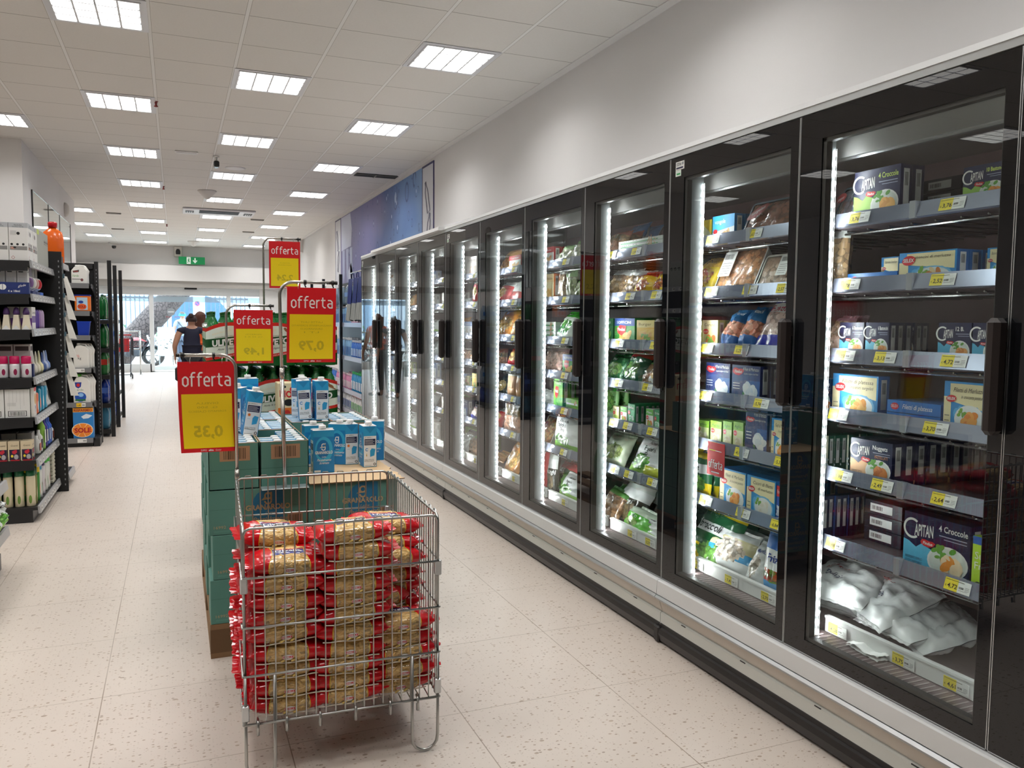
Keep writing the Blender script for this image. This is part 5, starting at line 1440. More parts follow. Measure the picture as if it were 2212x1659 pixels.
def stand(x, y, z0, z1, dx, lab, plate=None, lean=0.0):
    """pole rising from z0, bent over at z1 to an arm of length |dx|"""
    root = tag(empty('sign_stand', (x, y, z0)), lab, 'sign stand')
    s = 1 if dx > 0 else -1; r = .055; H = z1 - z0
    top = [(lean + s * (r - r * math.cos(a)), 0, H - r + r * math.sin(a)) for a in [PI / 2 * k / 7 for k in range(8)]]
    lo = MB().tube([(0, 0, 0), (lean * .55, 0, H * .55)], .0085, POLE, 12).build('pole', root)
    b = MB().tube([(lean * .5, 0, H * .5)] + top + [(lean + dx, 0, H)], .0068, POLE, 12); b.lathe([(.0095, -.015), (.0105, 0), (.0095, .03)], POLE, 12, (lean * .55, 0, H * .55)); b.build('arm', root)
    b = MB(); b.tube([(lean + dx, 0, H), (lean + dx + s * .009, 0, H)], .008, BLACK, 10); b.build('end_cap', root)
    for t in (.42, .95):
        b = MB(); cx = lean + (dx - s * .215) + s * (.215 * (t if s > 0 else t)) - s * .0; b.tube([(cx - .004, 0, H), (cx + .006, 0, H)], .0105, BLACK, 10); b.tube([(cx, 0, H), (cx, -.004, H - .014), (cx + .004, 0, H - .02)], .003, BLACK, 5); b.build('ring_clip', root)
    if plate: MB().box((-.095, -.03, -.004), (.095, .12, 0), mat('#a9b4b8', .3, .5), .001).build('base_plate', root)
    return root
stand(.2122, 3.335, .20, 1.268, -.205, 'chromed sign stand clamped to the rear corner of the wire basket')
o = poster(.206, .352, '0,35', ['DIVELLA', 'G. 500', 'FORMATO CLASSICO'], .03, .04); o.location = (.002, 3.332, 1.243)
tag(o, 'red and yellow offer sign hanging over the wire basket, lowest and nearest', 'sign', 'red and yellow offer signs')
stand(.408, 3.455, .7105, 1.562, .226, 'chromed sign stand with a base plate wedged between the green milk cases', True, -.012)
o = poster(.2, .31, '0,79', ['LATTE UHT', 'PARZIALMENTE SCREMATO', 'GRANAROLO'.replace('GRANAROLO', 'GRANAROLO'), 'LT 1'], .02, -.02); o.location = (.425, 3.45, 1.540)
tag(o, 'red and yellow offer sign over the milk cases, largest and right of centre', 'sign', 'red and yellow offer signs')
stand(.262, 4.83, .0, 1.487, .25, 'thin chromed sign stand before the green water bottle packs')
o = poster(.212, .302, '1,49', ['MORETTI', 'CL 33 X 3'], .01); o.location = (.302, 4.825, 1.463)
tag(o, 'red and yellow offer sign before the green water packs, half hiding them', 'sign', 'red and yellow offer signs')
stand(.580, 6.0, .0, 1.985, .25, 'tall chromed sign stand behind the green water bottle packs')
o = poster(.215, .33, '2,24', ['ACQUA', 'NATURALE'], .01); o.location = (.618, 5.995, 1.965)
tag(o, 'red and yellow offer sign behind the water packs, highest and farthest', 'sign', 'red and yellow offer signs')

# ------------------------------------------------------------------ wooden pallets
WOOD, WOOD2 = mat('#8a6a4a', .75), mat('#6e5238', .8)
def pallet(w=.8, d=1.2):
    root = empty('wooden_pallet')
    for i in range(5): MB().box((i * (w - .1) / 4, 0, .122), (i * (w - .1) / 4 + .1, d, .144), WOOD).build('top_board', root)
    for y in (0, d / 2 - .05, d - .1): MB().box((0, y, .10), (w, y + .1, .122), WOOD2).build('cross_board', root)
    for y in (0, d / 2 - .05, d - .1):
        for x in (0, w / 2 - .05, w - .1): MB().box((x, y, .022), (x + .1, y + .1, .10), WOOD2).build('block', root)
    for x in (0, w / 2 - .05, w - .1): MB().box((x, 0, 0), (x + .1, d, .022), WOOD).build('bottom_board', root)
    return root
PAL = tag(pallet(), 'worn wooden pallet under the green milk cases', 'pallet'); PAL.location = (.108, 3.50, 0)
tag(dup(PAL, (.148, 4.92, 0)), 'worn wooden pallet under the green water bottle packs', 'pallet')

# ------------------------------------------------------------------ milk cases
TEAL = mat('#588c80', .6); TEALD = mat('#2f6f7c', .6); KRAFT = mat('#b58f6e', .7); TAN = mat('#b9a27c', .6); BLUEP = mat('#1f6f95', .6)
CH = .187
def glogo(b, f, cx, cy, s, c, l=3):
    b.ring(f, cx, cy + s * .45, s * .2, s * .36, c, l, 18); b.poly(f, [(cx + s * .2, cy + s * .82), (cx + s * .36, cy + s * .82), (cx + s * .36, cy), (cx + s * .2, cy)], c, l)
    b.ring(f, cx, cy - s * .02, s * .2, s * .36, c, l, 12, PI, 2 * PI); b.poly(f, [(cx - s * .62, cy + s * .05), (cx - s * .3, cy + s * .4), (cx - s * .1, cy + s * .1)], c, l)
def milk_case(w, d, printed):
    b = MB(); b.box((0, 0, 0), (w, d, CH - .0015), TEAL, .002)
    f = front(); SEAM = mat('#3d6e63', .6)
    for (fr, W) in ((f, w), (frame((0, d, 0), (0, -1, 0), (0, 0, 1), (-1, 0, 0)), d)):
        b.rect(fr, .004, CH * .56, W - .004, CH * .566, SEAM, 1)
        b.rect(fr, W * .05, CH * .06, W * .22, CH * .10, mat('#5f9688', .6), 1)
    if printed:
        b.ell(f, w * .60, CH * .55, w * .17, CH * .42, BLUEP, 1, 22); b.rect(f, w * .55, CH * .5, w * .77, CH * .97, BLUEP, 1.5); b.poly(f, [(w * .45, CH * .2), (w * .6, CH * .05), (w * .77, CH * .2), (w * .77, CH * .5), (w * .45, CH * .5)], BLUEP, 1.2)
        glogo(b, f, w * .60, CH * .70, .045, TAN, 3); b.text(f, 'GRANAROLO', w * .6, CH * .50, .022, TAN, 3, w=w * .46, align='c', bold=.035)
        b.text(f, 'Parzialmente', w * .62, CH * .24, .018, TAN, 3, w=w * .36, align='c', shear=.35, bold=.01); b.text(f, 'Scremato', w * .62, CH * .1, .018, TAN, 3, w=w * .26, align='c', shear=.35, bold=.01); b.text(f, 'Latte', w * .62, CH * .39, .012, TAN, 3, w=w * .1, align='c', shear=.3)
        b.text(f, '16992', w * .05, CH * .14, .012, TAN, 3, w=w * .12)
        b.rect(f, w * .80, CH * .08, w * .96, CH * .38, KRAFT, 2); b.bars(f, w * .82, CH * .12, w * .94, CH * .34, mat('#4a3a2c', .7), 3, 6, 12)
    else:
        g = frame((0, d, 0), (0, -1, 0), (0, 0, 1), (-1, 0, 0)); b.text(g, '16992', d * .2, CH * .14, .014, TAN, 3, w=.06)
    return b.build('milk_case')
CA = milk_case(.392, .198, True); CB = milk_case(.392, .198, False); usedc = [0, 0]
for L in range(3):
    for rI in range(6):
        for cI in range(2):
            x = .108 + cI * .4 + rp.uniform(0, .004) + (.012 if (L + rI) % 2 and cI == 0 else 0); y = 3.50 + rI * .2; z = .1445 + L * CH
            k = 0 if rI == 0 else 1
            src = (CA, CB)[k]
            if not usedc[k]: o = src; o.location = (x, y, z); usedc[k] = 1
            else: o = src.copy(); COL.objects.link(o); o.location = (x, y, z)
            side = 'left' if cI == 0 else 'right'
            lay = ('bottom', 'second', 'third')[L]
            if rI == 0: lab = 'green milk case with logo, %s layer of the pallet, %s front position' % (lay, side)
            elif cI == 0: lab = 'green milk case on the left pallet flank, %s layer, %s from the front' % (lay, ORD[rI + 1])
            else: lab = 'green milk case hidden inside the pallet stack'
            tag(o, lab, 'milk case', 'green milk cases on the pallet' if cI == 0 or rI == 0 else 'hidden milk cases')
TZ = .1445 + 3 * CH
# open display trays full of cartons
def cap_row(): pass
MB1 = mat('#2f9fd2', .35); MB2 = mat('#2385c6', .35); MWH = mat('#eef1f2', .4)
def milk_top(b, x, y, w, d, z):
    """gable-flat top of a carton with its screw cap"""
    b.box((x, y, z - .03), (x + w, y + d, z), MB1)
    b.box((x, y, z), (x + w, y + d * .22, z + .003), MWH); b.box((x + w * .05, y + d * .3, z), (x + w * .5, y + d * .7, z + .001), MWH)
    b.lathe([(.0165, 0), (.0165, .012), (.013, .014)], WHITEG, 12, (x + w * .72, y + d * .5, z + .001))
def tray():
    """case 0.195 wide, 0.39 deep, open on top"""
    root = empty('display_tray'); w, d, h = .198, .392, .19
    b = MB(); t = .003
    b.box((0, 0, 0), (w, t, h), TEAL); b.box((0, d - t, 0), (w, d, h), TEAL); b.box((0, 0, 0), (t, d, h), TEAL); b.box((w - t, 0, 0), (w, d, h), TEAL); b.box((0, 0, 0), (w, d, .003), TEAL)
    for a, c in (((0, 0, h), (w, t, h + .002)), ((0, d - t, h), (w, d, h + .002)), ((0, 0, h), (t, d, h + .002)), ((w - t, 0, h), (w, d, h + .002))): b.box(a, c, KRAFT)
    f = front(); b.rect(f, .003, h * .42, w - .003, h * .428, mat('#2c6459', .6), 1)
    b.rect(f, w * .22, h * .62, w * .82, h * .94, KRAFT, 1); b.bars(f, w * .3, h * .66, w * .75, h * .9, mat('#4a3a2c', .7), 2, 8, 14)
    b.build('box', root)
    return root
TR = tray()
def small_carton_top():
    b = MB(); w, d = .0915, .0545
    b.box((0, 0, 0), (w, d, .178), MB1); b.rect(front(), 0, 0, w, .15, MWH, 1)
    b.box((0, d * .36, .178), (w * .66, d * .64, .184), MWH)
    b.lathe([(.0165, 0), (.0165, .011), (.014, .013)], WHITEG, 12, (w * .76, d * .52, .178))
    return b.build('milk_carton')
SC = small_carton_top(); first_sc = True; first_tr = True
for (tx, ty, lab) in ((.112, 3.50, 'front left'), (.315, 3.50, 'front second'), (.112, 3.902, 'middle left'), (.315, 3.902, 'middle second'), (.112, 4.304, 'rear left'), (.315, 4.304, 'rear second'), (.520, 4.10, 'right near'), (.720, 4.10, 'far right')):
    o = TR if first_tr else dup(TR); first_tr = False
    o.location = (tx, ty, TZ + .0005)
    tag(o, 'open green display tray of milk cartons, %s on the pallet' % lab, 'display tray', 'open milk trays')
    n = 0
    for i in range(2):
        for j in range(6):
            if (lab == 'middle left' and j < 5 and i == 0) or (lab == 'front second' and i == 0 and j > 2): continue
            n += 1
            c = SC if first_sc else SC.copy()
            if not first_sc: COL.objects.link(c)
            first_sc = False
            c.location = (tx + .0045 + i * .0945, ty + .006 + j * .0635, TZ + .0045)
            tag(c, 'white-capped milk carton, %s column row %s, in the %s tray' % (('left', 'right')[i], ORD[j + 1], lab), 'milk carton', 'cartons in the open trays')
# torn cardboard sheet over the right part
b = MB(); SH = mat('#d3b48c', .75); rr = random.Random(3)
x0, x1, y0, y1 = .515, .918, 3.49, 4.70; pts = []
for k in range(31): t = k / 30; pts.append((x0 + (x1 - x0) * t, y0 - rr.uniform(0, .006)))
for k in range(41): t = k / 40; pts.append((x1 + rr.uniform(-.006, .014) + .02 * t, y0 + (y1 - y0) * t))
for k in range(11): t = k / 10; pts.append((x1 - (x1 - x0) * t, y1))
n = len(pts); vs = [(x, y, TZ + .0005) for x, y in pts] + [(x, y, TZ + .0045) for x, y in pts]
b.add(vs, [tuple(range(n))[::-1], tuple(range(n, 2 * n))], SH); b.add(vs, [(i, (i + 1) % n, n + (i + 1) % n, n + i) for i in range(n)], mat('#7a5c3c', .8))
tag(b.build('cardboard_sheet'), 'beige torn-edged cardboard sheet on the right half of the milk pallet', 'cardboard')
for o in COL.objects:
    if o.name.startswith('display_tray') and o.location.x > .5: o.location.z += .0045
    if o.name.startswith('milk_carton') and o.location.x > .52: o.location.z += .0045
# loose upright cartons
def carton(kind):
    """one-litre slim brick, wide face -Y for kind 'wide', narrow printed face for 'info'"""
    w, d, h = (.0955, .064, .196) if kind == 'wide' else (.064, .0955, .196)
    root = empty('milk_carton')
    b = MB(); b.box((0, 0, 0), (w, d, h), MB1, .002)
    f = front(); g = frame((w, 0, 0), (0, 1, 0), (0, 0, 1), (1, 0, 0)); gl = frame((0, d, 0), (0, -1, 0), (0, 0, 1), (-1, 0, 0))
    def wide(fr, W):
        b.rect(fr, .001, .001, W - .001, h - .03, MB2, 1); b.ell(fr, W * .5, h * .55, W * .42, h * .30, mat('#3fb4de', .35), 1.5, 24); b.ell(fr, W * .46, h * .56, W * .3, h * .22, mat('#1f79bb', .35), 2, 24)
        glogo(b, fr, W * .48, h * .58, .028, WHITEG, 3); b.text(fr, 'GRANAROLO', W * .5, h * .45, .013, WHITEG, 3, w=W * .84, align='c', bold=.035)
        b.text(fr, 'Parzialmente', W * .5, h * .28, .011, WHITEG, 3, w=W * .66, align='c', shear=.35, bold=.01); b.text(fr, 'Scremato', W * .5, h * .21, .011, WHITEG, 3, w=W * .46, align='c', shear=.35, bold=.01); b.text(fr, 'Latte', W * .5, h * .36, .008, WHITEG, 3, w=W * .2, align='c', shear=.3)
        b.rect(fr, W * .04, h * .02, W * .34, h * .07, MWH, 3)
    def info(fr, W, sun):
        b.rect(fr, .002, .003, W - .002, h * .76, MWH, 1); b.text(fr, 'LO SAPEVI..?', W * .08, h * .71, .006, INK, 2, w=W * .6)
        b.rect(fr, W * .08, h * .54, W * .9, h * .69, NAVY, 2)
        for k in range(4): b.rect(fr, W * .12, h * (.565 + .03 * k), W * (.82 - .1 * (k % 2)), h * (.573 + .03 * k), MWH, 3)
        b.poly(fr, [(W * .5, h * .25), (W * .82, h * .28), (W * .9, h * .44), (W * .62, h * .46), (W * .5, h * .4)], MB1, 2)
        if sun:
            b.ell(fr, W * .25, h * .47, W * .09, h * .03, mat('#ee7a1e', .5), 2, 12)
            for k in range(8): a = k * PI / 4; b.poly(fr, [(W * .25 + W * .1 * math.cos(a - .15), h * .47 + W * .1 * math.sin(a - .15)), (W * .25 + W * .16 * math.cos(a), h * .47 + W * .16 * math.sin(a)), (W * .25 + W * .1 * math.cos(a + .15), h * .47 + W * .1 * math.sin(a + .15))], mat('#ee7a1e', .5), 2)
            b.rect(fr, W * .15, h * .38, W * .34, h * .385, MB1, 2)
        else:
            b.ring(fr, W * .26, h * .43, W * .07, W * .12, MB2, 2, 14, .6, 5.6); b.poly(fr, [(W * .2, h * .27), (W * .24, h * .35), (W * .28, h * .27)], mat('#b99a1e', .5), 2)
        for k in range(2): b.text(fr, ('SCEGLI TETRA PAK', 'PROTEGGI LA BONTA')[k], W * .08, h * (.17 - .035 * k), .0052, INK, 2, w=W * .72)
        b.ring(fr, W * .84, h * .07, W * .06, W * .1, INK, 2, 14); b.rect(fr, W * .08, h * .04, W * .6, h * .045, INK, 2)
    if kind == 'wide': wide(f, w); info(g, d, True); info(gl, d, False)
    else: info(f, w, kind == 'sun'); wide(g, d); wide(gl, d)
    # folded ears at the top
    EAR = mat('#2589bd', .35)
    nf = f if kind != 'wide' else gl; W = w if kind != 'wide' else d
    b.poly(nf, [(W * .08, h - .003), (W * .92, h - .003), (W * .5, h - .034)], EAR, 1.5)
    b.build('carton_body', root)
    b = MB(); b.box((0, 0, h), (w, d, h + .001), MWH)
    if w > d: b.box((0, d * .42, h), (w, d * .56, h + .006), MWH)
    else: b.box((w * .42, 0, h), (w * .56, d, h + .006), MWH)
    b.build('top_fold', root)
    MB().lathe([(.0165, 0), (.0165, .013), (.014, .015)], WHITEG, 16, (w * .5, d * .5, h + .005) if w > d else (w * .5, d * .3, h + .005)).build('screw_cap', root)
    return root
KW, KI, KS = carton('wide'), carton('recycle'), carton('sun')
SZT = TZ + .0046
def loose(src, x, y, z, rz, lab, rx=0, ry=0):
    if not loose.__dict__.get(src.name): o = src; loose.__dict__[src.name] = 1
    else: o = dup(src)
    o.location = (x, y, z); o.rotation_euler = (rx, ry, rz)
    tag(o, lab, 'milk carton', 'loose milk cartons on the pallet')
Z2 = SZT + .0005
loose(KW, .566, 3.72, Z2, .03, 'blue milk carton with large logo, nearest on the cardboard sheet')
loose(KW, .672, 3.95, Z2, -.55, 'blue milk carton turned aside, second from the right on the sheet')
loose(KS, .745, 3.90, Z2, .05, 'milk carton with orange sun print on the cardboard sheet')
loose(KI, .812, 3.80, Z2, .02, 'milk carton with white recycling panel, rightmost on the cardboard sheet')
loose(KW, .86, 4.00, Z2, -.3, 'milk carton behind the others at the right end of the sheet')
loose(KW, .555, 3.90, Z2, .1, 'milk carton beside the tray, behind the nearest one on the sheet')
TT = TZ + .196
loose(KS, .262, 3.735, TT - .002, .05, 'milk carton with sun print lying tilted on the front tray', 0, .16)
loose(KW, .265, 3.83, TT, 1.2, 'blue milk carton behind the tilted one on the trays', 0, 0)
loose(KS, .185, 3.98, TT - .01, -.15, 'milk carton with sun print leaning left on the middle tray', 0, -.1)
loose(KW, .13, 4.20, TT - .06, .2, 'milk carton sunk in the tray at the left edge of the stack')
loose(KW, .305, 4.45, TT, .2, 'milk carton standing alone on the rear second tray')
loose(KI, .565, 4.16, TT + .004, -.1, 'milk carton with recycling panel tilting on the right near tray', 0, -.06)
loose(KI, .645, 4.14, TT + .004, .04, 'upright milk carton with recycling panel on the right near tray')
loose(KW, .60, 4.30, TT + .004, .9, 'milk carton at an angle behind the pair on the right tray')

# ------------------------------------------------------------------ beer cartons behind the milk
b = MB(); BCR = mat('#e9d8ae', .6)
b.box((0, 0, 0), (.20, .14, .262), BCR, .003); f = front()
b.text(f, 'MORETTI', .01, .185, .036, REDM, 1, w=.18, bold=.04, rise=-.1); b.ell(f, .1, .225, .035, .022, REDM, 1, 16)
for x in (.03, .1, .17): b.ell(f, x, .24, .016, .009, INK, 2, 12)
b.rect(f, .0, .0, .2, .12, mat('#e87a28', .5), 1); b.ell(f, .06, .15, .03, .02, INK, 2, 14); b.rect(f, .02, .02, .18, .035, INK, 2)
for k in range(3): b.ell(f, .05 + .05 * k, .09, .018, .018, mat('#c9302a', .5), 2.5, 12)
BC = b.build('beer_carton')
for k in range(4):
    o = BC if k == 0 else BC.copy()
    if k: COL.objects.link(o)
    o.location = (.528, 4.745, .263 * k)
    tag(o, ('cream beer carton with red lettering on top of its stack behind the milk' if k == 3 else 'cream beer carton hidden behind the green milk cases'), 'beer carton', 'beer cartons')

# ------------------------------------------------------------------ green water packs
PETB = mat('#2f8a3f', .12, 0, 0, .6); PETD = mat('#14551f', .15); LBW = mat('#dfeadd', .35); LBG = mat('#0f4a22', .35); LBR = mat('#c8281f', .35)
def water_pack():
    root = empty('water_pack'); r = .0405; h = .315
    prof = [(.001, 0), (r * .8, .001), (r, .012), (r, .06), (r * .95, .066), (r, .072), (r, .19), (r * .97, .2), (r * .9, .225), (r * .62, .262), (.0145, .283), (.0135, .292), (.0155, .293), (.0155, .297), (.0135, .298)]
    for j in range(2):
        for i in range(3):
            b = MB()
            pts = prof
            b.lathe(pts, PETG, 14, (.0415 + i * .082, .0415 + j * .083, 0)); b.lathe([(r * .93, .006), (r * .93, .19), (r * .82, .22), (.001, .222)], mat('#3fa04c', .2), 12, (.0415 + i * .082, .0415 + j * .083, 0))
            bo = b.build('bottle', root)
            MB().lathe([(.0152, .298), (.0155, .314), (.013, .316), (.001, .316)], PETD, 12, (.0415 + i * .082, .0415 + j * .083, 0)).build('cap', bo)
    # printed wrap hugging the three front bottles
    b = MB(); W = .247
    def S(x, y, l=0.0):
        u = min(max(x, .0), W); k = (u % .0823) / .0823
        yy = .001 - .004 * math.sin(PI * k) - .0006 * l
        e = min(u, W - u)
        if e < .02: yy += (.02 - e) ** 2 * 40
        return Vector((u, yy, y))
    lower = lambda u: .050 + .045 * u; upper = lambda u: .172 + .055 * math.sin(PI * (.15 + .7 * u)) + .015 * u
    def strip(a, c, m, l):
        b.grid(lambda u, v: S(W * u, a(u) + (c(u) - a(u)) * v, l), 24, 3, m)
    strip(lambda u: .004, lambda u: lower(u) - .018, PETD, 1)
    strip(lambda u: lower(u) - .018, lower, LBR, 1.5)
    strip(lower, lambda u: upper(u), LBW, 1.5)
    strip(lambda u: upper(u), lambda u: upper(u) + .020, LBR, 1.5)
    strip(lambda u: .108 + .03 * u, lambda u: .155 + .03 * u, LBG, 3)
    f = lambda x, y, l: S(x, y, l)
    b.text(f, 'ULIVETO', W * .14, .115, .034, WHITEG, 6, w=W * .72, bold=.04, rise=.12)
    b.text(f, 'Aiuta la digestione', W * .25, .092, .012, INK, 4, w=W * .52, shear=.35, rise=.12)
    b.text(f, 'ACQUA DELLA SALUTE', W * .14, .178, .010, mat('#e8d8b0'), 4, w=W * .42, rise=.28); b.text(f, 'ACQUA MINERALE NATURALE', W * .2, .163, .006, INK, 4, w=W * .5, rise=.13)
    b.text(f, 'FACCIAMO MEGLIO', W * .3, .052, .007, WHITEG, 4, w=W * .5, rise=.15)
    # small brown bird on the label
    BR = mat('#8a5a34', .5)
    b.ell(f, W * .82, .207, .020, .009, BR, 6, 12, -.5); b.ell(f, W * .765, .219, .008, .007, BR, 6, 10); b.poly(f, [(W * .86, .203), (W * .95, .187), (W * .93, .184), (W * .84, .196)], BR, 6)
    b.build('printed_wrap', root)
    b = MB()      # shrink film over the shoulders
    off = Vector((1, 2, 3))
    b.grid(lambda u, v: Vector((W * u, .004 + .158 * v, .225 + .035 * math.sin(PI * v) * (.4 + .6 * abs(math.sin(3 * PI * u))) + .012 * noise.noise(Vector((u * 14, v * 9, 0)) + off))), 24, 10, CLEAR)
    b.build('shrink_film', root)
    return root
WPK = water_pack(); fw = True
for L in range(4):
    for j in range(4 if L == 3 else 2):
        for i in range(3):
            if L < 3 and j > 3: continue
            o = WPK if fw else dup(WPK); fw = False
            o.location = (.156 + i * .250, 4.945 + j * .172, .1445 + L * .331)
            side = ('left', 'middle', 'right')[i]; lay = ('bottom', 'second', 'third', 'top')[L]
            if L >= 2 and j == 0: lab = 'green bottled water pack, front row, %s layer, %s position' % (lay, side)
            elif L == 3: lab = 'green bottled water pack, %s row from the front, top layer, %s position' % (ORD[j + 1], side)
            else: lab = 'green bottled water pack hidden low behind the milk pallet'
            tag(o, lab, 'water pack', 'hidden green water packs' if 'hidden' in lab else 'green bottled water packs')
# thin slip sheet under the two rear rows of the top layer, on spare packs
for j in (2, 3):
    for i in range(3):
        for L in range(3):
            tag(dup(WPK, (.156 + i * .250, 4.945 + j * .172, .1445 + L * .331)), 'green bottled water pack hidden low behind the milk pallet', 'water pack', 'hidden green water packs')
# ------------------------------------------------------------------ left gondolas
RAILG = mat('#a5a6a8', .3, .2)
def curved_bracket(b, x0, x1, y, z, t=.004):
    """dark bracket plate under a shelf end: deep at the back (x0), shallow at the front (x1)"""
    pts = [(x0, z), (x1, z), (x1, z - .045)]
    for k in range(1, 7): a = k / 6; pts.append((x1 + (x0 - x1) * a, z - .045 - .055 * a ** 2))
    n = len(pts); vs = [(x, y, zz) for x, zz in pts] + [(x, y + t, zz) for x, zz in pts]
    b.add(vs, [tuple(range(n))[::-1], tuple(range(n, 2 * n))], SHELFBLK); b.add(vs, [(i, (i + 1) % n, n + (i + 1) % n, n + i) for i in range(n)], SHELFBLK)
def gondola(x_back, x_front, y0, y1, zs, top, label, end_far=True, tags=True, rails=True):
    """shelving that faces +X"""
    root = tag(empty('shelf_unit', (0, 0, 0)), label, 'shelving')
    b = MB(); b.box((x_back - .03, y0, 0), (x_back, y1, top), SHELFBLK)
    b.build('back_panel', root)
    b = MB()
    for yy in ((y0, y1 - .04) if not end_far else (y0,)):
        b.box((x_back, yy, 0), (x_back + .06, yy + .04, top), SHELFBLK)
    b.build('upright', root)
    if end_far:
        b = MB(); b.box((x_back, y1 + .002, 0), (x_front + .07, y1 + .03, top), mat('#141415', .6))
        for k in range(44): b.box((x_front + .045, y1 - .0005, .05 + k * .042), (x_front + .052, y1 + .0025, .065 + k * .042), mat('#8f9092', .5)); 
        for k in range(44): b.box((x_front + .0705, y1 + .01, .05 + k * .042), (x_front + .0712, y1 + .018, .065 + k * .042), mat('#8f9092', .5))
        b.build('end_panel', root)
    b = MB(); b.box((x_back, y0 + .01, 0), (x_front - .03, y1 - .005, .09), mat('#1b1c1f', .35)); b.build('base_plinth', root)
    for i, z in enumerate(zs):
        b = MB(); b.box((x_back, y0, z - .022), (x_front, y1 - .004, z), SHELFBLK)
        if i < len(zs) - 1: curved_bracket(b, x_back, x_front - .01, y0, z - .022); curved_bracket(b, x_back, x_front - .01, y1 - .012, z - .022)
        s = b.build('shelf', root)
        if not rails: continue
        b = MB()
        vs = [(x_front, z + .006), (x_front + .012, z + .004), (x_front + .020, z - .045), (x_front + .004, z - .047)]
        n = 4; V = [(x, y0 + .003, zz) for x, zz in vs] + [(x, y1 - .008, zz) for x, zz in vs]
        b.add(V, [(0, 1, 2, 3), (4, 5, 6, 7)[::-1], (0, 4, 5, 1), (1, 5, 6, 2), (2, 6, 7, 3), (3, 7, 4, 0)], RAILG)
        b.build('price_rail', s)
        if tags:
            b = MB(); g = frame((x_front + .0125, y0, z), (0, 1, 0), Vector((.008, 0, -.049)).normalized() * -1, (1, 0, .16), .0006); r3 = random.Random(i)
            y = .06
            while y < (y1 - y0) - .1:
                b.rect(g, y, -.040, y + .055, -.008, mat('#dcdcd8', .5), 1); b.rect(g, y + .006, -.028, y + .03, -.014, mat('#55524c', .5), 2); y += r3.uniform(.09, .17)
            b.build('price_tag', s)
    return root
AX = -.885; ZA = [1.792, 1.568, 1.328, 1.0, .728, .432, .108]
gondola(-1.36, AX - .02, 6.35, 7.44, ZA[::-1][::-1], 1.94, 'black end shelving unit of air fresheners nearest on the left')
def row(src, x, y, z, n, dx, lab, cat, grp, dy=0.0, rz=0.0, jit=0.0):
    """n copies one behind the other (towards -X), the first at the shelf front"""
    for k in range(n):
        o = src if (k == 0 and 'label' not in src.keys()) else dup(src)
        o.location = (x - dx * k, y + dy * k, z + .0006); o.rotation_euler = (0, 0, rz)
        tag(o, lab if n == 1 else '%s, %s from the shelf front' % (lab, ORD[k + 1]), cat, grp)
def bx_item(name, w, d, h, base, deco):
    """box facing +X: local x = width along +Y after turning, front at -y local"""
    b = MB(); b.box((0, 0, 0), (w, d, h), base, .0015)
    f = front(); s = frame((0, d, 0), (0, -1, 0), (0, 0, 1), (-1, 0, 0)); deco(b, f, w, h, s, d)
    return b.build(name)
G90 = PI / 2
def near(src, x_right, y, z, n, dx, lab, cat, grp): row(src, x_right, y, z, n, dx, lab, cat, grp, 0, G90)
XR = AX - .03
GR = 'goods on the nearest left shelving unit'
def d_disp(b, f, w, h, s, d):
    P1, P2 = mat('#b9bcc0', .5), mat('#8d8a88', .5)
    for fr, W in ((f, w), (s, d)):
        b.rect(fr, 0, h * .87, W, h, P1, 1); b.rect(fr, W * .05, h * .28, W * .95, h * .38, P2, 1); b.text(fr, 'PROFUMA', W * .3, h * .92, h * .035, INK, 2, w=W * .4); b.text(fr, 'PACIFICO TRAVEL', W * .2, h * .885, h * .025, INK, 2, w=W * .6)
        b.ell(fr, W * .5, h * .72, W * .09, W * .09, INK, 1, 14)
        for k in range(3): b.ell(fr, W * (.15 + .3 * k), h * .43, W * .07, W * .07, INK, 1, 12)
        b.poly(fr, [(W * .1, h * .08), (W * .2, h * .03), (W * .3, h * .08), (W * .2, h * .13)], mat('#b9706a'), 1); b.poly(fr, [(W * .13, h * .08), (W * .2, h * .045), (W * .27, h * .08), (W * .2, h * .115)], mat('#efeeec', .5), 2)
        b.ell(fr, W * .2, h * .33, W * .12, h * .03, mat('#c99080'), 2, 10); b.ell(fr, W * .3, h * .345, W * .08, h * .025, INK, 2.5, 10)
        for k in range(6): b.rect(fr, W * .08, h * (.78 - .02 * k), W * .4, h * (.785 - .02 * k), P2, 1)
SRC = bx_item('air_freshener_box', .19, .112, .252, mat('#e6e4e1', .5), d_disp)
row(SRC, XR + .005, 6.37, ZA[0], 2, .115, 'white boxed dispenser at the near end, top shelf', 'box', GR, 0, G90)
tag(dup(SRC, (XR + .005, 6.57, ZA[0] + .0006), (0, 0, G90)), 'white boxed dispenser second along the top shelf front', 'box', GR)
b = MB(); b.box((0, 0, 0), (.56, .20, .262), mat('#a8aaa2', .6)); b.box((0.004, .004, .262), (.556, .196, .264), mat('#85867e', .6)); f = front(); b.rect(f, .02, .225, .12, .26, mat('#c6d65a', .5), 1); b.rect(frame((0, .2, 0), (0, -1, 0), (0, 0, 1), (-1, 0, 0)), .01, .2, .19, .25, mat('#bccb6a', .5), 1)
for k in range(3): b.ring(f, .38 + .07 * k, .19, .012, .018, INK, 1, 10); b.rect(f, .37 + .07 * k, .19, .41 + .07 * k, .2, INK, 1)
o = b.build('storage_box', None, (XR - .002, 6.80, ZA[0] + .0006), (0, 0, G90)); tag(o, 'large grey-green box filling the far end of the top shelf', 'box', GR)
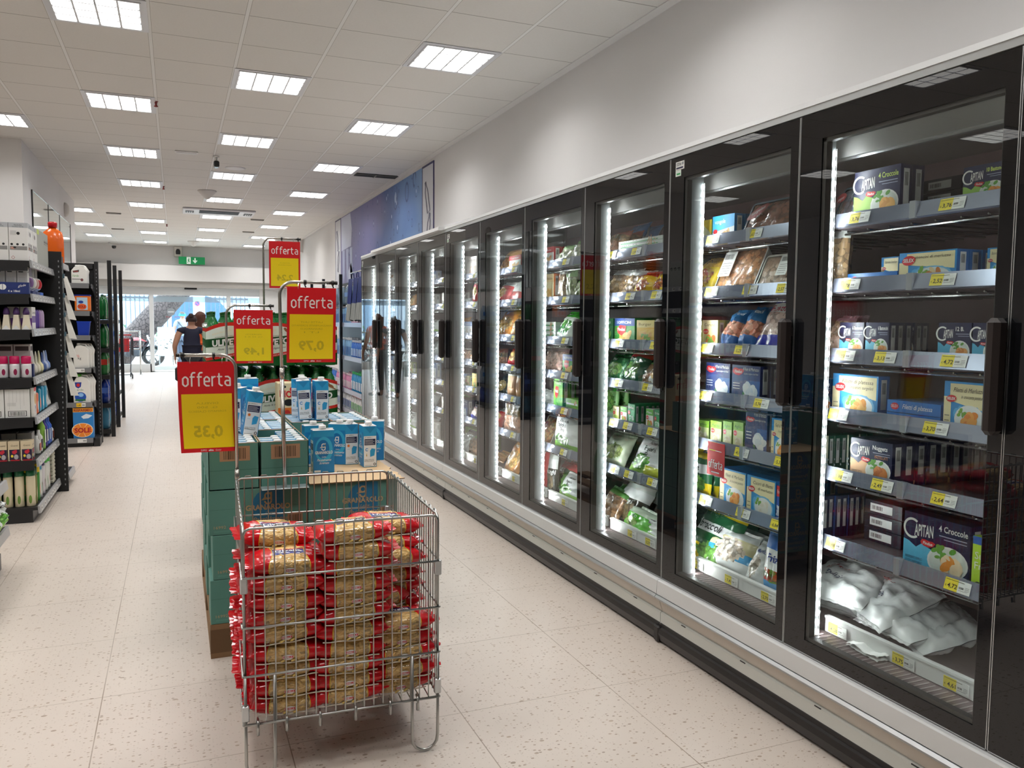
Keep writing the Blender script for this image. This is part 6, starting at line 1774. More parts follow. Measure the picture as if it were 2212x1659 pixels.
# second shelf
def d_refill(b, f, w, h, s, d):
    for fr, W in ((f, w), (s, d)): b.lathe; b.rect(fr, W * .15, h * .86, W * .6, h * .9, INK, 1); b.poly(fr, [(W * .35, .0), (W * .85, .0), (W * .78, h * .36), (W * .42, h * .36)], mat('#8b8490', .5), 1); [b.rect(fr, W * .15, h * (.5 + .05 * k), W * .8, h * (.51 + .05 * k), mat('#9a9a9a'), 1) for k in range(4)]
SRC = bx_item('air_freshener_box', .07, .062, .172, mat('#e9e8e6', .5), d_refill)
row(SRC, XR - .012, 6.42, ZA[1], 3, .066, 'slim white refill box behind the blue tray', 'box', GR, 0, G90)
b = MB(); b.box((0, 0, 0), (.045, .21, .078), mat('#1c2f6c', .5)); s = frame((0, .21, 0), (0, -1, 0), (0, 0, 1), (-1, 0, 0)); b.text(s, '4 x 18ml', .085, .012, .014, WHITEG, 1, w=.07, bold=.02); b.text(s, 'glade', .145, .045, .016, WHITEG, 1, w=.045, shear=.2, rise=.2)
b.ell(s, .055, .045, .022, .02, WHITEG, 1, 12); b.rect(s, .054, .02, .057, .07, mat('#1c2f6c', .5), 2); b.ring(s, .018, .04, .013, .0145, WHITEG, 1, 12); b.rect(s, .012, .025, .024, .055, WHITEG, 1)
o = b.build('display_tray', None, (XR + .005, 6.355, ZA[1] + .0006), (0, 0, G90)); tag(o, 'navy blue tray marked 4 x 18ml on the second left shelf', 'tray', GR)
def blister(name, w, h, card, blob, seed=0, d=.03):
    b = MB(); b.box((0, d - .003, 0), (w, d, h), mat(card, .45))
    P = lambda u, v: Vector((w * (.12 + .76 * u), d - .003 - (d - .004) * (math.sin(PI * u) * math.sin(PI * v)) ** .45, h * (.05 + .6 * v)))
    b.grid(P, 10, 12, lambda u, v: mat(blob, .2) if .15 < v < .85 else mat('#e9e7e4', .25)); return b.build(name)
for (cl, bl, y, n, lab) in (('#efe9e4', '#8b6a9f', 6.55, 2, 'white and brown freshener pack'), ('#d9d3e4', '#e9e6e2', 6.68, 2, 'tall pale freshener pack'), ('#f0eeea', '#d9b0a8', 6.80, 2, 'white freshener pack'), ('#f0eeea', '#c8303a', 6.93, 1, 'white and red freshener pack')):
    row(blister('freshener_pack', .10, .165, cl, bl, d=.04), XR, y, ZA[1] + .03, n, .07, lab + ' on the second left shelf', 'pack', GR, 0, G90)
for k, (y, c) in enumerate(((6.53, '#26346e'), (6.69, '#26346e'), (6.86, '#2a66c8'))):
    b = MB(); b.box((0, 0, 0), (.15, .15, .028), mat(c, .5)); tag(b.build('display_tray', None, (XR + .002, y, ZA[1] + .0006), (0, 0, G90)), 'low blue display tray, %s along the second left shelf' % ORD[k + 1], 'tray', GR)
# third shelf: cream cone fresheners with violet tops, then violet packs
def cone(top='#4a2a63', body='#e3d9c2'):
    root = empty('air_freshener')
    b = MB(); w, d = .066, .05; vs = []
    for z, k in ((0, 1.0), (.10, .55)): vs += [(w * (.5 - .5 * k), d * (.5 - .5 * k), z), (w * (.5 + .5 * k), d * (.5 - .5 * k), z), (w * (.5 + .5 * k), d * (.5 + .5 * k), z), (w * (.5 - .5 * k), d * (.5 + .5 * k), z)]
    b.add(vs, [(0, 3, 2, 1), (4, 5, 6, 7), (0, 1, 5, 4), (1, 2, 6, 5), (2, 3, 7, 6), (3, 0, 4, 7)], mat(body, .45)); b.build('bottle_body', root)
    b = MB(); b.lathe([(.020, .10), (.021, .115), (.014, .142), (.006, .15), (.001, .151)], mat(top, .35), 12, (w / 2, d / 2, 0)); b.build('cap', root)
    b = MB(); b.add([(0, -.002, 0), (w, -.002, 0), (w / 2, -.002, .03)], [(0, 1, 2)], WHITEG); b.add([(-.002, d, 0), (-.002, 0, 0), (-.002, d / 2, .03)], [(0, 1, 2)], WHITEG); b.build('label_sticker', root)
    return root
row(cone(), XR, 6.37, ZA[2], 4, .058, 'cream cone freshener with violet cap, third left shelf', 'air freshener', GR, 0, G90)
def d_violet(b, f, w, h, s, d): b.rect(f, 0, h * .3, w, h * .6, mat('#5b2f86', .4), 1); b.text(f, 'Lavanda', w * .1, h * .7, h * .12, INK, 1, w=w * .8); b.rect(s, 0, 0, d, h * .5, mat('#7b4fa0', .4), 1)
row(bx_item('freshener_pack', .16, .07, .155, mat('#eeeae6', .5), d_violet), XR, 6.46, ZA[2], 2, .075, 'white and violet freshener box, third left shelf', 'box', GR, 0, G90)
for k, (y, c) in enumerate(((6.66, '#f2efec'), (6.80, '#5a3f9a'), (6.90, '#6a4aa8'), (7.02, '#b99ac8'), (7.14, '#c9b0d4'))):
    o = MB().lathe([(.001, 0), (.032, .002), (.034, .02), (.034, .105), (.028, .13), (.012, .142), (.001, .143)], mat(c, .3), 14, sy=.6).build('freshener_pack', None, (XR - .035, y, ZA[2] + .0006), (0, 0, G90))
    tag(o, '%s rounded freshener, %s along the third left shelf' % (('white', 'violet', 'violet', 'lilac', 'pale lilac')[k], ORD[k + 1]), 'air freshener', GR)
# fourth shelf: magenta capped cans
def can(cap, body, art, h=.20, r=.0295, caph=.055):
    root = empty('spray_can')
    b = MB().lathe([(.001, 0), (r * .94, .0), (r, .004), (r, h - caph - .012), (r * .93, h - caph)], mat(body, .28, .1), 18, (0, 0, 0))
    f = lambda x, y, l: Vector((math.cos(x / r) * (r + l * .0004), math.sin(x / r) * (r + l * .0004), y))
    for (x, y, rx, ry, c) in art:
        for a0 in (-PI / 2 * r, -PI * r, 0.0): b.ell(f, a0 + x, y, rx, ry, mat(c, .4), 1, 10)
    for a0 in (-PI * r + .004,):
        for k in range(5): b.rect(f, a0, .05 + .012 * k, a0 + .016, .055 + .012 * k, mat('#8a8a92', .5), 1.5)
    b.build('can_body', root)
    MB().lathe([(r * .98, h - caph), (r, h - caph + .002), (r * .98, h - .006), (r * .85, h), (.001, h)], mat(cap, .3), 18).build('cap', root)
    return root
row(can('#c21858', '#e9e7ea', [(.008, .04, .011, .022, '#8f1f4a')], .148, .031, .052), XR - .035, 6.40, ZA[3], 4, .069, 'white aerosol with magenta cap, fourth left shelf', 'spray can', GR)
row(bx_item('freshener_pack', .10, .10, .225, mat('#c9c5c2', .5), lambda b, f, w, h, s, d: (b.rect(s, .01, h * .8, d - .01, h * .94, mat('#3a2c2c', .5), 1), b.rect(f, .01, h * .8, w - .01, h * .94, mat('#3a2c2c', .5), 1), b.ell(f, w * .5, h * .35, w * .2, h * .12, mat('#b97a4a'), 1))), XR - .02, 6.48, ZA[3], 3, .104, 'tall grey freshener box behind the magenta cans', 'box', GR, 0, G90)
row(bx_item('freshener_pack', .05, .04, .09, mat('#1e2a5c', .5), lambda b, f, w, h, s, d: b.ell(s, d * .5, h * .5, .006, .006, WHITEG, 1)), XR, 6.36 + .09, ZA[3], 1, .1, 'small navy box beside the magenta aerosols', 'box', GR, 0, G90)
def bulb(c='#e9e4d4', w=.036):
    return MB().lathe([(.001, 0), (w * .7, .0), (w, .03), (w * .9, .06), (w * .4, .085), (w * .28, .13), (.004, .165), (.001, .166)], mat(c, .25), 14)
for k, (y, c, h) in enumerate(((6.66, '#ddd8cc', 1.05), (6.80, '#e6e0cc', 1.0), (6.95, '#e9e2b8', 1.0), (7.10, '#4a64a0', .9), (7.20, '#b9c6e4', .95), (7.30, '#8fa6d8', .95))):
    o = bulb(c, .033).build('plug_in_freshener', None, (XR - .035, y, ZA[3] + .0006)); o.scale = (1, 1, h)
    tag(o, '%s plug-in freshener, %s along the fourth left shelf' % (('white', 'cream', 'pale yellow', 'dark blue', 'pale blue', 'blue')[k], ORD[k + 1]), 'air freshener', GR)
# fifth shelf: white shelf-ready boxes
def d_bar(b, f, w, h, s, d):
    for fr, W in ((s, d), (f, w)):
        b.rect(fr, W * .12, h * .05, W * .88, h * .24, INK, 1); b.rect(fr, W * .15, h * .065, W * .85, h * .225, WHITEG, 2); b.bars(fr, W * .2, h * .08, W * .8, h * .21, INK, 3, 5, 20)
        for k in range(5): b.rect(fr, W * (.18 + .15 * k), h * (.3 + .12 * (k % 3)), W * (.185 + .15 * k), h * .95, mat('#8d8d8d'), 1)
        for k in range(4): b.rect(fr, W * .1, h * (.42 + .03 * k), W * .45, h * (.426 + .03 * k), mat('#9a9a9a'), 1)
SRC = bx_item('sponge_box', .16, .145, .195, mat('#eae9e6', .55), d_bar)
row(SRC, XR - .02, 6.37, ZA[4], 2, .15, 'white barcoded display box, fifth left shelf', 'box', GR, 0, G90)
b = MB(); b.box((0, 0, 0), (.10, .02, .20), mat('#efe9e2', .4)); f = front(); b.rect(f, 0, .175, .1, .2, REDM, 1); b.ell(f, .05, .12, .03, .04, mat('#d8a03a'), 1); b.text(f, 'M', .03, .03, .05, mat('#4a5a8a'), 1)
o = b.build('hanging_pack', None, (XR + .004, 6.40, ZA[4] + .0006), (0, 0, G90)); tag(o, 'white pack with red top at the front of the fifth left shelf', 'pack', GR)
for k, (y, c, c2, hh) in enumerate(((6.56, '#e8662a', '#f2efe8', .15), (6.68, '#1f8fb0', '#e86a2a', .17), (6.82, '#2a9ac4', '#d9e9ee', .18), (6.98, '#3fa8d0', '#e9e4dc', .17), (7.14, '#f0efec', '#b02a3a', .20), (7.26, '#f2f1ee', '#3a3a4a', .19))):
    b = MB(); b.box((0, 0, 0), (.075, .045, hh), mat(c, .35), .008); f = front(); b.ell(f, .037, hh * .4, .024, hh * .22, mat(c2, .35), 1)
    o = b.build('cleaner_pack', None, (XR - .0, y, ZA[4] + .0006), (0, -.0 if k < 4 else 0, G90)); 
    if k > 3: o.rotation_euler = (-.18, 0, G90); o.location.x -= .01
    tag(o, '%s cleaner pack, %s along the fifth left shelf' % (('orange', 'teal', 'blue', 'light blue', 'white leaning', 'white')[k], ORD[k + 1]), 'pack', GR)
# sixth shelf: glove boxes
def d_glove(b, f, w, h, s, d):
    for fr, W in ((f, w), (s, d)):
        b.rect(fr, W * .12, h * .04, W, h * .58, mat('#2a1c3c', .5), 1); b.rect(fr, W * .2, h * .0, W, h * .06, mat('#c8303a', .5), 2)
        b.poly(fr, [(W * .35, h * .5), (W * .75, h * .58), (W * .8, h * .44), (W * .6, h * .34), (W * .38, h * .38)], mat('#c8283c', .5), 2); b.ell(fr, W * .35, h * .25, W * .11, h * .07, mat('#efd83a', .5), 3, 12)
        b.ell(fr, W * .7, h * .2, W * .2, h * .13, mat('#b9b4b8', .5), 2, 10); b.text(fr, 'Guanti', W * .25, h * .74, h * .09, mat('#5a4a3a'), 1, w=W * .6, shear=.2)
SRC = bx_item('glove_box', .10, .068, .135, mat('#d9c8a8', .55), d_glove)
row(SRC, XR - .015, 6.37, ZA[5], 4, .074, 'beige glove box, near end of the sixth left shelf', 'box', GR, 0, G90)
SRC = bx_item('glove_box', .12, .09, .175, mat('#8f8d8c', .55), lambda b, f, w, h, s, d: [b.rect(fr, .005, h * (.5 + .08 * k), W - .005, h * (.52 + .08 * k), mat('#77706e'), 1) for fr, W in ((f, w), (s, d)) for k in range(4)])
row(SRC, XR - .03, 6.49, ZA[5], 4, .095, 'grey box behind the glove boxes, sixth left shelf', 'box', GR, 0, G90)
for k, (y, c, c2, hh) in enumerate(((6.66, '#e9e7e2', '#c05a50', .13), (6.76, '#eceae6', '#333344', .16), (6.90, '#9ccf5a', '#e9f0e0', .24), (7.02, '#4a3a9a', '#e8e8ea', .22), (7.14, '#3a66c8', '#b9c8e8', .21), (7.24, '#3a6ad0', '#b0c4ea', .2), (7.33, '#ece9e4', '#7a3a2a', .14))):
    b = MB(); b.lathe([(.001, 0), (.026, .0), (.028, .01), (.028, hh * .7), (.012, hh * .85), (.012, hh), (.001, hh)], mat(c, .3), 12, (.037, .03, 0)); f = front((0, .0, 0)); b.box((.015, .0005, hh * .2), (.06, .004, hh * .6), mat(c2, .4))
    tag(b.build('cleaner_bottle', None, (XR - .0, y - .03, ZA[5] + .0006), (0, 0, G90)), '%s bottle or pack, %s along the sixth left shelf' % (('white', 'tall white', 'lime green', 'indigo', 'blue', 'bright blue', 'white and brown')[k], ORD[k + 1]), 'bottle', GR)
# bottom shelf: tall cans
row(can('#0f5c3a', '#dfd3b4', [(.0, .05, .010, .03, '#6a8f3a')], .262, .029, .05), XR - .035, 6.41, ZA[6], 4, .068, 'cream insect spray with dark green cap, bottom left shelf', 'spray can', GR)
row(can('#0f5c3a', '#7a7a3a', [(.0, .08, .012, .04, '#d9d2b8')], .262, .029, .05), XR - .034, 6.48, ZA[6], 1, .068, 'olive insect spray with dark green cap, bottom left shelf', 'spray can', GR)
for k, (y, cap, body, art, hh) in enumerate(((6.60, '#f2cf1e', '#3f8f3a', '#e07030', .265), (6.70, '#3a9ac0', '#e8ece8', '#4f9f5a', .265), (6.84, '#3f2466', '#e6e2e8', '#8a2a5a', .272), (6.98, '#3fb83a', '#e8eae4', '#3f8f3a', .27), (7.10, '#3fb83a', '#e8eae4', '#b02a3a', .262))):
    row(can(cap, body, [(.004, .08, .014, .04, art)], hh, .030, .06), XR - .035, y, ZA[6], 1 if k else 2, .066, 'aerosol with %s cap on the bottom left shelf' % ('yellow', 'blue', 'violet', 'bright green', 'pale green')[k], 'spray can', GR)
b = MB()
for k in range(8): b.box((.002 * (k % 2), .001, .03 * k), (.13 - .002 * (k % 2), .16, .03 * k + .028), mat('#c9c6b4', .6), .006)
tag(b.build('cloth_pack', None, (XR, 7.24, ZA[6] + .0006), (0, 0, G90)), 'pile of folded pale mop cloths at the far end of the bottom left shelf', 'cloth pack', GR)
# narrow shelf end behind it, hanging packs, orange bottle
root = gondola(-1.36, -.86, 7.60, 8.02, [1.86, .11], 1.9, 'narrow black shelf end behind the nearest left shelving', False, False)
root2 = empty('detergent_bottle', (-.93, 7.78, 1.8606)); b = MB(); b.lathe([(.001, 0), (.072, 0), (.08, .015), (.08, .2), (.07, .26), (.035, .29), (.025, .30)], mat('#f06a1a', .2, 0, 0, .6), 18, sy=.62)
b.build('bottle_body', root2); MB().lathe([(.033, .30), (.036, .335), (.03, .345), (.001, .346)], mat('#c4121e', .3), 16).build('cap', root2)
tag(root2, 'big orange detergent bottle with red cap on top of the shelving', 'bottle')
b = MB(); b.lathe([(.001, 0), (.026, 0), (.03, .02), (.03, .25), (.018, .29), (.012, .34), (.001, .345)], mat('#5b3fa8', .3), 14); b.box((-.02, -.032, .05), (.02, -.029, .2), mat('#e9e4f0', .4))
tag(b.build('cleaner_bottle', None, (-.895, 7.72, .1106)), 'violet bottle at floor level behind the black end panel', 'bottle')
root3 = tag(empty('clip_strip', (-.829, 7.458, .95)), 'clip strip hanging beside the end panel with grey and white packets', 'clip strip')
MB().box((-.004, -.001, -.25), (.004, .001, .95), mat('#7f8486', .4)).build('strip', root3)
for k in range(6):
    b = MB(); z = .80 - k * .155; h = .20
    b.add([(.0, 0, z), (.018, .06, z - .004), (.075, .06, z - h), (.03, -.005, z - h * .96), (.004, .012, z), (.022, .068, z - .004), (.08, .066, z - h), (.035, .004, z - h * .96)], [(0, 1, 2, 3)[::-1], (4, 5, 6, 7), (0, 4, 7, 3), (1, 2, 6, 5), (3, 7, 6, 2), (0, 1, 5, 4)], mat('#d6d3cb', .5))
    b.box((-.003, -.004, z - .02), (.01, .02, z + .015), mat('#4a6a78', .3))
    tag(b.build('hanging_packet', None, root3.location), 'white packet, %s from the top of the hanging clip strip' % ORD[k + 1], 'packet', 'white packets on the clip strip')

# detergent shelving facing the camera, further back
ZB = [1.79, 1.49, 1.225, .87, .49, .095]
root = tag(empty('shelf_unit', (0, 0, 0)), 'black detergent shelving facing the aisle crossing, left of the water racks', 'shelving')
b = MB(); b.box((-2.2, 10.36, 0), (-.84, 10.39, 2.03), mat('#141415', .6)); b.box((-2.2, 10.33, 1.97), (-.85, 10.36, 2.03), SHELFBLK); b.build('back_panel', root)
b = MB(); b.box((-.86, 10.0, 0), (-.80, 10.36, .09), SHELFBLK); b.box((-.835, 10.30, 0), (-.795, 10.36, 2.05), SHELFBLK)
for k in range(46): b.box((-.818, 10.298, .06 + k * .042), (-.811, 10.3005, .075 + k * .042), mat('#8f9092', .5))
b.build('upright', root)
for i, z in enumerate(ZB):
    b = MB(); b.box((-2.2, 10.0, z - .02), (-.845, 10.36, z), SHELFBLK)
    if i < 5:
        pts = [(10.0, z - .02), (10.36, z - .02), (10.36, z - .13), (10.2, z - .07), (10.0, z - .045)]
        n = 5; vs = [(-.85, y, zz) for y, zz in pts] + [(-.842, y, zz) for y, zz in pts]; b.add(vs, [tuple(range(n)), tuple(range(n, 2 * n))[::-1]] + [(i_, n + i_, n + (i_ + 1) % n, (i_ + 1) % n) for i_ in range(n)], SHELFBLK)
    s = b.build('shelf', root); MB().box((-2.2, 9.985, z - .05), (-.865, 9.999, z + .004), mat('#77787a', .35)).build('price_rail', s)
    for x, c in (((-1.02, '#e9e9e6'),) if i in (3, 4, 5) else ()):
        b = MB(); f = front((x, 9.984, z - .044)); b.rect(f, 0, 0, .09, .04, mat(c, .5), 1)
        if i == 4: b.rect(f, 0, 0, .05, .04, mat('#f0c41c', .5), 2); b.text(f, '1,49', .008, .01, .016, INK, 3, bold=.02)
        b.bars(f, .055, .01, .085, .028, INK, 2, 4, 8); b.build('price_tag', s)
b = MB(); b.box((-2.2, 10.02, 0), (-.87, 10.34, .07), SHELFBLK); b.build('base_plinth', root)
GB = 'detergents on the shelving left of the water racks'
def jug(w, h, d, body, cap, deco=None, handle=True):
    root = empty('detergent_jug')
    b = MB(); pts = [(0, 0), (w, 0), (w, h * .72), (w * .82, h * .88), (w * .5, h * .93), (w * .2, h * .9), (0, h * .7)]
    n = len(pts); e = d * .12
    vs = [(x, 0, z) for x, z in [(w * .5 + (x - w * .5) * .9, z * .98 + .002) for x, z in pts]] + [(x, e, z) for x, z in pts] + [(x, d - e, z) for x, z in pts] + [(w * .5 + (x - w * .5) * .9, d, z * .98 + .002) for x, z in pts]
    fs = [tuple(range(n))] + [tuple(range(3 * n, 4 * n))[::-1]]
    for r_ in range(3): fs += [(r_ * n + i, (r_ + 1) * n + i, (r_ + 1) * n + (i + 1) % n, r_ * n + (i + 1) % n) for i in range(n)]
    b.add(vs, fs, mat(body, .35)); f = front()
    if handle: b.tube([(w * .93, d * .4, h * .45), (w * 1.0, d * .4, h * .7), (w * .8, d * .4, h * .95), (w * .45, d * .4, h * .97)], w * .07, mat(body, .35), 8)
    if deco: deco(b, f, w, h)
    b.build('jug_body', root); MB().lathe([(w * .16, h * .9), (w * .16, h), (w * .13, h * 1.01), (.001, h * 1.01)], mat(cap, .35), 14, (w * .38, d * .5, 0)).build('cap', root)
    return root
def d_soap(b, f, w, h): b.poly(f, [(w * .1, h * .68), (w * .5, h * .74), (w * .48, h * .62), (w * .12, h * .58)], mat('#3a3a3a'), 1); b.text(f, 'SOAP', w * .14, h * .62, h * .07, mat('#d8433a'), 2, w=w * .3); b.text(f, 'Verde', w * .05, h * .36, h * .13, mat('#4f9a3a'), 1, w=w * .4, shear=.2); b.rect(f, w * .05, h * .22, w * .6, h * .25, INK, 1); b.ell(f, w * .66, h * .2, w * .09, h * .08, mat('#7a4a4a'), 1)
def d_cock(b, f, w, h): b.poly(f, [(w * .1, h * .72), (w * .5, h * .72), (w * .46, h * .56), (w * .3, h * .5), (w * .14, h * .56)], mat('#1f3f9a'), 1); b.ell(f, w * .3, h * .62, w * .1, h * .06, LIP, 2); b.ell(f, w * .42, h * .2, w * .34, h * .17, mat('#1f55b0', .4), 1); b.ell(f, w * .45, h * .27, w * .16, h * .07, mat('#8fc0ee', .4), 2); b.rect(f, w * .1, h * .06, w * .72, h * .12, mat('#2f7a4a', .4), 2); b.text(f, 'verde', w * .1, h * .42, h * .07, mat('#5a8a6a'), 1, w=w * .5)
def d_dash(b, f, w, h): b.text(f, 'Dash', w * .1, h * .5, h * .12, mat('#d8433a'), 1, w=w * .3, rise=-.5); b.text(f, 'kg', w * .3, h * .35, h * .1, INK, 1)
def rowb(src, x, z, n, lab, y=10.02, dx=.0, dy=.11):
    for k in range(n):
        o = src if (k == 0 and 'label' not in src.keys()) else dup(src)
        o.location = (x + dx * k, y + dy * k, z + .0006); tag(o, lab if n == 1 else '%s, %s from the shelf front' % (lab, ORD[k + 1]), 'jug', GB)
rowb(jug(.155, .20, .09, '#ecebe6', '#e9e9e4', d_soap), -1.035, ZB[0], 2, 'white soap jug on the top detergent shelf')
b = MB(); b.box((0, 0, 0), (.15, .12, .17), mat('#ee7a1e', .4), .006); b.box((-.003, -.003, .165), (.153, .123, .18), mat('#1f2f8f', .4), .004); f = front((0, -.0005, 0)); b.rect(f, .02, .015, .125, .15, mat('#b9d8ee', .4), 1); b.ell(f, .07, .05, .045, .032, mat('#ee6a2a', .4), 2); b.text(f, 'SOLE', .035, .038, .026, mat('#a8141c', .4), 3, w=.07, bold=.04); b.ell(f, .06, .1, .025, .015, mat('#1f3f9a', .4), 2)
tag(b.build('detergent_box', None, (-1.01, 10.02, ZB[1] + .0006)), 'orange washing tablet tub with blue lid', 'tub', GB)
b = MB(); b.add([(.01, .01, 0), (.11, .01, 0), (.11, .1, 0), (.01, .1, 0), (0, 0, .145), (.125, 0, .145), (.125, .11, .145), (0, .11, .145)], [(0, 3, 2, 1), (4, 5, 6, 7), (0, 1, 5, 4), (1, 2, 6, 5), (2, 3, 7, 6), (3, 0, 4, 7)], mat('#1f3fae', .3)); b.box((-.004, -.004, .145), (.129, .114, .155), mat('#2447b8', .3))
tag(b.build('plastic_basket', None, (-.995, 10.02, ZB[2] + .0006)), 'small blue plastic basket on the middle detergent shelf', 'basket', GB)
for k in range(3): pass
rowb(jug(.15, .27, .085, '#e9e7e0', '#e9e7e0', d_dash), -1.04, ZB[3], 3, 'white detergent jug on the fourth detergent shelf', dx=.018, dy=.09)
rowb(jug(.165, .31, .09, '#eceae4', '#5fc03a', d_cock), -1.05, ZB[4], 3, 'white jug with green cap on the fifth detergent shelf', dx=.016, dy=.095)
b = MB(); b.box((0, 0, 0), (.20, .12, .355), mat('#2a7fc4', .4), .003); b.box((.0, 0, .33), (.2, .12, .355), mat('#eeeae2', .4)); f = front((0, -.0005, 0)); b.rect(f, 0, .29, .2, .335, mat('#f0a83a', .4), 1); b.text(f, 'RISPARMIO', .01, .297, .026, mat('#a8201c', .4), 2, w=.18, bold=.03); b.poly(f, [(.08, .24), (.13, .27), (.19, .25), (.15, .22), (.1, .215)], mat('#dfe9f2', .4), 2)
b.ell(f, .09, .09, .105, .08, mat('#f6efe0', .4), 2, 26); b.ell(f, .09, .09, .10, .075, mat('#ee8a2a', .4), 3, 26); b.text(f, 'SOLE', .01, .065, .05, mat('#b0161c', .4), 4, w=.165, bold=.04)
for a in range(8):
    t = a * PI / 4 + .3; b.poly(f, [(.09 + .02 * math.cos(t), .09 + .015 * math.sin(t)), (.09 + .1 * math.cos(t - .03), .09 + .075 * math.sin(t - .03)), (.09 + .1 * math.cos(t + .03), .09 + .075 * math.sin(t + .03))], mat('#f6e2b8', .4), 3.4)
tag(b.build('detergent_box', None, (-1.06, 10.01, ZB[5] + .0006)), 'tall blue and orange washing powder box on the lowest shelf', 'box', GB)

# racks of water bottles behind, with tall black front posts
root = tag(empty('bottle_rack', (0, 0, 0)), 'tall black rack of bottled water with three free-standing front posts', 'rack')
for (y, x, top) in ((10.78, -.715, 2.1), (11.72, -.715, 2.1), (12.86, -.715, 2.1)):
    MB().box((x - .022, y, 0), (x + .022, y + .045, top), SHELFBLK).build('post', root)
ZC_ = [1.40, 1.06, .74, .40, .09]
for z in ZC_:
    b = MB(); b.box((-1.18, 10.78, z - .05), (-.74, 12.9, z), SHELFBLK); s = b.build('shelf', root)
MB().box((-1.22, 10.78, 0), (-1.18, 12.9, 1.75), mat('#161618', .6)).build('back_panel', root)
MB().box((-.695, 11.70, 1.1), (-.68, 11.705, 1.6), WHITEG).build('price_strip', root)
def six(cb, cap, dark=0.8, label=None, r=.043, h=.30):
    root = empty('water_pack')
    b = MB(); m = PETG if cb == 'g' else mat(cb, .12, 0, 0, .6, dark)
    for j in range(2):
        for i in range(3): b.lathe([(.001, 0), (r, .003), (r, h * .3), (r * .92, h * .34), (r, h * .38), (r, h * .66), (r * .55, h * .86), (.014, h * .92), (.014, h * .95)], m, 10, (r + i * 2 * r, r + j * 2 * r, 0))
    b.build('bottles', root)
    b = MB()
    for j in range(2):
        for i in range(3): b.lathe([(.015, h * .94), (.015, h), (.001, h)], mat(cap, .3), 8, (r + i * 2 * r, r + j * 2 * r, 0))
    b.build('caps', root)
    if label:
        b = MB(); f = front((0, -.001, 0)); b.rect(f, .005, h * .4, 6 * r - .005, h * .62, mat(label, .35), 1); b.box((.004, -.001, h * .4), (6 * r - .004, 0, h * .62), mat(label, .35)); b.build('wrap', root)
    return root
S1 = {'green': six('#1f6a34', '#10401f', 1.0, None), 'bluegreen': six('#4a8fb0', '#6fd04a', .75), 'blue': six('#1f3f9f', '#2a4fc0', .85, '#4a70c8'), 'red': six('#3f8f4f', '#c8281f', .8, '#c8382a'), 'clear': six('#9fb8cc', '#e8e8e8', .6, '#2f6fb8')}
usedk = set()
def put6(k, x, y, z, rz, lab, grp='bottled water on the left rack'):
    o = S1[k] if k not in usedk else dup(S1[k]); usedk.add(k)
    o.location = (x, y, z + .001); o.rotation_euler = (0, 0, rz); tag(o, lab, 'water pack', grp)
for i, (z, ks) in enumerate(((1.40, ('green', 'clear', 'clear')), (1.06, ('green', 'blue', 'clear')), (.74, ('red', 'clear', 'blue')), (.40, ('blue', 'clear', 'clear')), (.09, ('bluegreen', 'clear', 'blue')))):
    for j, k in enumerate(ks):
        for q in range(2):
            put6(k, -1.02, 10.84 + j * .72 + q * .3, z, 0, 'bottle pack of %s on the %s rack shelf, %s of six' % ({'green': 'green glass look', 'clear': 'clear bottles', 'blue': 'blue bottles', 'red': 'green and red', 'bluegreen': 'blue bottles with green caps'}[k], SHN[i], ORD[j * 2 + q + 1]))

# bottom-left corner of another shelving unit, mostly out of frame
root = gondola(-1.36, -.90, 4.15, 5.22, [.50, .24], .62, 'low black shelving cut off by the left edge of the picture', False, False)
for k in range(3):
    b = MB(); off = Vector((k, 1, 2)); b.grid(lambda u, v: Vector(((.05 + .012 * noise.noise(Vector((u * 6, v * 6, 0)) + off)) * math.cos(2 * PI * u), .16 * v, .05 + (.05 + .012 * noise.noise(Vector((u * 6, v * 6, 3)) + off)) * math.sin(2 * PI * u))), 20, 10, lambda u, v: (mat('#7b3fa0', .25) if .3 < v < .55 else mat('#e6e4e6', .22)))
    b.add([(0, 0, .05)] + [(.05 * math.cos(a * PI / 8), 0, .05 + .05 * math.sin(a * PI / 8)) for a in range(16)], [(0, a + 1, (a + 1) % 16 + 1) for a in range(16)], WHT)
    tag(b.build('foil_roll_pack', None, (-.975, 4.62 + .185 * k, .5006)), 'white and violet wrapped roll, %s along the low left shelf' % ORD[k + 1], 'pack')
for k in range(3):
    o = make_bag('whitebeans', .17, .17, .11, 60 + k, 1.5).build('plastic_bag', None, (-.905, 4.55 + .19 * k, .27), (-.35, 0, G90)); 
    tag(o, 'crumpled green and white bag, %s along the lowest left shelf' % ORD[k + 1], 'bag')

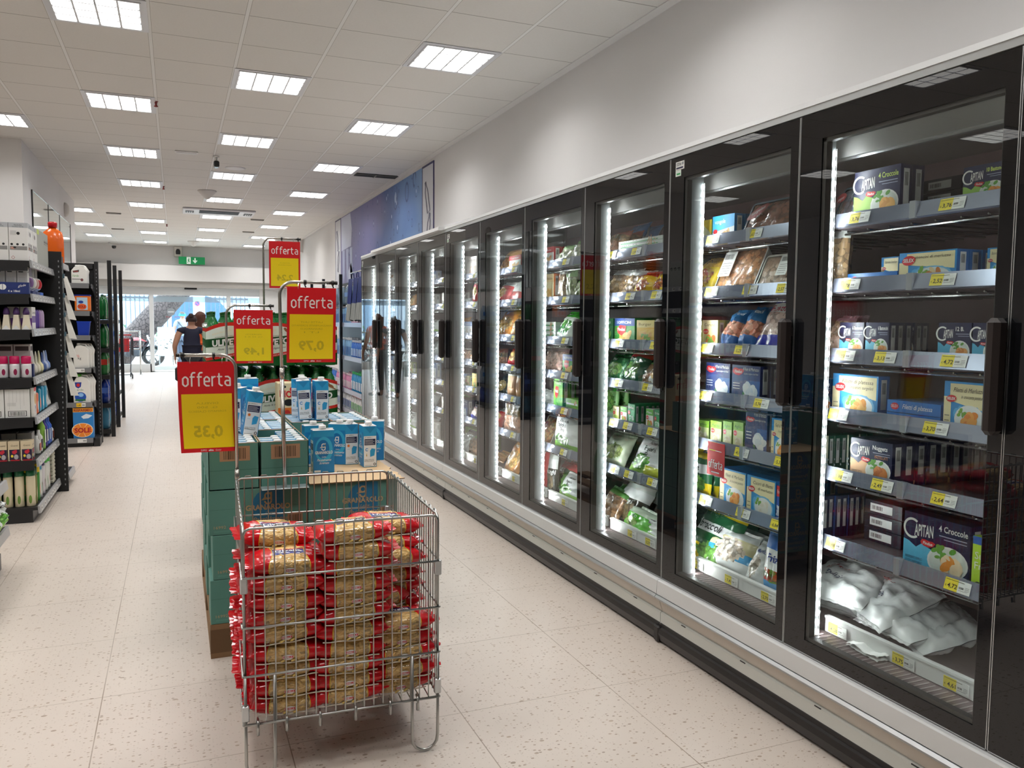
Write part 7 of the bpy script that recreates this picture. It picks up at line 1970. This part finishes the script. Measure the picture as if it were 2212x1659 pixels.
# ------------------------------------------------------------------ right wall racks beyond the freezers
root = tag(empty('bottle_shelving', (0, 0, 0)), 'tall black wall rack of blue bottle packs beyond the freezers', 'rack')
for y in (9.40, 11.0, 12.63, 14.2, 15.5): MB().box((2.34, y, 0), (2.385, y + .05, 2.13), BLACK).build('post', root)
ZR = [1.36, .86, .36, .06]
MB().box((2.86, 9.4, 0), (2.90, 15.55, 2.1), SHELFBLK).build('back_panel', root)
for z in ZR:
    s = MB().box((2.40, 9.42, z - .03), (2.86, 15.5, z), SHELFBLK).build('shelf', root)
    MB().box((2.378, 9.42, z - .035), (2.40, 15.5, z + .03), mat('#8d8fa0', .3, .3)).build('price_rail', s)
def flask(body, cap, art, h=.27, w=.085, d=.055):
    root = empty('cleaner_bottle')
    b = MB().lathe([(.001, 0), (w * .48, .002), (w * .5, .02), (w * .44, h * .45), (w * .5, h * .62), (w * .36, h * .82), (w * .16, h * .88), (w * .15, h * .9)], mat(body, .25), 14, (0, 0, 0), True, d / w)
    b.box((-w * .3, -d * .52, h * .15), (w * .3, -d * .47, h * .55), mat(art, .4)); b.build('bottle_body', root)
    MB().lathe([(w * .2, h * .88), (w * .2, h * .99), (w * .12, h), (.001, h)], mat(cap, .3), 12).build('cap', root); return root
FL = [flask('#2f6fd0', '#dfe6f2', '#b9d4f2'), flask('#e6e8ec', '#3a6ab8', '#3a5a9a'), flask('#2a8fc4', '#3fb86a', '#f0f2f4', .30), flask('#e9e6e8', '#c83a3a', '#5aa85a', .26), flask('#d88ab0', '#f0d8e4', '#f4eef2', .25), flask('#7fb0dc', '#e8eef4', '#2f5fa8', .3)]
uf = set(); rr = random.Random(8)
for si, (z, pal) in enumerate(((1.36, (5, 4)), (.86, (0, 0, 5)), (.36, (1, 2, 4, 0)), (.06, (1, 3, 1)))):
    y = 9.62; n = 0
    while y < 15.35:
        k = pal[int((y - 9.62) / 1.3) % len(pal)]; n += 1
        for q in range(1 if y > 13 else 2):
            o = FL[k] if k not in uf else dup(FL[k]); uf.add(k)
            o.location = (2.45 + .1 * q, y + rr.uniform(-.005, .005), z + .001); o.rotation_euler = (0, 0, -PI / 2)
            tag(o, '%s bottle on the %s wall rack shelf beyond the freezers' % (('blue', 'white', 'blue and green', 'white and red', 'pink', 'pale blue')[k], ('top', 'second', 'third', 'bottom')[si]), 'bottle', 'bottles on the %s shelf of the wall rack, kind %s' % (('top', 'second', 'third', 'bottom')[si], ('blue', 'white', 'green', 'red', 'pink', 'pale')[k]))
        y += .115
for k in range(5):      # large clear bottles on the upper shelf
    o = S1['clear'] if 'clear' not in usedk else dup(S1['clear']); usedk.add('clear')
    o.location = (2.45, 12.8 + k * .5, 1.67); o.rotation_euler = (0, 0, -PI / 2); tag(o, 'clear bottle pack, %s along the top of the wall rack' % ORD[k + 1], 'water pack', 'clear packs on the wall rack')
s = MB().box((2.40, 12.68, 1.64), (2.86, 15.5, 1.668), SHELFBLK).build('shelf', root)
# navy and grey shopping bags hanging in front
for k in range(3):
    root = tag(empty('shopping_bag', (2.30, 10.75 + .33 * k, 1.42)), 'navy and grey cloth bag, %s from the freezers, hanging at the wall rack' % ORD[k + 1], 'shopping bag', 'hanging cloth bags')
    b = MB(); off = Vector((k * 3, 1, 1))
    Pn = lambda u, v, s: Vector((s * (.03 + .028 * math.sin(u * 17 + k) * (1 - v) + .03 * (1 - v)), (u - .5) * (.30 + .06 * (1 - v)), v * .58 + .012 * math.sin(u * 19) * (1 - v)))
    mf = lambda u, v: mat('#1f2f6a', .7) if v > .40 + .03 * math.sin(u * 30) else mat('#8d918f', .75)
    b.grid(lambda u, v: Pn(u, v, -1), 26, 10, mf, flip=True); b.grid(lambda u, v: Pn(u, v, 1), 26, 10, mf); b.build('bag_body', root)
    MB().tube([(0, -.07, .57), (0, -.06, .64), (0, 0, .66), (0, .06, .64), (0, .07, .57)], .007, mat('#1f2f6a', .7), 6).build('handle', root)
b = MB(); b.tube([(2.30, 10.60, 2.085), (2.30, 11.6, 2.085)], .008, STEEL, 6); b.tube([(2.30, 11.02, 2.085), (2.36, 11.02, 2.085)], .008, STEEL, 6)
b.build('hanging_bar', [o for o in COL.objects if o.name == 'bottle_shelving'][0])
# ------------------------------------------------------------------ people
def skin_figure(name, pts, edges, m, sub=2, parent=None, root=0):
    """pts: {name: (x, y, z, rx, ry)}; a continuous surface grown round the skeleton"""
    keys = list(pts); idx = {k: i for i, k in enumerate(keys)}
    me = bpy.data.meshes.new(name); me.from_pydata([pts[k][:3] for k in keys], [(idx[a], idx[c]) for a, c in edges], [])
    ob = bpy.data.objects.new(name, me); COL.objects.link(ob)
    md = ob.modifiers.new('skin', 'SKIN'); md.use_smooth_shade = True
    sv = me.skin_vertices[0].data
    for i, k in enumerate(keys): sv[i].radius = (pts[k][3], pts[k][4]); sv[i].use_root = (i == root)
    ss = ob.modifiers.new('sub', 'SUBSURF'); ss.levels = sub; ss.render_levels = sub
    me.materials.append(m)
    if parent: ob.parent = parent
    return ob
def person(loc, rz, H, skin, hair, top, legs, label, shirt_sleeves=0.0, lean=0.0, long_hair=False, cap=None, bag=False, arm=0.1, build_=1.0, shoe='#2a2628'):
    root = tag(empty('person', loc, rz), label, 'person'); k = H / 1.62; bw = build_
    S = mat(skin, .5)
    P = {}
    def p(n, x, y, z, a, c=None): P[n] = (x * k, y * k + lean * z * k, z * k, a * k, (c or a) * k)
    p('pelvis', 0, 0, .92, .135 * bw, .10 * bw); p('waist', 0, 0, 1.05, .115 * bw, .085 * bw); p('chest', 0, 0, 1.22, .13 * bw, .095 * bw); p('neckb', 0, .0, 1.36, .075, .06); p('neck', 0, -.01, 1.42, .045); p('skull', 0, -.015, 1.50, .078, .088); p('crown', 0, -.005, 1.57, .066, .076)
    E = [('pelvis', 'waist'), ('waist', 'chest'), ('chest', 'neckb'), ('neckb', 'neck'), ('neck', 'skull'), ('skull', 'crown')]
    for s, t in ((-1, 'l'), (1, 'r')):
        p('hip' + t, s * .085, 0, .86, .085 * bw); p('knee' + t, s * .09, -.015, .48, .055 * bw); p('ankle' + t, s * .09, .01, .09, .036); p('heel' + t, s * .09, .02, .035, .034); p('toe' + t, s * .10, -.15, .03, .03, .022)
        E += [('pelvis', 'hip' + t), ('hip' + t, 'knee' + t), ('knee' + t, 'ankle' + t), ('ankle' + t, 'heel' + t), ('heel' + t, 'toe' + t)]
        p('sh' + t, s * .175 * bw, .0, 1.325, .056 * bw); p('elb' + t, s * (.235 + arm * .2) * bw, .02, 1.06, .043 * bw); p('wri' + t, s * (.235 + arm * .1) * bw, -.04 - arm * .6, .84 + arm * .5, .026); p('palm' + t, s * (.235 + arm * .08) * bw, -.06 - arm * .7, .775 + arm * .5, .030, .016)
        E += [('neckb', 'sh' + t), ('sh' + t, 'elb' + t), ('elb' + t, 'wri' + t), ('wri' + t, 'palm' + t)]
        bx, by, bz = s * (.235 + arm * .08) * bw, -.06 - arm * .7, .775 + arm * .5
        for f_ in range(4):
            o_ = -.022 + f_ * .015; L = (.062, .072, .068, .054)[f_]
            p('fa%s%d' % (t, f_), bx, by + o_ - .004, bz - .035, .0085); p('fb%s%d' % (t, f_), bx - s * .004, by + o_ - .006, bz - .035 - L * .55, .0078); p('fc%s%d' % (t, f_), bx - s * .018, by + o_ - .008, bz - .035 - L, .0065)
            E += [('palm' + t, 'fa%s%d' % (t, f_)), ('fa%s%d' % (t, f_), 'fb%s%d' % (t, f_)), ('fb%s%d' % (t, f_), 'fc%s%d' % (t, f_))]
        p('ta' + t, bx - s * .012, by - .034, bz + .004, .010); p('tb' + t, bx - s * .018, by - .05, bz - .03, .008)
        E += [('palm' + t, 'ta' + t), ('ta' + t, 'tb' + t)]
    body = skin_figure('body', P, E, S, 2, root)
    # face
    b = MB(); fz = 1.50
    b.lathe([(.001, -.012), (.012, 0), (.001, .018)], S, 8, (0, (-.108) * k, (fz - .012) * k)); b.build('nose', root)
    for s in (-1, 1):
        b = MB().lathe([(.001, -.011), (.0125, 0), (.001, .011)], mat('#f0ece8', .2), 10, (s * .03 * k, -.085 * k, (fz + .012) * k)); b.lathe([(.001, -.006), (.006, 0), (.001, .006)], mat('#2a1c14', .2), 8, (s * .03 * k, -.094 * k, (fz + .012) * k)); b.build('eye', root)
        b = MB().lathe([(.001, -.03), (.012, -.015), (.014, .012), (.001, .028)], S, 8, (s * .083 * k, .0, (fz + .005) * k)); b.build('ear', root)
    MB().tube([(-.022 * k, -.090 * k, (fz - .048) * k), (0, -.097 * k, (fz - .05) * k), (.022 * k, -.090 * k, (fz - .048) * k)], .005, mat('#a5564e', .4), 6).build('mouth', root)
    T = {q: list(P[q]) for q in ('pelvis', 'waist', 'chest', 'neckb')}
    for q in T: T[q][3] *= 1.10; T[q][4] *= 1.14
    T['hem'] = [0, lean * .84 * k, .84 * k, .15 * bw * k, .115 * bw * k]
    T['neckb'][2] -= .01
    e2 = [('hem', 'pelvis'), ('pelvis', 'waist'), ('waist', 'chest'), ('chest', 'neckb')]
    for s, t in ((-1, 'l'), (1, 'r')):
        a, c = Vector(P['sh' + t][:3]), Vector(P['elb' + t][:3]); q = a + (c - a) * max(shirt_sleeves, .12)
        T['sh' + t] = [a.x, a.y, a.z, .066 * bw * k, .066 * bw * k]; T['sl' + t] = [q.x, q.y, q.z, .058 * bw * k, .058 * bw * k]; e2 += [('neckb', 'sh' + t), ('sh' + t, 'sl' + t)]
    skin_figure('shirt', {q: tuple(v) for q, v in T.items()}, e2, mat(top, .8), 2, root)
    L = {q: list(P[q]) for q in ('pelvis', 'hipl', 'kneel', 'anklel', 'hipr', 'kneer', 'ankler')}
    for q in L: L[q][3] = L[q][3] * 1.10 + .006; L[q][4] = L[q][4] * 1.12 + .006
    m = mat(legs, .85)
    skin_figure('trousers', {q: tuple(v) for q, v in L.items()}, [('pelvis', 'hipl'), ('hipl', 'kneel'), ('kneel', 'anklel'), ('pelvis', 'hipr'), ('hipr', 'kneer'), ('kneer', 'ankler')], m, 2, root)
    for t in 'lr':
        h, q = P['heel' + t], P['toe' + t]
        skin_figure('shoe', {'a': (h[0], h[1] + .01, h[2] + .008, .044 * k, .044 * k), 'b': (q[0], q[1], q[2] + .004, .040 * k, .032 * k)}, [('a', 'b')], mat(shoe, .5), 2, root)
    hm = mat(hair, .7); off = Vector((H, 2, 5))
    def hs(u, v):
        th = 2 * PI * u; ph = PI * v * .62
        r = .094 * (1 + .08 * noise.noise(Vector((math.cos(th) * 3, math.sin(th) * 3, v * 5)) + off))
        y = .006 + r * 1.10 * math.sin(ph) * math.sin(th); x = r * math.sin(ph) * math.cos(th); z = 1.525 + r * 1.02 * math.cos(ph)
        if math.sin(th) < -.25 and v > .5: z = max(z, 1.545)
        return Vector((x * k, (y) * k + lean * z * k, z * k))
    b = MB(); b.grid(hs, 24, 12, hm, flip=True)
    if not long_hair and not cap: b.lathe([(.001, -.04), (.03, -.028), (.042, 0), (.03, .03), (.001, .04)], hm, 12, (.01 * k, .085 * k, 1.60 * k))
    if long_hair:
        b.grid(lambda u, v: Vector(((u - .5) * .21 * (1.1 - .2 * v) * k, (.06 + .035 * math.sin(PI * u) + .01 * math.sin(u * 40)) * k, (1.56 - .27 * v) * k)), 14, 8, hm); b.grid(lambda u, v: Vector(((u - .5) * .20 * (1.1 - .2 * v) * k, (.045 + .0 * u) * k, (1.56 - .27 * v) * k)), 14, 8, hm, flip=True)
    b.build('hair', root)
    if cap:
        b = MB().lathe([(.098, 1.53), (.102, 1.55), (.092, 1.60), (.06, 1.635), (.001, 1.645)], mat(cap, .7), 18, (0, 0, 0)); b.grid(lambda u, v: Vector((.075 * math.cos(PI * u) * (1 + v * .1), -.085 - .075 * v * math.sin(PI * u), 1.545 - .01 * v)), 10, 3, mat(cap, .7)); b.build('cap', root)
    if bag:
        b = MB(); b.grid(lambda u, v: Vector(((.20 + .0 * u) * k, (.02 + .1 * (u - .5)), (.62 - .28 * v) * k)), 4, 4, mat('#1a191c', .5)); b.box((.20, -.05, .40), (.27, .10, .62), mat('#1a191c', .5), .02); b.tube([(.235, .02, .61), (.22, 0, .74), (.235, -.03, .78)], .006, mat('#1a191c', .5), 6); b.build('bag', root)
    return root
person((.245, 14.6, 0), PI + .06, 1.50, '#b98a70', '#2e1d18', '#1b1d33', '#2a2a2c', 'woman seen from behind in a sleeveless navy top with dark hair tied up', 0.0, build_=1.14, bag=True)
person((.40, 15.2, 0), PI - .3, 1.56, '#b98a70', '#5a3526', '#e8642a', '#3a3a44', 'woman in an orange top with long brown hair behind the water packs', .35, long_hair=True)
person((.19, 26.3, 0.0), .35, 1.66, '#c9a088', '#5a4a40', '#a9b6c6', '#5a6478', 'person outside in a cyan cap and pale grey shirt with a shoulder strap', .55, cap='#2fb6cc')
b = MB(); b.tube([(.19 - .14, 26.2, 1.38), (.19, 26.13, 1.2), (.19 + .14, 26.17, .98)], .012, mat('#3f4656', .6), 6)
o = b.build('shoulder_strap', [q for q in COL.objects if q.type == 'EMPTY' and q.name.startswith('person')][-1]); o.matrix_parent_inverse = Matrix.Translation((.19, 26.3, 0)).inverted() if False else Matrix.Identity(4)
o.data.transform((Matrix.Rotation(-.35, 4, 'Z') @ Matrix.Translation((-.19, -26.3, 0))))

# ------------------------------------------------------------------ entrance barrier and trolley
root = tag(empty('barrier_rail', (0, 0, 0)), 'chromed crowd barrier rail inside the left glass front', 'barrier')
MB().tube([(-.85, 22.9, .012), (-.85, 22.9, 1.13)], .022, STEEL, 10).build('post', root); MB().tube([(-1.9, 22.9, .012), (-1.9, 22.9, 1.13)], .022, STEEL, 10).build('post', root)
for z in (1.11, .66): MB().tube([(-1.9, 22.9, z), (-.85, 22.9, z)], .018, STEEL, 8).build('rail', root)
b = MB()
for x in (-.85, -1.9): b.lathe([(.001, 0), (.07, 0), (.07, .008), (.001, .012)], STEEL, 14, (x, 22.9, 0))
for i, x in enumerate((-.85, -1.9)): MB().lathe([(.001, 0), (.07, 0), (.07, .008), (.001, .012)], STEEL, 14, (x, 22.9, 0)).build('foot', root)
root = tag(empty('shopping_trolley', (-1.22, 21.6, 0), .1), 'shopping trolley with red plastic seat half hidden behind the rack posts', 'trolley')
b = MB(); GT = mat('#5a5c62', .35, .7)
for z in (.55, .68, .8, .95): b.tube([(-.24, -.35, z), (.24, -.35, z), (.27, .45, z), (-.27, .45, z)], .006, GT, 5, True)
for t in range(9): x = -.24 + t * .06; b.tube([(x, -.35, .55), (x, -.35, .98)], .004, GT, 4); b.tube([(x * 1.1, .45, .55), (x * 1.1, .45, 1.0)], .004, GT, 4)
for t in range(10): y = -.35 + t * .088; b.tube([(-.25, y, .55), (-.25, y, .97)], .004, GT, 4); b.tube([(.25, y, .55), (.25, y, .97)], .004, GT, 4)
b.build('basket_cage', root)
b = MB(); b.tube([(-.22, -.3, .1), (-.22, .45, .12), (-.24, .5, .55), (-.25, .52, 1.02)], .013, GT, 8); b.tube([(.22, -.3, .1), (.22, .45, .12), (.24, .5, .55), (.25, .52, 1.02)], .013, GT, 8); b.tube([(-.22, -.3, .1), (.22, -.3, .1)], .011, GT, 6); b.build('frame', root)
MB().tube([(-.26, .54, 1.03), (.26, .54, 1.03)], .017, mat('#b8242c', .35), 10).build('handle', root)
MB().box((-.2, .36, .62), (.2, .42, .95), mat('#b8242c', .4), .01).build('child_seat', root)
for x in (-.22, .22):
    for y in (-.28, .42):
        w_ = MB(); w_.tube([(x - .013, y, .055), (x + .013, y, .055)], .053, BLACK, 16); w_.tube([(x, y, .055), (x, y, .12)], .009, GT, 6); w_.build('wheel', root)

# ------------------------------------------------------------------ street outside
struct(MB().box((-9, YE + .2, -.14), (12, YE + 22, -.015), mat('#b4b0ac', .8)).build('sidewalk'))
struct(MB().box((-9, 25.3, -.015), (12, 25.5, .09), mat('#cfcac4', .8)).box((-9, 30.0, -.015), (12, 30.2, .12), mat('#c9c4be', .8)).build('kerb'))
b = MB(); BARK = None
def bark():
    m, nt, bb, out = nodes_of('pine_bark')
    tc = N(nt, 'ShaderNodeTexCoord'); mp = N(nt, 'ShaderNodeMapping'); mp.inputs['Scale'].default_value = (7, 7, 4); nt.links.new(tc.outputs['Object'], mp.inputs[0])
    vo = N(nt, 'ShaderNodeTexVoronoi', feature='DISTANCE_TO_EDGE'); vo.inputs['Scale'].default_value = 1.6; nt.links.new(mp.outputs[0], vo.inputs['Vector'])
    e = mth(nt, 'LESS_THAN', vo.outputs['Distance'], .07)
    nt.links.new(mixc(nt, e, hexrgb('#5c504e'), hexrgb('#352d2b')), bb.inputs['Base Color']); bb.inputs['Roughness'].default_value = .9
    return m
b = MB(); pts = []; rs = []
for k in range(15):
    t = k / 14; pts.append((-1.95 + 3.15 * t + .12 * t * t, 28.2, -.05 + 3.75 * t)); rs.append(.40 - .06 * t + .5 * max(0, .15 - t))
b.tube(pts, .4, bark(), 22, rs=rs); tag(b.build('pine_tree'), 'thick leaning pine trunk on the street outside the entrance', 'tree')
root = tag(empty('street_fence', (0, 0, 0)), 'tall fence of thin pale vertical bars across the street', 'fence')
FB = mat('#56657a', .5)
for x0 in range(-8, 9, 2):
    b = MB()
    for k in range(13): b.box((x0 + k * .155, 33.0, .25), (x0 + k * .155 + .035, 33.03, 2.75), FB)
    for z in (.35, 2.2): b.box((x0, 32.99, z), (x0 + 2, 33.04, z + .05), FB)
    b.build('fence_panel', root)
for x in (-3.1, .62, 2.6, 6): MB().box((x, 32.9, 0), (x + .42, 33.15, 3.2), mat('#dfe4ea', .7)).build('pillar', root)
MB().box((-8, 32.95, 0), (10, 33.1, .3), mat('#cfcac4', .8)).build('low_wall', root)
b = MB(); b.box((-8, 36.5, 0), (10, 37, 4.2), mat('#dfe6ee', .8)); f = front((0, 36.49, 0)); b.ell(f, 1.0, 1.3, 1.15, 1.15, mat('#44698c', .6), 1, 30, 0, 0, PI); b.rect(f, -.15, 0, 2.15, 1.3, mat('#44698c', .6), 1)
for x in (-4.5, 4.2): b.rect(f, x, .8, x + 1.2, 2.4, mat('#8aa6c0', .6), 1)
tag(b.build('building'), 'pale building with a blue arched doorway behind the street fence', 'building')
for k in range(8):
    b = MB(); rr = random.Random(k)
    for q in range(26): 
        a = rr.uniform(0, 6.28); r_ = rr.uniform(0, .42); z = rr.uniform(.3, 1.2); c = Vector((math.cos(a) * r_, math.sin(a) * r_ * .5, z)); d = Vector((rr.uniform(-1, 1), rr.uniform(-1, 1), rr.uniform(-.3, 1))).normalized() * .14; e = d.orthogonal().normalized() * .05
        b.add([c - e, c + d, c + e, c - d], [(0, 1, 2, 3)], mat('#4f7350' if q % 2 else '#7fa070', .8))
    b.tube([(0, 0, 0), (0, 0, .8)], .03, mat('#5a4a3c', .8), 5)
    tag(b.build('shrub', None, (-3.4 + k * .95, 33.7, 0)), 'small green shrub behind the fence, %s from the left' % ORD[k + 1], 'shrub', 'shrubs behind the fence')
root = tag(empty('road_sign', (.64, 32.6, 0)), 'rectangular no parking sign on the pale pillar across the street', 'sign')
MB().tube([(.1, .05, 0), (.1, .05, 2.2)], .025, STEEL, 8).build('pole', root); MB().box((0, 0, 1.80), (.24, .02, 2.2), mat('#f2f4f6', .5)).build('plate', root)
b = MB(); f = front((0, -.001, 0)); b.ring(f, .12, 2.03, .07, .095, mat('#c8303a', .5), 1); b.ell(f, .12, 2.03, .07, .07, mat('#2a55a8', .5), 1); b.poly(f, [(.07, 2.07), (.085, 2.085), (.17, 1.99), (.155, 1.975)], mat('#c8303a', .5), 2); b.rect(f, .05, 1.85, .19, 1.865, INK, 1); b.build('no_parking_mark', root)
# motorbikes
def bike(loc, rz, col, lab, box=None):
    root = tag(empty('motorbike', loc, rz), lab, 'motorbike')
    for x in (-.62, .62):
        b = MB(); pts = [(x + .27 * math.cos(a * PI / 10), 0, .32 + .27 * math.sin(a * PI / 10)) for a in range(20)]; b.tube(pts, .05, BLACK, 8, True)
        for a in range(6): b.tube([(x, 0, .32), (x + .25 * math.cos(a * PI / 3), 0, .32 + .25 * math.sin(a * PI / 3))], .01, STEEL, 4)
        b.build('wheel', root)
    b = MB(); b.tube([(-.62, 0, .32), (-.2, 0, .45), (.3, 0, .5), (.5, 0, .8)], .06, mat('#3a3c42', .4), 8); b.box((-.2, -.14, .3), (.25, .14, .6), mat('#4a4c52', .35), .05); b.build('engine', root)
    b = MB(); b.grid(lambda u, v: Vector((-.15 + .6 * u, (v - .5) * .3, .74 + .14 * math.sin(PI * u) * math.cos((v - .5) * 2.4))), 10, 8, mat(col, .3)); b.grid(lambda u, v: Vector((-.15 + .6 * u, (v - .5) * .3, .60 + .02 * u)), 10, 8, mat(col, .3), flip=True); b.build('tank', root)
    b = MB(); b.box((-.75, -.11, .72), (-.1, .11, .82), BLACK, .04); b.build('seat', root)
    b = MB(); b.tube([(.62, .07, .32), (.45, .07, .95)], .022, STEEL, 6); b.tube([(.62, -.07, .32), (.45, -.07, .95)], .022, STEEL, 6); b.tube([(.4, -.33, 1.0), (.45, 0, .96), (.4, .33, 1.0)], .016, BLACK, 6); b.lathe([(.001, -.07), (.075, 0), (.001, .05)], WHITEG, 12, (.58, 0, .88)); b.build('fork', root)
    if box: MB().box((-.95, -.2, .84), (-.55, .2, 1.2), mat(box, .5), .03).build('delivery_box', root)
    return root
bike((-1.25, 27.0, 0), .15, '#a83a3c', 'dark motorbike with red tank parked outside the left glass')
bike((-.05, 28.0 - .75, 0), PI + .1, '#5a6a7a', 'motorbike carrying a green delivery box outside the entrance', '#2fa08a')
root = tag(empty('notice_board', (-.50, 26.0, 0)), 'white free-standing board with faint scribbles outside the door', 'board')
MB().box((0, 0, .35), (.46, .03, 1.2), mat('#dff0ee', .5)).build('board', root)
b = MB(); f = front((0, -.001, 0)); rr = random.Random(2)
b.rect(f, .03, .85, .43, 1.14, mat('#f4fbfa', .5), 1); b.text(f, 'OFFERTE', .1, 1.02, .05, mat('#9adad0', .5), 2, w=.26)
for k in range(14): x, z = rr.uniform(.05, .35), rr.uniform(.5, .85); b.poly(f, [(x, z), (x + .05, z + rr.uniform(-.02, .03)), (x + .05, z + .01), (x, z + .012)], INK, 2)
b.build('scribble', root)
for x in (.03, .40): MB().box((x, -.1, 0), (x + .03, .12, .36), STEEL).build('leg', root)
